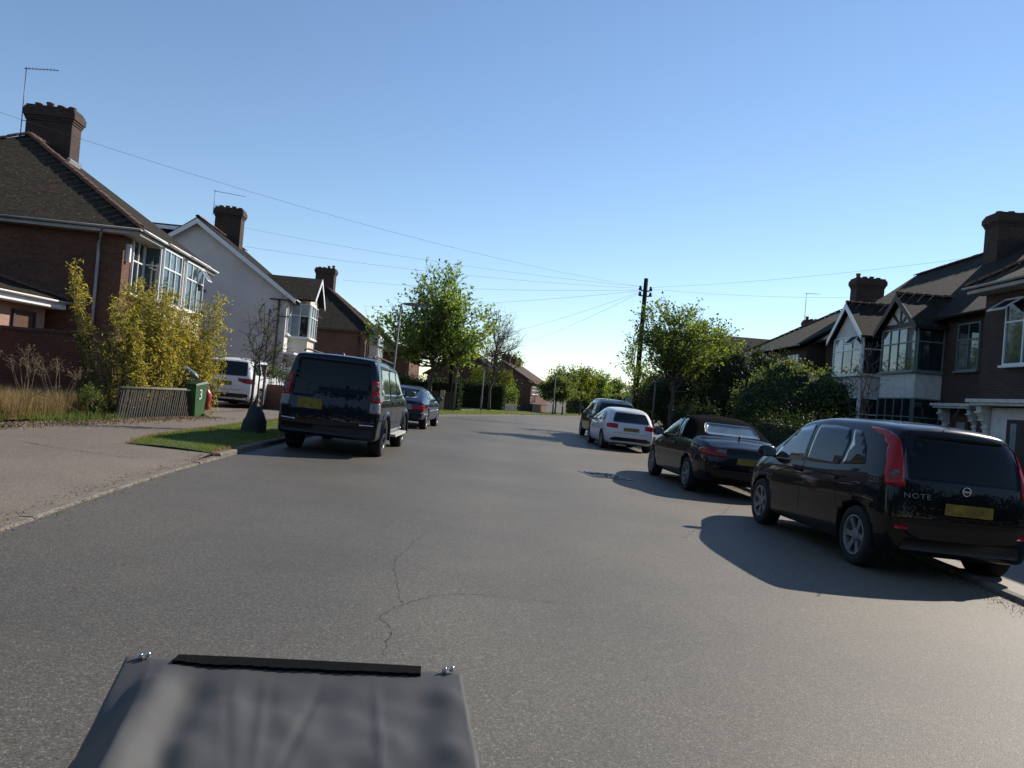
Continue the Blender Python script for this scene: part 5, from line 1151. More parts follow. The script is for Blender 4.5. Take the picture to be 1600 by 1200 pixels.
# old dark blue coupe
sp = dict(L=4.35, w=.845, wr=.31, axles=(.85, 3.45), paint=P_blue, crown=.03,
    roof=[(0, .86), (.18, .93), (.6, 1.06), (1.2, 1.25), (1.7, 1.30), (2.2, 1.30), (2.5, 1.22), (3.0, .95), (4.1, .84), (4.35, .70)],
    belt=[(0, .82), (1.0, .88), (3.0, .86), (4.35, .66)], bot=[(0, .34), (.4, .22), (4.0, .2), (4.35, .3)],
    plan=[(0, .92), (.25, .97), (.9, 1.0), (3.6, 1.0), (4.35, .9)], rear=[(.3, .04), (.5, -.02), (.62, -.02), (.68, .04), (.85, .05), (1.0, .1)], front=[(.3, .1), (.6, 0), (.8, .05)], D=.5, bulge=.03,
    top=[(0, .70), (.3, .66), (1.7, .56), (2.4, .56), (3.0, .68), (4.35, .66)],
    spokes=(8, .05), mirror=(2.75, .97, .82), handles=[(1.75, .78)], plate=(0, .72, .5, .11), mirmat=M_plast,
    patches=[
        ('x', 'b', rp([(1.55, .93), (2.75, .92), (2.42, 1.19), (1.6, 1.22)], .05), M_cglassL, 'side_window', {}),
        ('x', 'b', rp([(.95, .97), (1.47, .94), (1.5, 1.2), (1.2, 1.17)], .06), M_cglass, 'quarter_window', {}),
        ('y', -1, rp([(-.53, .97), (.53, .97), (.49, 1.235), (-.49, 1.235)], .07), M_gutter, 'window_surround', dict(off=.003)),
        ('y', -1, rp([(-.51, .985), (.51, .985), (.47, 1.22), (-.47, 1.22)], .06), M_cglass, 'rear_window', dict(off=.008)),
        ('y', 1, rp([(-.6, .96), (.6, .96), (.5, 1.24), (-.5, 1.24)], .06), M_cglass, 'windscreen', dict(grid=.12)),
        ('x', 'b', strip([(.0, .53), (.9, .52)], .09), M_chrome, 'bumper', dict(off=.03, skirt=.04)),
        ('y', -1, strip([(-.80, .53), (.80, .53)], .09), M_plast, 'bumper', dict(off=.03, skirt=.04)),
        ('x', 'b', strip([(1.0, .60), (3.1, .60)], .03), M_chrome, 'side_moulding', dict(off=.008, grid=.2)),
    ] + doors([[(1.5, .92), (1.45, .6), (1.5, .28)], [(2.85, .9), (2.85, .3)]], 0, 0),
    carve=[('yz', [(-.3, .61), (.24, .61), (.24, .76), (-.3, .76)], .46, 1.1, M_red, 'tail_light')],
    rearpair=[(rp([(.28, .61), (.44, .61), (.44, .77), (.28, .77)], .02), M_clear, 'reversing_light', dict(off=.008, skirt=.02))])
Cf = make_car('coupe', 'old dark blue fastback coupe parked ahead of the off-roader', 'car', sp, (-3.55, 24.6, gz(-3.5, 24.6)), math.radians(-2), 1.03)

# white family car on the drive
sp = dict(L=4.5, w=.92, wr=.345, axles=(.85, 3.53), paint=P_white, crown=.03, arch=.05,
    roof=[(0, 1.58), (.3, 1.63), (1.2, 1.66), (2.2, 1.65), (2.7, 1.52), (3.3, 1.14), (4.1, 1.02), (4.5, .84)],
    belt=[(0, 1.08), (3.3, 1.02), (4.5, .76)], bot=[(0, .34), (.5, .24), (4.1, .24), (4.5, .3)],
    plan=[(0, .90), (.25, .97), (.8, 1.0), (3.8, 1.0), (4.5, .78)], rear=[(.3, .06), (.5, 0), (.85, 0), (1.1, .06), (1.4, .22), (1.6, .36)], front=FK, D=1.0, bulge=.06,
    spokes=(5, .085), mirror=(3.1, 1.15, .90), handles=[(1.4, 1.0), (2.3, .98)], plate=(-.0, .86, .52, .115),
    patches=[
        ('x', 'b', rp([(2.0, 1.12), (3.1, 1.10), (2.62, 1.45), (2.05, 1.53)], .05), M_cglassL, 'side_window', {}),
        ('x', 'b', rp([(1.1, 1.13), (1.93, 1.12), (1.97, 1.53), (1.2, 1.53)], .05), M_cglass, 'side_window', {}),
        ('x', 'b', rp([(.45, 1.16), (1.02, 1.14), (1.12, 1.52), (.75, 1.48)], .05), M_cglass, 'quarter_window', {}),
        ('y', -1, rp([(-.70, 1.10), (.70, 1.10), (.60, 1.55), (-.60, 1.55)], .08), M_cglass, 'rear_window', {}),
        ('y', 1, rp([(-.7, 1.15), (.7, 1.15), (.56, 1.54), (-.56, 1.54)], .06), M_cglass, 'windscreen', dict(grid=.12)),
        ('y', -1, rp([(-.86, .22), (.86, .22), (.88, .50), (.7, .55), (-.7, .55), (-.88, .50)], .04), M_plast, 'bumper_insert', dict(off=.006)),
        ('x', 'b', rp([(.0, .25), (.40, .25), (.42, .42), (.0, .50)], .03), M_plast, 'bumper_insert', dict(off=.006)),
        ('y', -1, strip([(-.66, .70), (-.5, .66), (.5, .66), (.66, .70)], .010), M_gap, 'boot_seam', dict(off=.0015, grid=.15, skirt=.002)),
        ('x', 'b', strip([(.8, 1.62), (2.5, 1.60)], .03), M_chrome, 'roof_rail', dict(off=.03, skirt=.04)),
    ] + doors([[(1.97, 1.55), (1.95, .9), (1.9, .35)], [(1.06, 1.12), (1.2, .8)], [(3.2, 1.0), (3.1, .4)]], 0, 0),
    carve=[('xz', [(.44, .95), (.66, .88), (1.1, .86), (1.1, 1.02), (.42, 1.03)], -.3, .30, M_redd, 'tail_light')])
Ct = make_car('family_car', 'white family car with roof rails parked on the drive by the white house', 'car', sp, (-9.2, 25.0, .175), math.radians(1.5), 1.03, flat=True)
hy = Ct.bvh.ray_cast(Vector((0, -3, 1.01)), Vector((0, 1, 0)))[0].y
b = MB(); b.lathe([(.045, -.006), (.045, .006), (.056, .006), (.056, -.006)], 24, (0, hy - .01, 1.01), 'y', closed=True)
for (x0, z0, x1, z1) in ((-.03, .035, -.012, -.0), (-.012, 0, 0, .022), (0, .022, .012, 0), (.012, 0, .03, .035), (-.045, .0, -.02, -.042), (-.02, -.042, 0, -.008), (0, -.008, .02, -.042), (.02, -.042, .045, 0)): b.tube([(x0, hy - .012, 1.01 + z0), (x1, hy - .012, 1.01 + z1)], .005, 4)
Ct.add(b, 'round_emblem', M_plast)

# silver saloon behind the low wall
sp = dict(L=4.4, w=.86, wr=.31, axles=(.9, 3.5), paint=P_silver, crown=.03,
    roof=[(0, .93), (.6, .98), (1.15, 1.30), (1.6, 1.40), (2.4, 1.40), (2.9, 1.18), (3.2, .98), (4.1, .84), (4.4, .68)],
    belt=[(0, .88), (1.5, .93), (3.0, .9), (4.4, .64)], bot=[(0, .28), (.5, .2), (4.0, .2), (4.4, .28)],
    plan=[(0, .88), (.25, .96), (.8, 1.0), (3.6, 1.0), (4.4, .78)], rear=[(.3, .05), (.5, 0), (.8, .03), (1.0, .1)], front=FK, D=.6,
    spokes=(5, .08), mirror=(2.95, 1.0, .84), handles=[(1.5, .82), (2.3, .82)], plate=(0, .68, .52, .115),
    patches=[('x', 'b', rp([(1.35, .97), (2.95, .95), (2.55, 1.25), (1.6, 1.31)], .05), M_cglassL, 'side_window', {}),
        ('y', -1, rp([(-.6, 1.0), (.6, 1.0), (.52, 1.34), (-.52, 1.34)], .07), M_cglass, 'rear_window', {}),
        ('y', 1, rp([(-.62, 1.0), (.62, 1.0), (.54, 1.33), (-.54, 1.33)], .06), M_cglass, 'windscreen', dict(grid=.12))],
    carve=[('yz', [(-.3, .72), (.2, .72), (.2, .86), (-.3, .86)], .5, 1.1, M_red, 'tail_light')])
Cv = make_car('saloon_car', 'silver saloon car behind the low brick wall beside the young street tree', 'car', sp, (-9.6 + 1.15, 29.2, .175), math.radians(3), 1.12, flat=True)
# ------------------------------------------------------------------ trees and plants
def arc(a, b, bow, n, rnd, wob=0.03):
    a, b = Vector(a), Vector(b); L = (b - a).length; out = []
    for i in range(n + 1):
        t = i / n; p = a.lerp(b, t) + Vector(bow) * math.sin(t * PI) * L
        if 0 < i < n: p += Vector((rnd.gauss(0, wob), rnd.gauss(0, wob), rnd.gauss(0, wob))) * L
        out.append(p)
    return out
def tree(name, base, H, hc, crown, nl, nt, leaves, size, lm, bark, label, cat='tree', seed=0, rad=0.12, group=None, lean=(0, 0), sparse=0.25, up=0.4, twig=0.9, spread=0.22, dark=None, upright=0.35):
    """crown: list of (dx,dy,z,rx,ry,rz) ellipsoids; nl limbs, nt twigs per limb, leaves per twig"""
    r = random.Random(seed); bx, by = base; z0 = gz(bx, by) + 0.05
    root = empty(name, (bx, by, z0), label, cat, group)
    b = MB(); top = Vector((bx + lean[0], by + lean[1], H * 0.93)); B0 = Vector((bx, by, z0 - 0.1))
    tp = arc(B0, top, (0, 0, 0), 8, r, 0.008); tr = [rad * (1 - 0.86 * (i / 8)) for i in range(9)]; tr[0] *= 1.35
    b.tube(tp, tr, 8); b.build('trunk', bark, root)
    lb = MB(); P = []; D = []
    for i in range(nl):
        c = crown[i % len(crown)]; t = r.uniform(hc, 0.93) 
        st = tp[0].lerp(tp[-1], t); k = min(7, int(t * 8)); st = tp[k].lerp(tp[k + 1], t * 8 - k)
        th = r.uniform(0, 2 * PI); ph = math.asin(r.uniform(-0.75, 1.0)); q = r.uniform(0.72, 1.0)
        e = Vector((bx + c[0] + c[3] * math.cos(ph) * math.cos(th) * q, by + c[1] + c[4] * math.cos(ph) * math.sin(th) * q, c[2] + c[5] * math.sin(ph) * q))
        if e.z < st.z - 0.5: st = tp[0].lerp(tp[-1], max(hc, t * 0.7))
        pts = arc(st, e, (0, 0, -0.10 if e.z > st.z else 0.08), 6, r, 0.03)
        R0 = rad * 0.42 * (1 - 0.5 * t); lb.tube(pts, [R0 * (1 - .85 * j / 6) for j in range(7)], 5, cap=False)
        for j in range(nt):
            s = r.uniform(0.25, 1.0); m = min(5, int(s * 6)); q0 = pts[m].lerp(pts[m + 1], s * 6 - m)
            dr = (e - st).normalized() + Vector((r.gauss(0, .7), r.gauss(0, .7), r.gauss(upright, .5))); dr.normalize()
            tl = twig * r.uniform(0.45, 1.25); q1 = q0 + dr * tl
            tw = arc(q0, q1, (0, 0, .04), 3, r, .05); lb.tube(tw, [.014, .010, .007, .003] if rad > .06 else [.007, .005, .004, .002], 3, cap=False)
            for _ in range(leaves):
                u = r.uniform(0.1, 1.05); m2 = min(2, int(u * 3)); p = tw[m2].lerp(tw[min(3, m2 + 1)], min(1, u * 3 - m2))
                P.append((p.x + r.gauss(0, spread), p.y + r.gauss(0, spread), p.z + r.gauss(0, spread * .8))); D.append(tuple(dr))
    lb.build('limbs', bark, root) if nl else None
    if leaves: leaf_cloud('crown', np.array(P), size, lm, root, seed, up=up, dirs=np.array(D))
    return root
def blob_pts(n, c, rx, ry, rz, r, shell=0.35, lump=0.25, seed=0):
    """points in the outer shell of a lumpy ellipsoid"""
    out = []
    while len(out) < n:
        v = Vector((r.gauss(0, 1), r.gauss(0, 1), r.gauss(0, 1))).normalized()
        l = 1 + lump * mnoise.noise(v * 2.3 + Vector((seed, 0, 0))) * 2
        q = (1 - shell * r.random() ** 1.4) * l
        out.append((c[0] + v.x * rx * q, c[1] + v.y * ry * q, c[2] + v.z * rz * q))
    return out
def bush(name, base, blobs, n, size, lm, label, cat='bush', seed=0, core=None, group=None, up=0.3, aspect=1.6, stem=True, lump=.25, shell=.35):
    r = random.Random(seed); bx, by = base; z0 = gz(bx, by) + .05
    root = empty(name, (bx, by, z0), label, cat, group)
    tot = sum(b_[3] * b_[5] for b_ in blobs); P = []
    for k, (dx, dy, z, rx, ry, rz) in enumerate(blobs): P += [p for p in blob_pts(int(n * rx * rz / tot), (bx + dx, by + dy, z), rx, ry, rz, r, shell, lump, seed + k) if p[2] > z0 - .05]
    leaf_cloud('foliage', np.array(P), size, lm, root, seed, up=up, aspect=aspect)
    if core:
        b = MB()
        for k, (dx, dy, z, rx, ry, rz) in enumerate(blobs):
            vs = []; n1, n2 = 10, 14; s_ = 0.78
            prof = []
            for i in range(n1 + 1):
                ph = PI * i / n1 - PI / 2
                for j in range(n2):
                    th = 2 * PI * j / n2; v = Vector((math.cos(ph) * math.cos(th), math.cos(ph) * math.sin(th), math.sin(ph))); l = (1 + lump * mnoise.noise(v * 2.3 + Vector((seed + k, 0, 0))) * 2) * s_
                    vs.append((bx + dx + v.x * rx * l, by + dy + v.y * ry * l, max(z0 - .1, z + v.z * rz * l)))
            b.add(vs, [(i * n2 + j, i * n2 + (j + 1) % n2, (i + 1) * n2 + (j + 1) % n2, (i + 1) * n2 + j) for i in range(n1) for j in range(n2)], 0, True)
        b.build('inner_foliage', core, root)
    if stem:
        b = MB()
        for i in range(5): a = r.uniform(0, 6.28); b.tube([(bx, by, z0 - .1), (bx + .15 * math.cos(a), by + .15 * math.sin(a), z0 + .4), (bx + blobs[0][3] * .4 * math.cos(a), by + blobs[0][4] * .4 * math.sin(a), blobs[0][2])], [.035, .028, .01], 5)
        b.build('stems', M_bark, root)
    return root
def hedge(name, x0, y0, ang, L, D, H, n, size, lm, label, seed=0, core=None, cat='hedge', group=None, top=0.08, z0=None):
    r = random.Random(seed); U = Vector((math.sin(ang), math.cos(ang), 0)); Vv = Vector((U.y, -U.x, 0)); o = Vector((x0, y0, gz(x0, y0) if z0 is None else z0))
    root = empty(name, o, label, cat, group); P = []
    A = [(L * H, 0), (L * H, 1), (D * H, 2), (D * H, 3), (L * D, 4)]; T = sum(a for a, _ in A)
    for a, k in A:
        for _ in range(int(n * a / T)):
            u, v, w = r.random() * L, r.random() * D, r.random() * H
            dd = abs(r.gauss(0, .09)) * (1 if r.random() < .75 else -1.3)
            bump = .14 * mnoise.noise(Vector((u * .9 + seed, v * .9, w * .9)))
            if k == 0: v = dd - bump
            elif k == 1: v = D - dd + bump
            elif k == 2: u = dd - bump
            elif k == 3: u = L - dd + bump
            else: w = H - dd * 1.3 + bump * 1.5 + (r.random() ** 6) * top * 4
            p = o + U * u + Vv * v + Zv * w; P.append(tuple(p))
    leaf_cloud('foliage', np.array(P), size, lm, root, seed, up=.2)
    b = MB(); e = .13; nx, nz = max(3, int(L / .8)), 4
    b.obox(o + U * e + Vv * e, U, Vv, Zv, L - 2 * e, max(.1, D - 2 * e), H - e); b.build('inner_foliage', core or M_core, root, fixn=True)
    return root
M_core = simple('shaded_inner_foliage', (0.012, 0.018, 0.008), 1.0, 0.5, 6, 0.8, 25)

# big street tree in the left middle distance
tree('maple_tree', (-4.75, 46.0), 8.0, 0.34, [(0.1, 0, 4.8, 3.3, 3.0, 2.7), (-1.6, 0, 4.3, 2.3, 2.4, 1.5), (1.5, 0, 4.8, 2.3, 2.2, 1.7), (0, 0, 6.6, 1.6, 1.5, 2.0), (0.1, 0.2, 3.6, 2.3, 2.1, 1.3)], 150, 13, 8, 0.19, L_maple, M_bark, 'full leafy green street tree beside the lamp post on the left verge', seed=11, rad=.15, twig=1.35, spread=.065, upright=.65)
# bare tree beyond
tree('bare_tree', (-1.65, 62.0), 7.9, 0.24, [(0.45, 0, 5.2, 1.9, 1.8, 2.7), (0.5, 0, 4.5, 2.1, 1.9, 1.6), (.5, 0, 6.2, 1.2, 1.2, 1.7)], 70, 10, 0, 0.1, L_mid, M_bark, 'leafless street tree with fine upright branches standing on the far verge', seed=5, rad=.12, twig=1.1, lean=(.3, 0), upright=.7)
# right street tree by the pole
tree('street_tree', (6.7, 32.5), 5.7, 0.42, [(.3, 0, 4.3, 2.0, 1.9, 1.3), (1.6, .5, 3.9, 1.6, 1.5, 1.2), (-1.0, 0, 3.6, 1.2, 1.2, .9), (-.4, 0, 4.9, 1.5, 1.3, .9)], 75, 13, 9, 0.125, L_spring, M_bark, 'leafy street tree growing round the telegraph pole on the right', seed=21, rad=.11, twig=.6, spread=.10, upright=.4)
tree('street_tree', (8.9, 37.5), 5.9, 0.4, [(-.2, 0, 4.5, 1.5, 1.5, 1.2), (.6, 0, 4.0, 1.3, 1.3, 1.1)], 50, 12, 9, 0.15, L_yellow, M_bark, 'broad yellow-green tree behind the street tree with the pole', seed=22, rad=.12, twig=.7, spread=.13)
tree('sapling', (5.95, 38.5), 5.2, 0.5, [(-.3, 0, 3.1, 1.0, 1.0, .9), (.3, 0, 3.9, .8, .8, .8)], 20, 8, 5, 0.12, L_spring, M_bark, 'slender young tree left of the telegraph pole', seed=23, rad=.05, twig=.5, spread=.08)
# small street tree with watering bag on the left verge
tree('young_tree', (-5.22, 16.1), 3.15, 0.42, [(.12, 0, 2.3, .42, .42, .75), (.2, 0, 1.7, .45, .4, .4)], 34, 7, 2, 0.045, L_mid, M_bark, 'thin young tree tied to two stakes above a dark watering bag', seed=31, rad=.028, twig=.32, spread=.02, upright=.9)
for k, dx in enumerate((-.12, .10)):
    b = MB(); b.tube([(-5.22 + dx, 16.12, .1), (-5.22 + dx + .03, 16.12, 1.72 if k == 0 else 1.62)], .03, 8); tag(b.build('tree_stake', M_barkL if k else M_bark), ('taller dark round stake left of the young tree', 'shorter pale round stake right of the young tree')[k], 'stake', 'stakes of the young tree')
b = MB(); wb = []
for i in range(9):
    t = i / 8; z = .12 + t * .68; w = .27 * (1 - t ** 2.4 * .74) + .008 * math.sin(i * 2.1); wb.append((w, z))
wb = [(0, .10)] + wb + [(0.045, .825), (0, .83)]
b.lathe(wb, 36, (-5.2, 16.05, .02)); b.v = [(x + .012 * math.sin(z * 14), (y - 16.05) * .8 + 16.05 + .008 * math.sin(z * 22), z) for x, y, z in b.v]
tag(b.build('watering_bag', simple('dark_green_bag', (.012, .02, .016), .6, .3, 9, .4, 30)), 'dark green cone shaped watering bag round the young tree trunk', 'watering bag')

# bamboo thicket
r = random.Random(77); FA0 = lambda y: -8.22 + (y - 16.35) * .1667
bam = empty('bamboo', (-8.9, 18.3, .15), 'tall yellow-green bamboo thicket behind the slatted fence', 'bamboo')
cul = MB(); P = []; D = []; P2 = []; D2 = []
for i in range(150):
    t = r.random(); by = 17.4 + 3.0 * t; bx = max(-9.3 + .1 * (t * 3), FA0(by) - .3 - abs(r.gauss(0, .5))) + r.gauss(0, .05)
    out = (t - .5) * .6
    hh = (2.95 - abs(t - .45) * .9) * r.uniform(.55, 1.12)
    top = Vector((bx + out * r.uniform(.5, 1.0) + r.gauss(0, .12), by + r.gauss(0, .3), .15 + hh))
    if i in (3, 4, 5, 6, 7, 8): bx, by = -9.25, 17.6; top = Vector((-9.85 - r.random() * .35, 17.7 + r.gauss(0, .1), 3.60 - (i - 3) * .1))
    if i in (20, 21, 22, 23, 24, 25, 26, 27): bx, by = -8.2, 20.2; top = Vector((-7.75 - r.random() * .5, 20.4 + r.gauss(0, .12), 3.5 - r.random() * .7))
    if i in (40, 41, 42, 43, 44): bx, by = -9.0, 18.6; top = Vector((-9.0 + r.gauss(0, .12), 18.6, 3.45 - r.random() * .2))
    pts = arc((bx, by, .1), top, ((top.x - bx) * .03, 0, .05), 6, r, .008)
    cul.tube(pts, [.011, .010, .009, .008, .006, .004, .002], 4, cap=False)
    for j in range(int(18 + 46 * hh / 2.6)):
        s = r.uniform(.1, 1.03); m = min(5, int(s * 6)); q = pts[m].lerp(pts[min(6, m + 1)], min(1.2, s * 6 - m)); a = r.uniform(0, 6.28); rr_ = abs(r.gauss(0, .14)) * (1.2 - .5 * s)
        p = (q.x + rr_ * math.cos(a), q.y + rr_ * math.sin(a), q.z + r.gauss(0, .05))
        for _ in range(4):
            if p[1] < 18.9 and p[0] > FA0(p[1]) - .12 and p[2] < 1.05: continue
            dark = (q.x < -8.9 - .1 * (q.y - 17.5) and q.z < 1.9 and r.random() < .6) or r.random() < .12  # shade put into leaf colour low on the left, plus scattered green leaves
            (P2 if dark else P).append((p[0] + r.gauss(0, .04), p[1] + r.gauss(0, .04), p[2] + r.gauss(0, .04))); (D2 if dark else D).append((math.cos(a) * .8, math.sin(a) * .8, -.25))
cul.build('culms', simple('bamboo_cane', (.24, .2, .06), .5, .3, 8), bam)
leaf_cloud('foliage', np.array(P), .105, L_bamboo, bam, 1, aspect=4.2, up=.3, dirs=np.array(D))
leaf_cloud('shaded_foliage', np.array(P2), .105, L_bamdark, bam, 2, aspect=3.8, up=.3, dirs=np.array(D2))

# slatted fence (each slat its own part)
FA, FB = Vector((-8.22, 16.35, .15)), Vector((-7.72, 19.35, .15)); FD = (FB - FA); FL = FD.length; FD.normalize(); FX = FD.cross(Zv); LEAN = .085
fen = empty('slatted_fence', FA, 'low dark weathered fence of narrow upright slats leaning to one side', 'fence')
M_slat = simple('weathered_slat', (.05, .045, .038), .9, .35, 9, .5, 60); M_rail = simple('grey_rail', (.17, .16, .13), .9, .3, 8, .5, 60)
sm_ = MB(); sm_.box((0, 0, .37), (.018, .042, .76)); slm = sm_.mesh('slat', M_slat)
for i in range(36):
    p = FA.lerp(FB, (i + .5) / 36); R = (Matrix.Rotation(math.atan2(-FD.x, FD.y), 3, 'Z') @ Euler((-LEAN * 2.2 + r.uniform(-.03, .03), 0, 0)).to_matrix()).to_4x4()
    R.translation = p + FX * .02 + Vector((0, 0, r.uniform(-.012, .008))); inst(slm, 'slat', fen, R)
sh = FD * (.76 * LEAN * 2.2)
b = MB(); b.tube([FA + Zv * .765 + sh - FD * .05, FB + Zv * .765 + sh + FD * .03], .034, 4); b.build('top_rail', M_rail, fen)
b = MB(); b.obox(FA - FX * .03 + Zv * .18, FD, Zv, FX, FL, .05, .03); b.build('bottom_rail', M_slat, fen)
for k in range(3):
    b = MB(); q = FA.lerp(FB, (0.01, .5, .99)[k]); b.tube([q - FX * .05 - Zv * .1, q - FX * .05 + sh + Zv * .74], .035, 6); b.build('fence_post', M_slat, fen)

# green wheelie bin
BX, BY, BZ = -7.80, 19.3, .15
bn = empty('wheelie_bin', (BX, BY, BZ), 'green wheelie bin with a white number 3 on its side', 'bin')
M_bin = simple('green_bin_plastic', (.035, .10, .035), .45, .15, 4); M_binl = simple('dark_green_lid', (.015, .035, .018), .5, .2, 4)
Rb = Matrix.Scale(.92, 3) @ Matrix.Rotation(-.12, 3, 'Z') @ Matrix.Rotation(.10, 3, 'X')
def bp(x, y, z): return Rb @ Vector((x, y, z)) + Vector((BX, BY, BZ))
b = MB(); lo, hi = (.19, .22, .10), (.25, .30, .97)
vs = [bp(sx_ * lo[0], sy * lo[1], lo[2]) for sx_, sy in ((-1, -1), (1, -1), (1, 1), (-1, 1))] + [bp(sx_ * hi[0], sy * hi[1], hi[2]) for sx_, sy in ((-1, -1), (1, -1), (1, 1), (-1, 1))]
b.add(vs, [(3, 2, 1, 0), (4, 5, 6, 7), (0, 1, 5, 4), (1, 2, 6, 5), (2, 3, 7, 6), (3, 0, 4, 7)]); b.build('bin_body', M_bin, bn)
b = MB()
for zz, e in ((.95, .012), (.905, .006)): b.add([bp(sx_ * (hi[0] + e), sy * (hi[1] + e), zz + dz) for dz in (0, .03) for sx_, sy in ((-1, -1), (1, -1), (1, 1), (-1, 1))], [(3, 2, 1, 0), (4, 5, 6, 7), (0, 1, 5, 4), (1, 2, 6, 5), (2, 3, 7, 6), (3, 0, 4, 7)])
b.build('rim_band', M_bin, bn)
b = MB(); b.add([bp(x, y, z) for x, y, z in ((-.27, -.31, .99), (.27, -.31, .99), (.27, .33, 1.0), (-.27, .33, 1.0), (-.24, -.28, 1.03), (.24, -.28, 1.03), (.24, .30, 1.07), (-.24, .30, 1.07))], [(3, 2, 1, 0), (4, 5, 6, 7), (0, 1, 5, 4), (1, 2, 6, 5), (2, 3, 7, 6), (3, 0, 4, 7)]); b.tube([bp(-.24, .36, .98), bp(.24, .36, .98)], .018, 8); b.build('lid', M_binl, bn)
for sx_ in (-1, 1):
    b = MB(); b.lathe([(0, -.025), (.09, -.025), (.1, -.015), (.1, .015), (.09, .025), (0, .025)], 20, (sx_ * .24, .2, .1), 'x'); b.v = [tuple(bp(*v)) for v in b.v]; b.build('wheel', M_tyre, bn)
b = MB(); b.tube([bp(-.24, .2, .1), bp(.24, .2, .1)], .012, 6); b.build('axle', M_plast, bn)
t3 = text_mesh(None, '3', (0, 0, 0), .36, simple('white_sticker', (.7, .7, .66), .6, .05, 3), 'number', ext=.002)
nrm = (Rb @ Vector((.997, 0, -.07))).normalized(); upv = (Rb @ Vector((.07, 0, .997))).normalized(); uu = upv.cross(nrm)
t3.matrix_basis = Matrix((uu * .9, upv, nrm)).transposed().to_4x4(); t3.matrix_basis.translation = bp(.236, -.03, .72) + nrm * .006; wparent(t3, bn)
b = MB(); b.lathe([(0, -.22), (.09, -.2), (.135, -.1), (.15, 0), (.14, .1), (.09, .19), (.04, .22), (0, .22)], 16, (0, 0, 0)); b.v = [(x * .75 + BX + .16 + .02 * math.sin(z * 25), y * .8 + BY + .40, z * 1.25 + BZ + .55) for x, y, z in b.v]
M_redbag = simple('red_plastic', (.34, .03, .02), .35, .5, 7, .4, 20); tag(b.build('red_sack', M_redbag), 'bright red and orange plastic sack hanging behind the green bin', 'sack')
b = MB(); rs = random.Random(4)
for i in range(13):
    row = []
b.lathe([(0, -.24), (.06, -.2), (.085, -.08), (.09, .06), (.07, .18), (0, .22)], 14, (0, 0, 0)); b.v = [tuple(Matrix.Rotation(-1.0, 3, 'Y') @ (Vector((x, y, z)) * (1 + .5 * mnoise.noise(Vector((x, y, z)) * 14))) + Vector((BX - .12, BY - .1, BZ + 1.2))) for x, y, z in b.v]
tag(b.build('plastic_bag', simple('pale_blue_plastic', (.16, .21, .26), .25, .35, 14, .5, 30)), 'crumpled pale blue plastic bag lying on the green bin lid', 'bag')

# undergrowth on the left
def scatter(n, poly_fn, seed): 
    rg = np.random.default_rng(seed); out = []
    while len(out) < n:
        x, y = poly_fn(rg); out.append((x, y, gz(x, y) + hp(y)))
    return np.array(out)
def lawnpts(rg):
    while True:
        y = rg.uniform(11.9, 26); a, b_ = LK(y) - .17, PV(y) + .02
        if rg.random() < (26 - y) / 14 + .25: return rg.uniform(b_, a) if a > b_ else a, y
o = blades('verge_grass', scatter(42000, lawnpts, 3), .055, .006, L_grass, seed=3); tag(o, kind='stuff')
def tipd(rg):
    y = rg.uniform(11.85, 24); e = rg.choice([0, 1]); a = (PV(y) + rg.normal(0, .05)) if e else (LK(y) - .14 + rg.normal(0, .03)); return a, y
o = blades('verge_edge_grass', scatter(7000, tipd, 4), .05, .007, L_dry, seed=4, lean=.8); tag(o, kind='stuff')
def farl(rg): y = rg.uniform(38, 110); return LK(y) - .2 - rg.random() * (2 if y < 56 else 3.4), y
o = blades('far_verge_grass', scatter(9000, farl, 5), .09, .03, L_grass, seed=5); tag(o, kind='stuff')
def weed(rg):
    while True:
        x, y = rg.uniform(-15, -7.9), rg.uniform(13.0, 18.2)
        if x < -8.0 - (0.9 if y < 14.2 else 0) + rg.normal(0, .15) and not (y > 16.4 and x > -9.6): return x, y
o = blades('long_green_grass', scatter(15000, weed, 6), .15, .012, L_mid, seed=6, lean=.7); tag(o, kind='stuff')
o = blades('long_dry_grass', scatter(17000, lambda rg: (-8.9 - abs(rg.normal(0, 2.2)), rg.uniform(14.0, 18)), 7), .45, .010, L_dry, seed=7, lean=.55); tag(o, kind='stuff')
def lit(rg):
    y = rg.uniform(12.3, 19.6); x = -7.98 + (y - 16) * .12 + abs(rg.normal(0, .36)) - .25; return x, y
LP = scatter(9000, lit, 8); LP[:, 2] += .012
o = leaf_cloud('leaf_litter', LP, .045, L_litter, None, 8, aspect=2.2, up=2.5); tag(o, kind='stuff')
def kl(rg):
    y = rg.uniform(4.5, 12); return LK(y) - .05 + rg.normal(0, .10) - (.25 * rg.random() ** 3), y
LP = scatter(2600, kl, 9); LP[:, 2] += .006
o = leaf_cloud('kerb_debris', LP, .016, leaf_mat('sandy_debris', (.16, .10, .06), (.34, .26, .17), .05, (1, 1, 1), .9), None, 9, aspect=1.4, up=3); tag(o, kind='stuff')
def gl(rg):
    y = rg.uniform(6.5, 20); return RK(y) - .12 + rg.normal(0, .14), y
rgp = np.random.default_rng(12); LP = np.array([(lambda p: (p[0], p[1], gz(*p) + .008))(gl(rgp)) for _ in range(5500)])
o = leaf_cloud('gutter_litter', LP, .017, L_litter, None, 12, aspect=1.6, up=3); tag(o, kind='stuff')
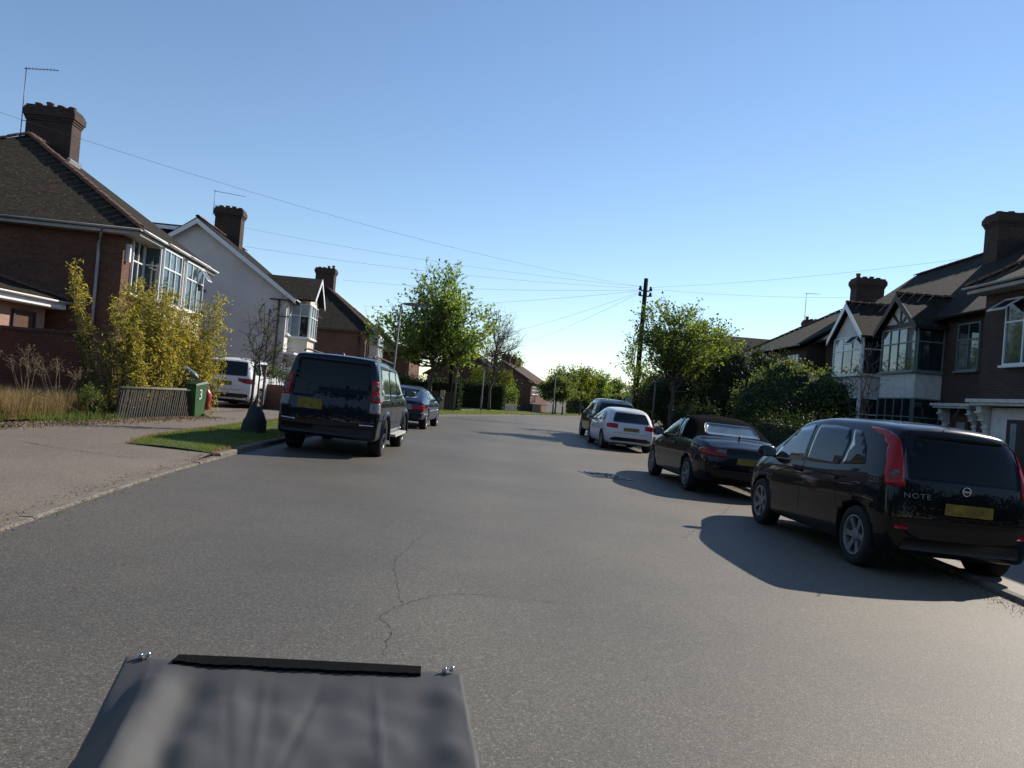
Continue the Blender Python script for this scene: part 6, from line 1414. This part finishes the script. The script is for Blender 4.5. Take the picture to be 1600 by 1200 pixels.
def tallweed(name, x, y, h, label, seed, n=9):
    r = random.Random(seed); b = MB(); P = []
    root = empty(name, (x, y, .15), label, 'dried plant', 'tall dried seed heads by the garden wall')
    for i in range(n):
        a = r.uniform(0, 6.28); e = Vector((x + r.gauss(0, .16), y + r.gauss(0, .14), .15 + h * r.uniform(.75, 1.05))); s = Vector((x + r.gauss(0, .08), y + r.gauss(0, .06), .1)); pts = arc(s, e, (.02, 0, 0), 5, r, .012); b.tube(pts, [.007, .006, .005, .004, .003, .002], 4, cap=False)
        for k in range(9):
            t = Vector((r.gauss(0, .10), r.gauss(0, .09), .07 + r.random() * .14)); m = e - Vector((0, 0, .1 * r.random())); b.tube([m, m + t], [.0022, .0015], 3, cap=False); P += [tuple(m + t + Vector((r.gauss(0, .015), r.gauss(0, .015), r.gauss(0, .015)))) for _ in range(7)]
    b.build('stems', simple('dry_stem', (.24, .17, .10), .9, .3, 9), root); leaf_cloud('seed_heads', np.array(P), .022, leaf_mat('seed_head', (.16, .11, .075), (.30, .23, .16), .2, (1, 1, 1)), root, seed)
for k, (x, y, h, lb) in enumerate([(-10.4, 15.4, 1.75, 'tallest clump of dried seed heads at the left edge of the verge'), (-9.75, 15.7, 1.35, 'dried seed heads standing in the dry grass before the red wall'), (-9.25, 15.9, 1.15, 'short outermost clump of dried seed heads nearest the bamboo'), (-11.1, 16.4, 1.5, 'dried seed heads close against the garden wall')]): tallweed('dried_weed', x, y, h, lb, 60 + k)
b = MB(); b.tube([(-9.35, 14.9, .5), (-9.1, 14.9, .66), (-8.8, 14.95, .85), (-8.62, 15.0, .9)], [.012, .010, .008, .004], 5); b.tube([(-9.0, 14.92, .72), (-8.7, 15.1, .62), (-8.35, 15.3, .40)], [.008, .006, .003], 5)
tag(b.build('fallen_branch', M_barkL), 'pale bare forked twig leaning out of the weeds', 'branch')
bush('shrub', (-8.72, 16.3), [(0, 0, .45, .30, .26, .42), (-.1, 0, .72, .16, .16, .2)], 1500, .06, L_mid, 'small bright green shrub at the foot of the brick pier', seed=9, aspect=2.4)
bush('shrub', (-10.0, 14.0), [(0, 0, .28, .45, .35, .28), (.5, .1, .2, .35, .3, .2), (-.7, 0, .25, .5, .4, .3)], 2600, .06, L_mid, 'low leafy green weeds at the edge of the pavement', seed=10)
rg = np.random.default_rng(44); o = blades('driveway_weeds', np.array([(-6.9 + rg.normal(0, .35), 20.6 + rg.normal(0, .45), .17) for _ in range(2200)]), .07, .01, L_grass, seed=13, lean=.8); tag(o, kind='stuff')

# low brick wall in front of the white house
lw = MB(); lw.obox((-8.85, 26.6, .1), (1, 0, 0), (0, 1, 0), Zv, 2.9, .22, 1.0); o = lw.build('garden_wall', brick_mat('brick_low_wall', [(.17, .065, .04), (.12, .045, .03), (.22, .1, .06)], (.12, .09, .07)), fixn=True); tag(o, 'low brick garden wall in front of the silver car', 'garden wall')
bush('ivy', (-8.0, 27.2), [(-.6, 0, 1.45, .8, .3, .35), (.6, 0, 1.4, .8, .3, .32)], 2600, .06, L_mid, 'loose climbing plant trailing over the low brick wall by the silver car', seed=14, stem=True, shell=.9, cat='climbing plant')

# right hand gardens
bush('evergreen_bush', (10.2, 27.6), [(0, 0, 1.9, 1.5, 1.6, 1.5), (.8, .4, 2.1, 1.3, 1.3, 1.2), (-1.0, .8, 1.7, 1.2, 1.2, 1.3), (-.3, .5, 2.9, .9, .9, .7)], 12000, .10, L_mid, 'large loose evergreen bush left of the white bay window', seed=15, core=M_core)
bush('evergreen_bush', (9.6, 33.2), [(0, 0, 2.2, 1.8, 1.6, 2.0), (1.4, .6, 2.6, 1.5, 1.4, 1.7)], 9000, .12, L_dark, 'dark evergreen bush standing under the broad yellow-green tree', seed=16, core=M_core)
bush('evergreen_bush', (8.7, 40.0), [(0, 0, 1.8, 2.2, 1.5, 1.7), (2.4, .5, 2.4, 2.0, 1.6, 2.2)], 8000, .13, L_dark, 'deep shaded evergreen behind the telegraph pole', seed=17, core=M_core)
hedge('hedge', 7.7, 19.5, .02, 8.5, 1.0, 1.55, 9000, .07, L_dark, 'dark clipped front garden hedge beyond the black hatchback', seed=18)
hedge('hedge', 6.9, 29.5, .08, 9.0, 1.0, 1.75, 7000, .09, L_dark, 'dark garden hedge running past the telegraph pole', seed=19)
tree('sapling', (9.3, 20.6), 3.9, 0.3, [(0, 0, 2.9, .45, .45, .9)], 22, 5, 0, .05, L_mid, M_bark, 'bare sapling in front of the white bay window', seed=24, rad=.03, twig=.35, upright=.9)
tree('bare_tree', (23.5, 58), 9.3, .4, [(0, 0, 8.0, 1.8, 1.5, 1.3)], 40, 9, 2, .12, L_far, M_bark, 'twiggy treetop showing over the roofs on the right', seed=25, rad=.1, twig=.7)
for k, (x, y, z, rx, rz, lm_, lb) in enumerate([(12.6, 52, 2.4, 2.6, 2.2, L_dark, 'dark bushes beyond the telegraph pole at the road side'), (11.4, 62, 2.2, 2.0, 2.0, L_mid, 'rounded garden shrub behind the black car roof')]):
    bush('garden_bush', (x, y), [(0, 0, z, rx, rx, rz)], 4000, .18, lm_, lb, seed=70 + k, core=M_core)

# left middle distance: hedges, gates, walls
hedge('hedge', -4.6, 69.3, 1.5, 3.9, 2.0, 2.2, 6000, .14, L_dark, 'tall dark hedge in front of the red brick gable', seed=33)
hedge('hedge', -2.03, 70.5, .64, 2.3, 1.6, 2.0, 6000, .12, L_spring, 'sunlit green end of the tall clipped hedge above the stone wall', seed=34, core=M_core)  # sunlight put into paler leaves than the dark hedge, face turned to the sun
bush('flowering_shrub', (-2.6, 73.5), [(0, 0, 2.7, 1.4, 1.2, .9), (1.8, .2, 2.6, 1.0, 1.0, 1.1)], 5000, .15, L_yellow, 'yellow-green flowering shrub rising above the dark hedge', seed=35)
hedge('hedge', -6.9, 50.5, 1.5, 3.6, 1.4, 1.8, 4500, .12, L_dark, 'dark rounded hedge behind the close boarded gate', seed=36)
hedge('hedge', -11.0, 43.5, 1.45, 5.2, 1.4, 1.7, 5000, .11, L_dark, 'dark hedge below the leafy street tree', seed=37)
bush('shrub', (-5.4, 44.8), [(0, 0, .95, .6, .5, .35)], 900, .10, leaf_mat('leaf_orange_tips', (.10, .09, .02), (.28, .17, .04), .45), 'low shrub with orange and yellow tips beside the gate', seed=38)
gate = empty('wooden_gate', (-5.6, 45.4, .1), 'close boarded brown gate panels with one pale post below the street tree', 'gate')
bm_ = MB(); bm_.box((0, 0, .6), (.135, .03, 1.2)); bmm = bm_.mesh('board', simple('brown_board', (.075, .055, .045), .9, .3, 7, .4))
for i in range(17):
    if i in (11, 12): continue
    inst(bmm, 'board', gate, Matrix.Translation((-5.8 + i * .15, 45.4 + i * .05, .02)))
b = MB(); b.box((-4.02, 45.95, .68), (.26, .16, 1.3)); b.build('gate_post', simple('pale_post', (.42, .33, .2), .8, .2, 6), gate)
def stonewall(x, y, ang, L, H, rows, mat, label, nm='garden_wall', cat='garden wall', bl=.42):
    U = Vector((math.sin(ang), math.cos(ang), 0)); N = Vector((-U.y, U.x, 0)); o = Vector((x, y, gz(x, y) + .03)); root = empty(nm, o, label, cat); r = random.Random(int(x * 9 + y))
    b = MB(); b.obox(o + N * .02, U, Zv, N, L, H - .02, .2); b.build('mortar_core', M_kerb, root, fixn=True)
    for k in range(rows):
        u = 0; h = H / rows
        while u < L - .05:
            w = min(bl * r.uniform(.7, 1.3), L - u); b = MB(); b.obox(o + U * (u + .008) + Zv * (k * h + .008) - N * r.uniform(0, .02), U, Zv, N, w - .016, h - .016, .24); b.build('stone', mat, root, fixn=True); u += w
    return root
M_stonew = simple('pale_walling_stone', (.30, .27, .22), .9, .35, 4, .4, 40)
stonewall(-.78, 69.2, .75, 2.0, .72, 5, M_stonew, 'low pale stone wall under the sunlit hedge', bl=.4)
for k, (x, y, w, lb) in enumerate([(2.35, 80, .62, 'short brick wall by the terrace driveway'), (1.2, 80.0, .85, 'dark boarded gate beside the low stone wall')]):
    b = MB(); b.obox((x, y, gz(x, y)), (1, .1, 0), (0, 1, 0), Zv, w * 1.3, .2, .95); tag(b.build('garden_wall' if k == 0 else 'boarded_gate', M_brickPale if k == 0 else M_slat, fixn=True), lb, 'wall' if k == 0 else 'gate')
# avenue of trees in the distance
AV = [(-.35, 81, 2.6, 1.0, L_dark, 'dark rounded garden tree in front of the terrace gable'), (4.9, 84, 4.2, 1.9, L_far, 'grey-green round tree in front of the far terrace'), (5.9, 88, 5.0, 2.2, L_far, 'bright green tree second in the far avenue'), (8.7, 97, 5.6, 2.4, L_yellow, 'yellow-green tree third in the far avenue'), (12.0, 108, 5.6, 2.4, L_spring, 'broad green tree fourth in the far avenue'), (16.0, 122, 5.4, 2.6, L_far, 'far hazy green tree nearing the bend'), (22.0, 140, 5.0, 3.2, L_far, 'farthest tree mass at the bend of the road'), (16.5, 88, 4.2, 2.4, L_mid, 'garden tree above the white hatchback'), (13.6, 74, 3.6, 1.6, L_mid, 'small garden tree left of the sapling by the pole')]
for k, (x, y, h, w, lm_, lb) in enumerate(AV):
    tree('avenue_tree', (x, y), h, .3, [(0, 0, h * .58, w, w, h * .36), (.2, 0, h * .75, w * .6, w * .6, h * .25), (-.3, 0, h * .42, w * .9, w * .9, h * .2)], 46, 11, 10, .26, lm_, M_bark, lb, seed=80 + k, rad=.10, twig=.8, spread=.2, group='trees lining the far end of the road')
hedge('hedge', 8.5, 120, 1.3, 26, 4, 3.2, 5000, .4, L_far, 'long far hedge closing the end of the road', seed=90)
hedge('hedge', 17.5, 76, .25, 20, 3, 2.4, 5000, .25, L_mid, 'far roadside hedge on the right beyond the parked cars', seed=91)
tree('wood_edge_tree', (-1.4, 100), 6.9, .4, [(0, 0, 5.6, 2.6, 2, 1.5)], 30, 8, 6, .25, L_far, M_bark, 'pale treetop rising behind the terrace roof end', seed=95, rad=.1)
# ------------------------------------------------------------------ posts, poles, wires
def gb(x, y): return gz(x, y) + .09
def streetlamp(x, y, h, ang, label, rad=.05, arm=.75, topx=0.0):
    z = gb(x, y); root = empty('street_lamp', (x, y, z), label, 'street lamp', 'grey street lamps')
    b = MB(); b.tube([(x, y, z - .1), (x, y, z + 1.1), (x, y, z + 1.15), (x + topx, y, z + h)], [rad * 1.5, rad * 1.45, rad, rad * .75], 10); b.build('column', M_galv, root)
    d = Vector((math.cos(ang), math.sin(ang), 0)); t = Vector((x + topx, y, z + h))
    b = MB(); b.tube([t, t + d * .15 + Zv * .03], .03, 6); s = Vector((-d.y, d.x, 0)); V = []
    for (a, w, zb, zt) in ((.1, .05, -.02, .05), (.3, .12, -.04, .08), (.6, .12, -.03, .09), (arm, .06, 0, .05)): V += [t + d * a + s * w + Zv * zb, t + d * a - s * w + Zv * zb, t + d * a - s * w * .7 + Zv * zt, t + d * a + s * w * .7 + Zv * zt]
    b.add(V, [(i * 4 + k, i * 4 + (k + 1) % 4, i * 4 + 4 + (k + 1) % 4, i * 4 + 4 + k) for i in range(3) for k in range(4)] + [(3, 2, 1, 0), (12, 13, 14, 15)]); b.build('lamp_head', M_galv, root, fixn=True)
streetlamp(-4.95, 32.3, 4.55, 0.15, 'street lamp with flat head standing in front of the leafy street tree', topx=.1, arm=1.15, rad=.045)
streetlamp(4.4, 80, 4.2, 0.2, 'distant grey street lamp before the far avenue trees', rad=.06)
streetlamp(-2.15, 58, 3.2, 0.2, 'slim pale lamp column on the far verge beside the bare tree', rad=.05, arm=.25)
def pole(name, x, y, h, r0, r1, label, mat=None, dx=0):
    z = gb(x, y); root = empty(name, (x, y, z), label, 'pole'); b = MB(); b.tube([(x, y, z - .3), (x + dx * .5, y, z + h * .5), (x + dx, y, z + h)], [r0, (r0 + r1) / 2, r1], 12); b.build('shaft', mat or M_polew, root); return root
PX, PY, PH = 7.15, 45.0, 8.75
tp_ = pole('telegraph_pole', PX, PY, PH - gb(PX, PY), .17, .12, 'tall dark wooden telegraph pole with insulators on the right', dx=.06)
TOP = Vector((PX + .06, PY, PH))
for dz in (-.72, -1.02):
    b = MB(); b.box(TOP + Zv * (dz), (.5, .07, .07)); b.build('crossarm', M_polew, tp_)
for k, (dx, dz) in enumerate([(-.3, -.62), (.3, -.62), (-.3, -.95), (.3, -.95)]):
    b = MB(); b.lathe([(0, -.10), (.09, -.09), (.1, .0), (.06, .06), (.085, .09), (.05, .16), (0, .17)], 10, TOP + Vector((dx, -.05, dz))); b.build('insulator', M_blackpipe, tp_)
b = MB(); b.box((PX + .03, PY - .2, 6.9), (.16, .14, .4)); b.build('junction_box', M_plast, tp_)
for k in range(12):
    b = MB(); s_ = 1 if k % 2 else -1; b.tube([(PX + s_ * .12, PY, 2.6 + k * .4), (PX + s_ * .3, PY, 2.62 + k * .4)], .012, 5); b.build('step_iron', M_galv, tp_)
pole('telegraph_pole', -3.75, 47.3, 7.35, .14, .1, 'slim dark pole rising behind the leafy street tree', dx=.12)
pole('steel_post', -3.35, 46.9, 5.0, .06, .05, 'thin grey steel post next to the slim dark pole', M_galv)
pole('signpost', 6.5, 35.5, 2.9, .04, .04, 'thin grey signpost under the right hand street tree', M_galv)
sg = empty('street_sign', (5.55, 37, gb(5.5, 37)), 'small parking restriction sign on a post behind the white hatchback', 'sign')
b = MB(); b.tube([(5.55, 37, gb(5.5, 37)), (5.55, 37, 1.75)], .03, 8); b.build('post', M_galv, sg); b = MB(); b.box((5.55, 36.95, 1.62), (.32, .02, .42)); b.build('plate', M_gutter, sg)
# wires
def wire(a, b_, sag, label, rad=.0055, n=22):
    a, b_ = Vector(a), Vector(b_); pts = [a.lerp(b_, i / n) - Zv * (sag * 4 * (i / n) * (1 - i / n)) for i in range(n + 1)]
    m = MB(); m.tube(pts, rad, 4, cap=False); return tag(m.build('overhead_wire', M_wire), label, 'wire', 'overhead telephone wires')
T1, T2 = TOP + Vector((-.3, -.05, -.5)), TOP + Vector((.3, -.05, -.5))
wire(T1, (-22.5, 17.0, 9.45), .9, 'overhead wire passing behind the first brick house chimney', .0045)
wire(T1, (-17.2, 43.0, 9.55), .35, 'overhead wire to the white house chimney', .0045)
wire(T1 - Zv * .1, (-14.6, 41.0, 8.0), .3, 'overhead wire to the white house roof slope', .0045)
wire(T1 - Zv * .2, (-13.9, 61.0, 9.2), .3, 'overhead wire to the chimney of the third house along', .006)
wire(T1 - Zv * .25, (-11.8, 60.0, 7.2), .25, 'lowest overhead wire to the third house along', .006)
wire(T1 - Zv * .3, (-4.6, 75.0, 6.3), .4, 'overhead wire dropping behind the bare tree', .006)
wire(T1 - Zv * .35, (-1.9, 75.5, 5.4), .4, 'overhead wire dropping to the red brick gable house', .006)
wire(T2, (24.5, 24.5, 9.5), .45, 'overhead wire crossing above the right hand terrace', .0045)
wire(T2 - Zv * .1, (18.4, 41.8, 8.2), .15, 'overhead wire to the chimney behind the white bay gable', .0045)
wire(T2 - Zv * .2, (14.9, 50.0, 5.3), .3, 'overhead wire dropping behind the big bush on the right', .0045)
wire(T2 - Zv * .3, (14.8, 56.5, 5.0), .3, 'second overhead wire dropping to the dark brick house', .0045)
# ------------------------------------------------------------------ cargo bike in the foreground
bk = empty('cargo_bike', (-.45, 1.5, 0), 'grey fabric cover on the front box of the cargo bike carrying the camera', 'cargo bike')
def fabric():
    t = NT('grey_cover_fabric'); v = t.coord()
    wv = t.add('ShaderNodeTexWave', wave_type='BANDS', bands_direction='X'); wv.inputs['Scale'].default_value = 75; t.link(v, wv.inputs['Vector'])
    w2 = t.add('ShaderNodeTexWave', wave_type='BANDS', bands_direction='Y'); w2.inputs['Scale'].default_value = 75; t.link(v, w2.inputs['Vector'])
    wv_ = t.math('MULTIPLY', wv.outputs['Fac'], w2.outputs['Fac']); n = t.noise(v, 5, 5, .6)
    c = t.ramp(n, [(.3, (.060, .057, .054)), (.7, (.088, .084, .079))]); t.base(t.mix(1.0, c, t.ramp(wv_, [(0, (.85,) * 3), (1, (1.15,) * 3)]), 'MULTIPLY'))
    t.set(Roughness=.6); t.b.inputs['Specular IOR Level'].default_value = .3
    t.bump(t.math('ADD', wv_, t.math('MULTIPLY', n, 1.5)), .15, .001); return t.m
M_fab = fabric(); nu, nv = 120, 70; V = []
def coverpt(s, t):
    """s across 0..1, t from the front edge 0 to behind 1; falls over the box edges"""
    yb = 1.96 - t * 1.0
    xl, xr_ = -.907 + .22 * min(t, .6), -.062 + .14 * min(1, t)
    ov = .16; ss = s * (1 + 2 * ov) - ov
    z = .762 + .030 * max(0, min(1, ss)) - .075 * min(1, t * 3) * max(0, (.13 - max(0, ss)) / .13) ** 1.3 * (1 if ss >= 0 else 1)
    if ss < 0: x = xl + ss * .10; z += ss * 2.0
    elif ss > 1: x = xr_ + (ss - 1) * .22; z -= (ss - 1) * 2.2
    else: x = xl + (xr_ - xl) * ss
    e = min(ss, 1 - ss)
    inside = max(0, min(1, e / .12))
    sag = -.022 * math.sin(max(0, min(1, ss)) * PI) * min(1, t * 6)
    fold = .020 * math.exp(-((ss - .13 - .04 * t) / .055) ** 2) * math.exp(-((t - .35) / .5) ** 2) - .018 * math.exp(-((ss - .235) / .05) ** 2) * min(1, t * 5)
    fold += -.009 * math.exp(-((ss - .87) / .05) ** 2) * min(1, t * 4) + .006 * math.exp(-((ss - .95) / .04) ** 2)
    wr_ = (mnoise.noise(Vector((x * 5, yb * 4, 1.3))) * .0035 + mnoise.noise(Vector((x * 13 + yb * 5, yb * 8, 4.1))) * .009) * min(1, t * 5)
    for c0, c1, cw, ca in ((.42, .10, .012, .004), (.60, -.16, .014, -.004), (.74, .06, .010, .004), (.30, .22, .012, -.003), (.08, .10, .012, .006)): fold += ca * math.exp(-((ss - c0 - c1 * t) / cw) ** 2) * math.exp(-((t - .3) / .25) ** 2)
    fold += .003 * math.sin(ss * 38 + math.sin(t * 5) * 1.5) * math.exp(-t * 6) * inside
    z += (sag + fold * min(1, t * 7)) * (1 if 0 <= ss <= 1 else .3) + wr_
    return Vector((x + (wr_ * .7 if not 0 < ss < 1 else 0), yb + .006 * math.sin(ss * 3), z + t * -.02))
for j in range(nv + 1):
    for i in range(nu + 1): V.append(coverpt(i / nu, j / nv))
front = [coverpt(i / nu, 0) for i in range(nu + 1)]
base_n = len(V)
for k, (dy, dz) in enumerate(((.012, -.02), (.014, -.13))):
    for p in front: V.append(p + Vector((0, dy, dz)))
Fc = [(j * (nu + 1) + i, j * (nu + 1) + i + 1, (j + 1) * (nu + 1) + i + 1, (j + 1) * (nu + 1) + i) for j in range(nv) for i in range(nu)]
Fc += [(base_n + i, base_n + i + 1, i + 1, i) for i in range(nu)] + [(base_n + nu + 1 + i, base_n + nu + 2 + i, base_n + i + 1, base_n + i) for i in range(nu)]
b = MB(); b.add(V, [f[::-1] for f in Fc], 0, True); b.build('rain_cover', M_fab, bk)
b = MB(); VV = []; fs = []; i0, i1 = int(nu * .24), int(nu * .785)   # black fastening strip along the front edge
for i in range(i0, i1 + 1):
    p = front[i]; q = coverpt(i / nu, .034)
    w_ = .002 * math.sin(i * 1.7); VV += [p + Vector((0, .02, -.06)), p + Vector((0, .022, .004)), q + Vector((0, w_, .008)), q + Vector((0, w_, -.02))]
m_ = i1 - i0 + 1
for i in range(m_ - 1): fs += [(i * 4 + k, i * 4 + k + 1, i * 4 + k + 5, i * 4 + k + 4) for k in range(3)]
b.add(VV, fs + [(0, 1, 2, 3), ((m_ - 1) * 4 + 3, (m_ - 1) * 4 + 2, (m_ - 1) * 4 + 1, (m_ - 1) * 4)], 0, False); b.build('fastening_strip', simple('black_velcro', (.006, .006, .006), 1.0, .3, 40, 1.0, 300, spec=.1), bk)
for s_ in (.165, .845):
    q = coverpt(s_, .012) + Vector((0, 0, .004))
    for dx in (-.009, .009):
        b = MB(); b.lathe([(0, .007), (.004, .006), (.006, .003), (.0065, 0), (.0065, -.006)], 12, q + Vector((dx, .006, .004 + .004 * (dx > 0)))); b.build('press_stud', M_chrome, bk)
for s_, o_ in ((.985, .001),):
    b = MB(); b.tube([coverpt(s_ + .012 * math.sin(t * 3), t) + Zv * o_ for t in [k / 24 for k in range(2, 25)]], .0016, 4); b.build('seam', simple('dark_thread', (.03, .03, .03), .8, .2, 9), bk)
b = MB(); pp = [coverpt(.972, t) for t in (0.0, .2, .4, .7, 1)]; b.tube([p + Vector((.02, 0, -.02)) for p in pp], .004, 6); b.build('piping', simple('grey_piping', (.3, .3, .31), .5, .1, 8), bk)
b = MB(); b.prism([(-.86, 1.93, .33), (-.09, 1.93, .33), (-.04, 1.0, .33), (-.64, 1.0, .33)], (0, 0, .30)); b.build('box', simple('plywood_box', (.10, .075, .055), .7, .2, 5), bk, fixn=True)
for x in (-.93, -.0):
    b = MB(); b.lathe([(.24, -.02), (.25, -.025), (.265, -.02), (.27, 0), (.265, .02), (.25, .025), (.24, .02)], 32, (x, 1.45, .27), 'x', closed=True); wl_ = b.build('wheel', M_tyre, bk)
    b = MB(); 
    for k in range(14): a = 2 * PI * k / 14; b.tube([(x, 1.45, .27), (x, 1.45 + .245 * math.cos(a), .27 + .245 * math.sin(a))], .0015, 3)
    b.tube([(x - .04, 1.45, .27), (x + .04, 1.45, .27)], .02, 8); b.build('spokes', M_galv, wl_)

# unseen trees added behind and beside the camera to darken car reflections and fill
rg = np.random.default_rng(200); TP = []
def tl(x0, y0, x1, y1, n, h, w):
    for _ in range(n):
        t = rg.random(); z = h * (0.75 + 0.3 * math.sin(t * 23 + x0) * math.sin(t * 9 + y0)) * rg.random() ** .7
        TP.append((x0 + (x1 - x0) * t + rg.normal(0, w), y0 + (y1 - y0) * t + rg.normal(0, w), z))
tl(-60, -26, 60, -26, 22000, 14, 2.2); tl(-26, -34, -26, 11, 5000, 8, 1.6); tl(34, -34, 34, 8, 5000, 8, 1.6)
o = leaf_cloud('added_treeline', np.array(TP), .9, L_dark, None, 201); tag(o, kind='stuff')
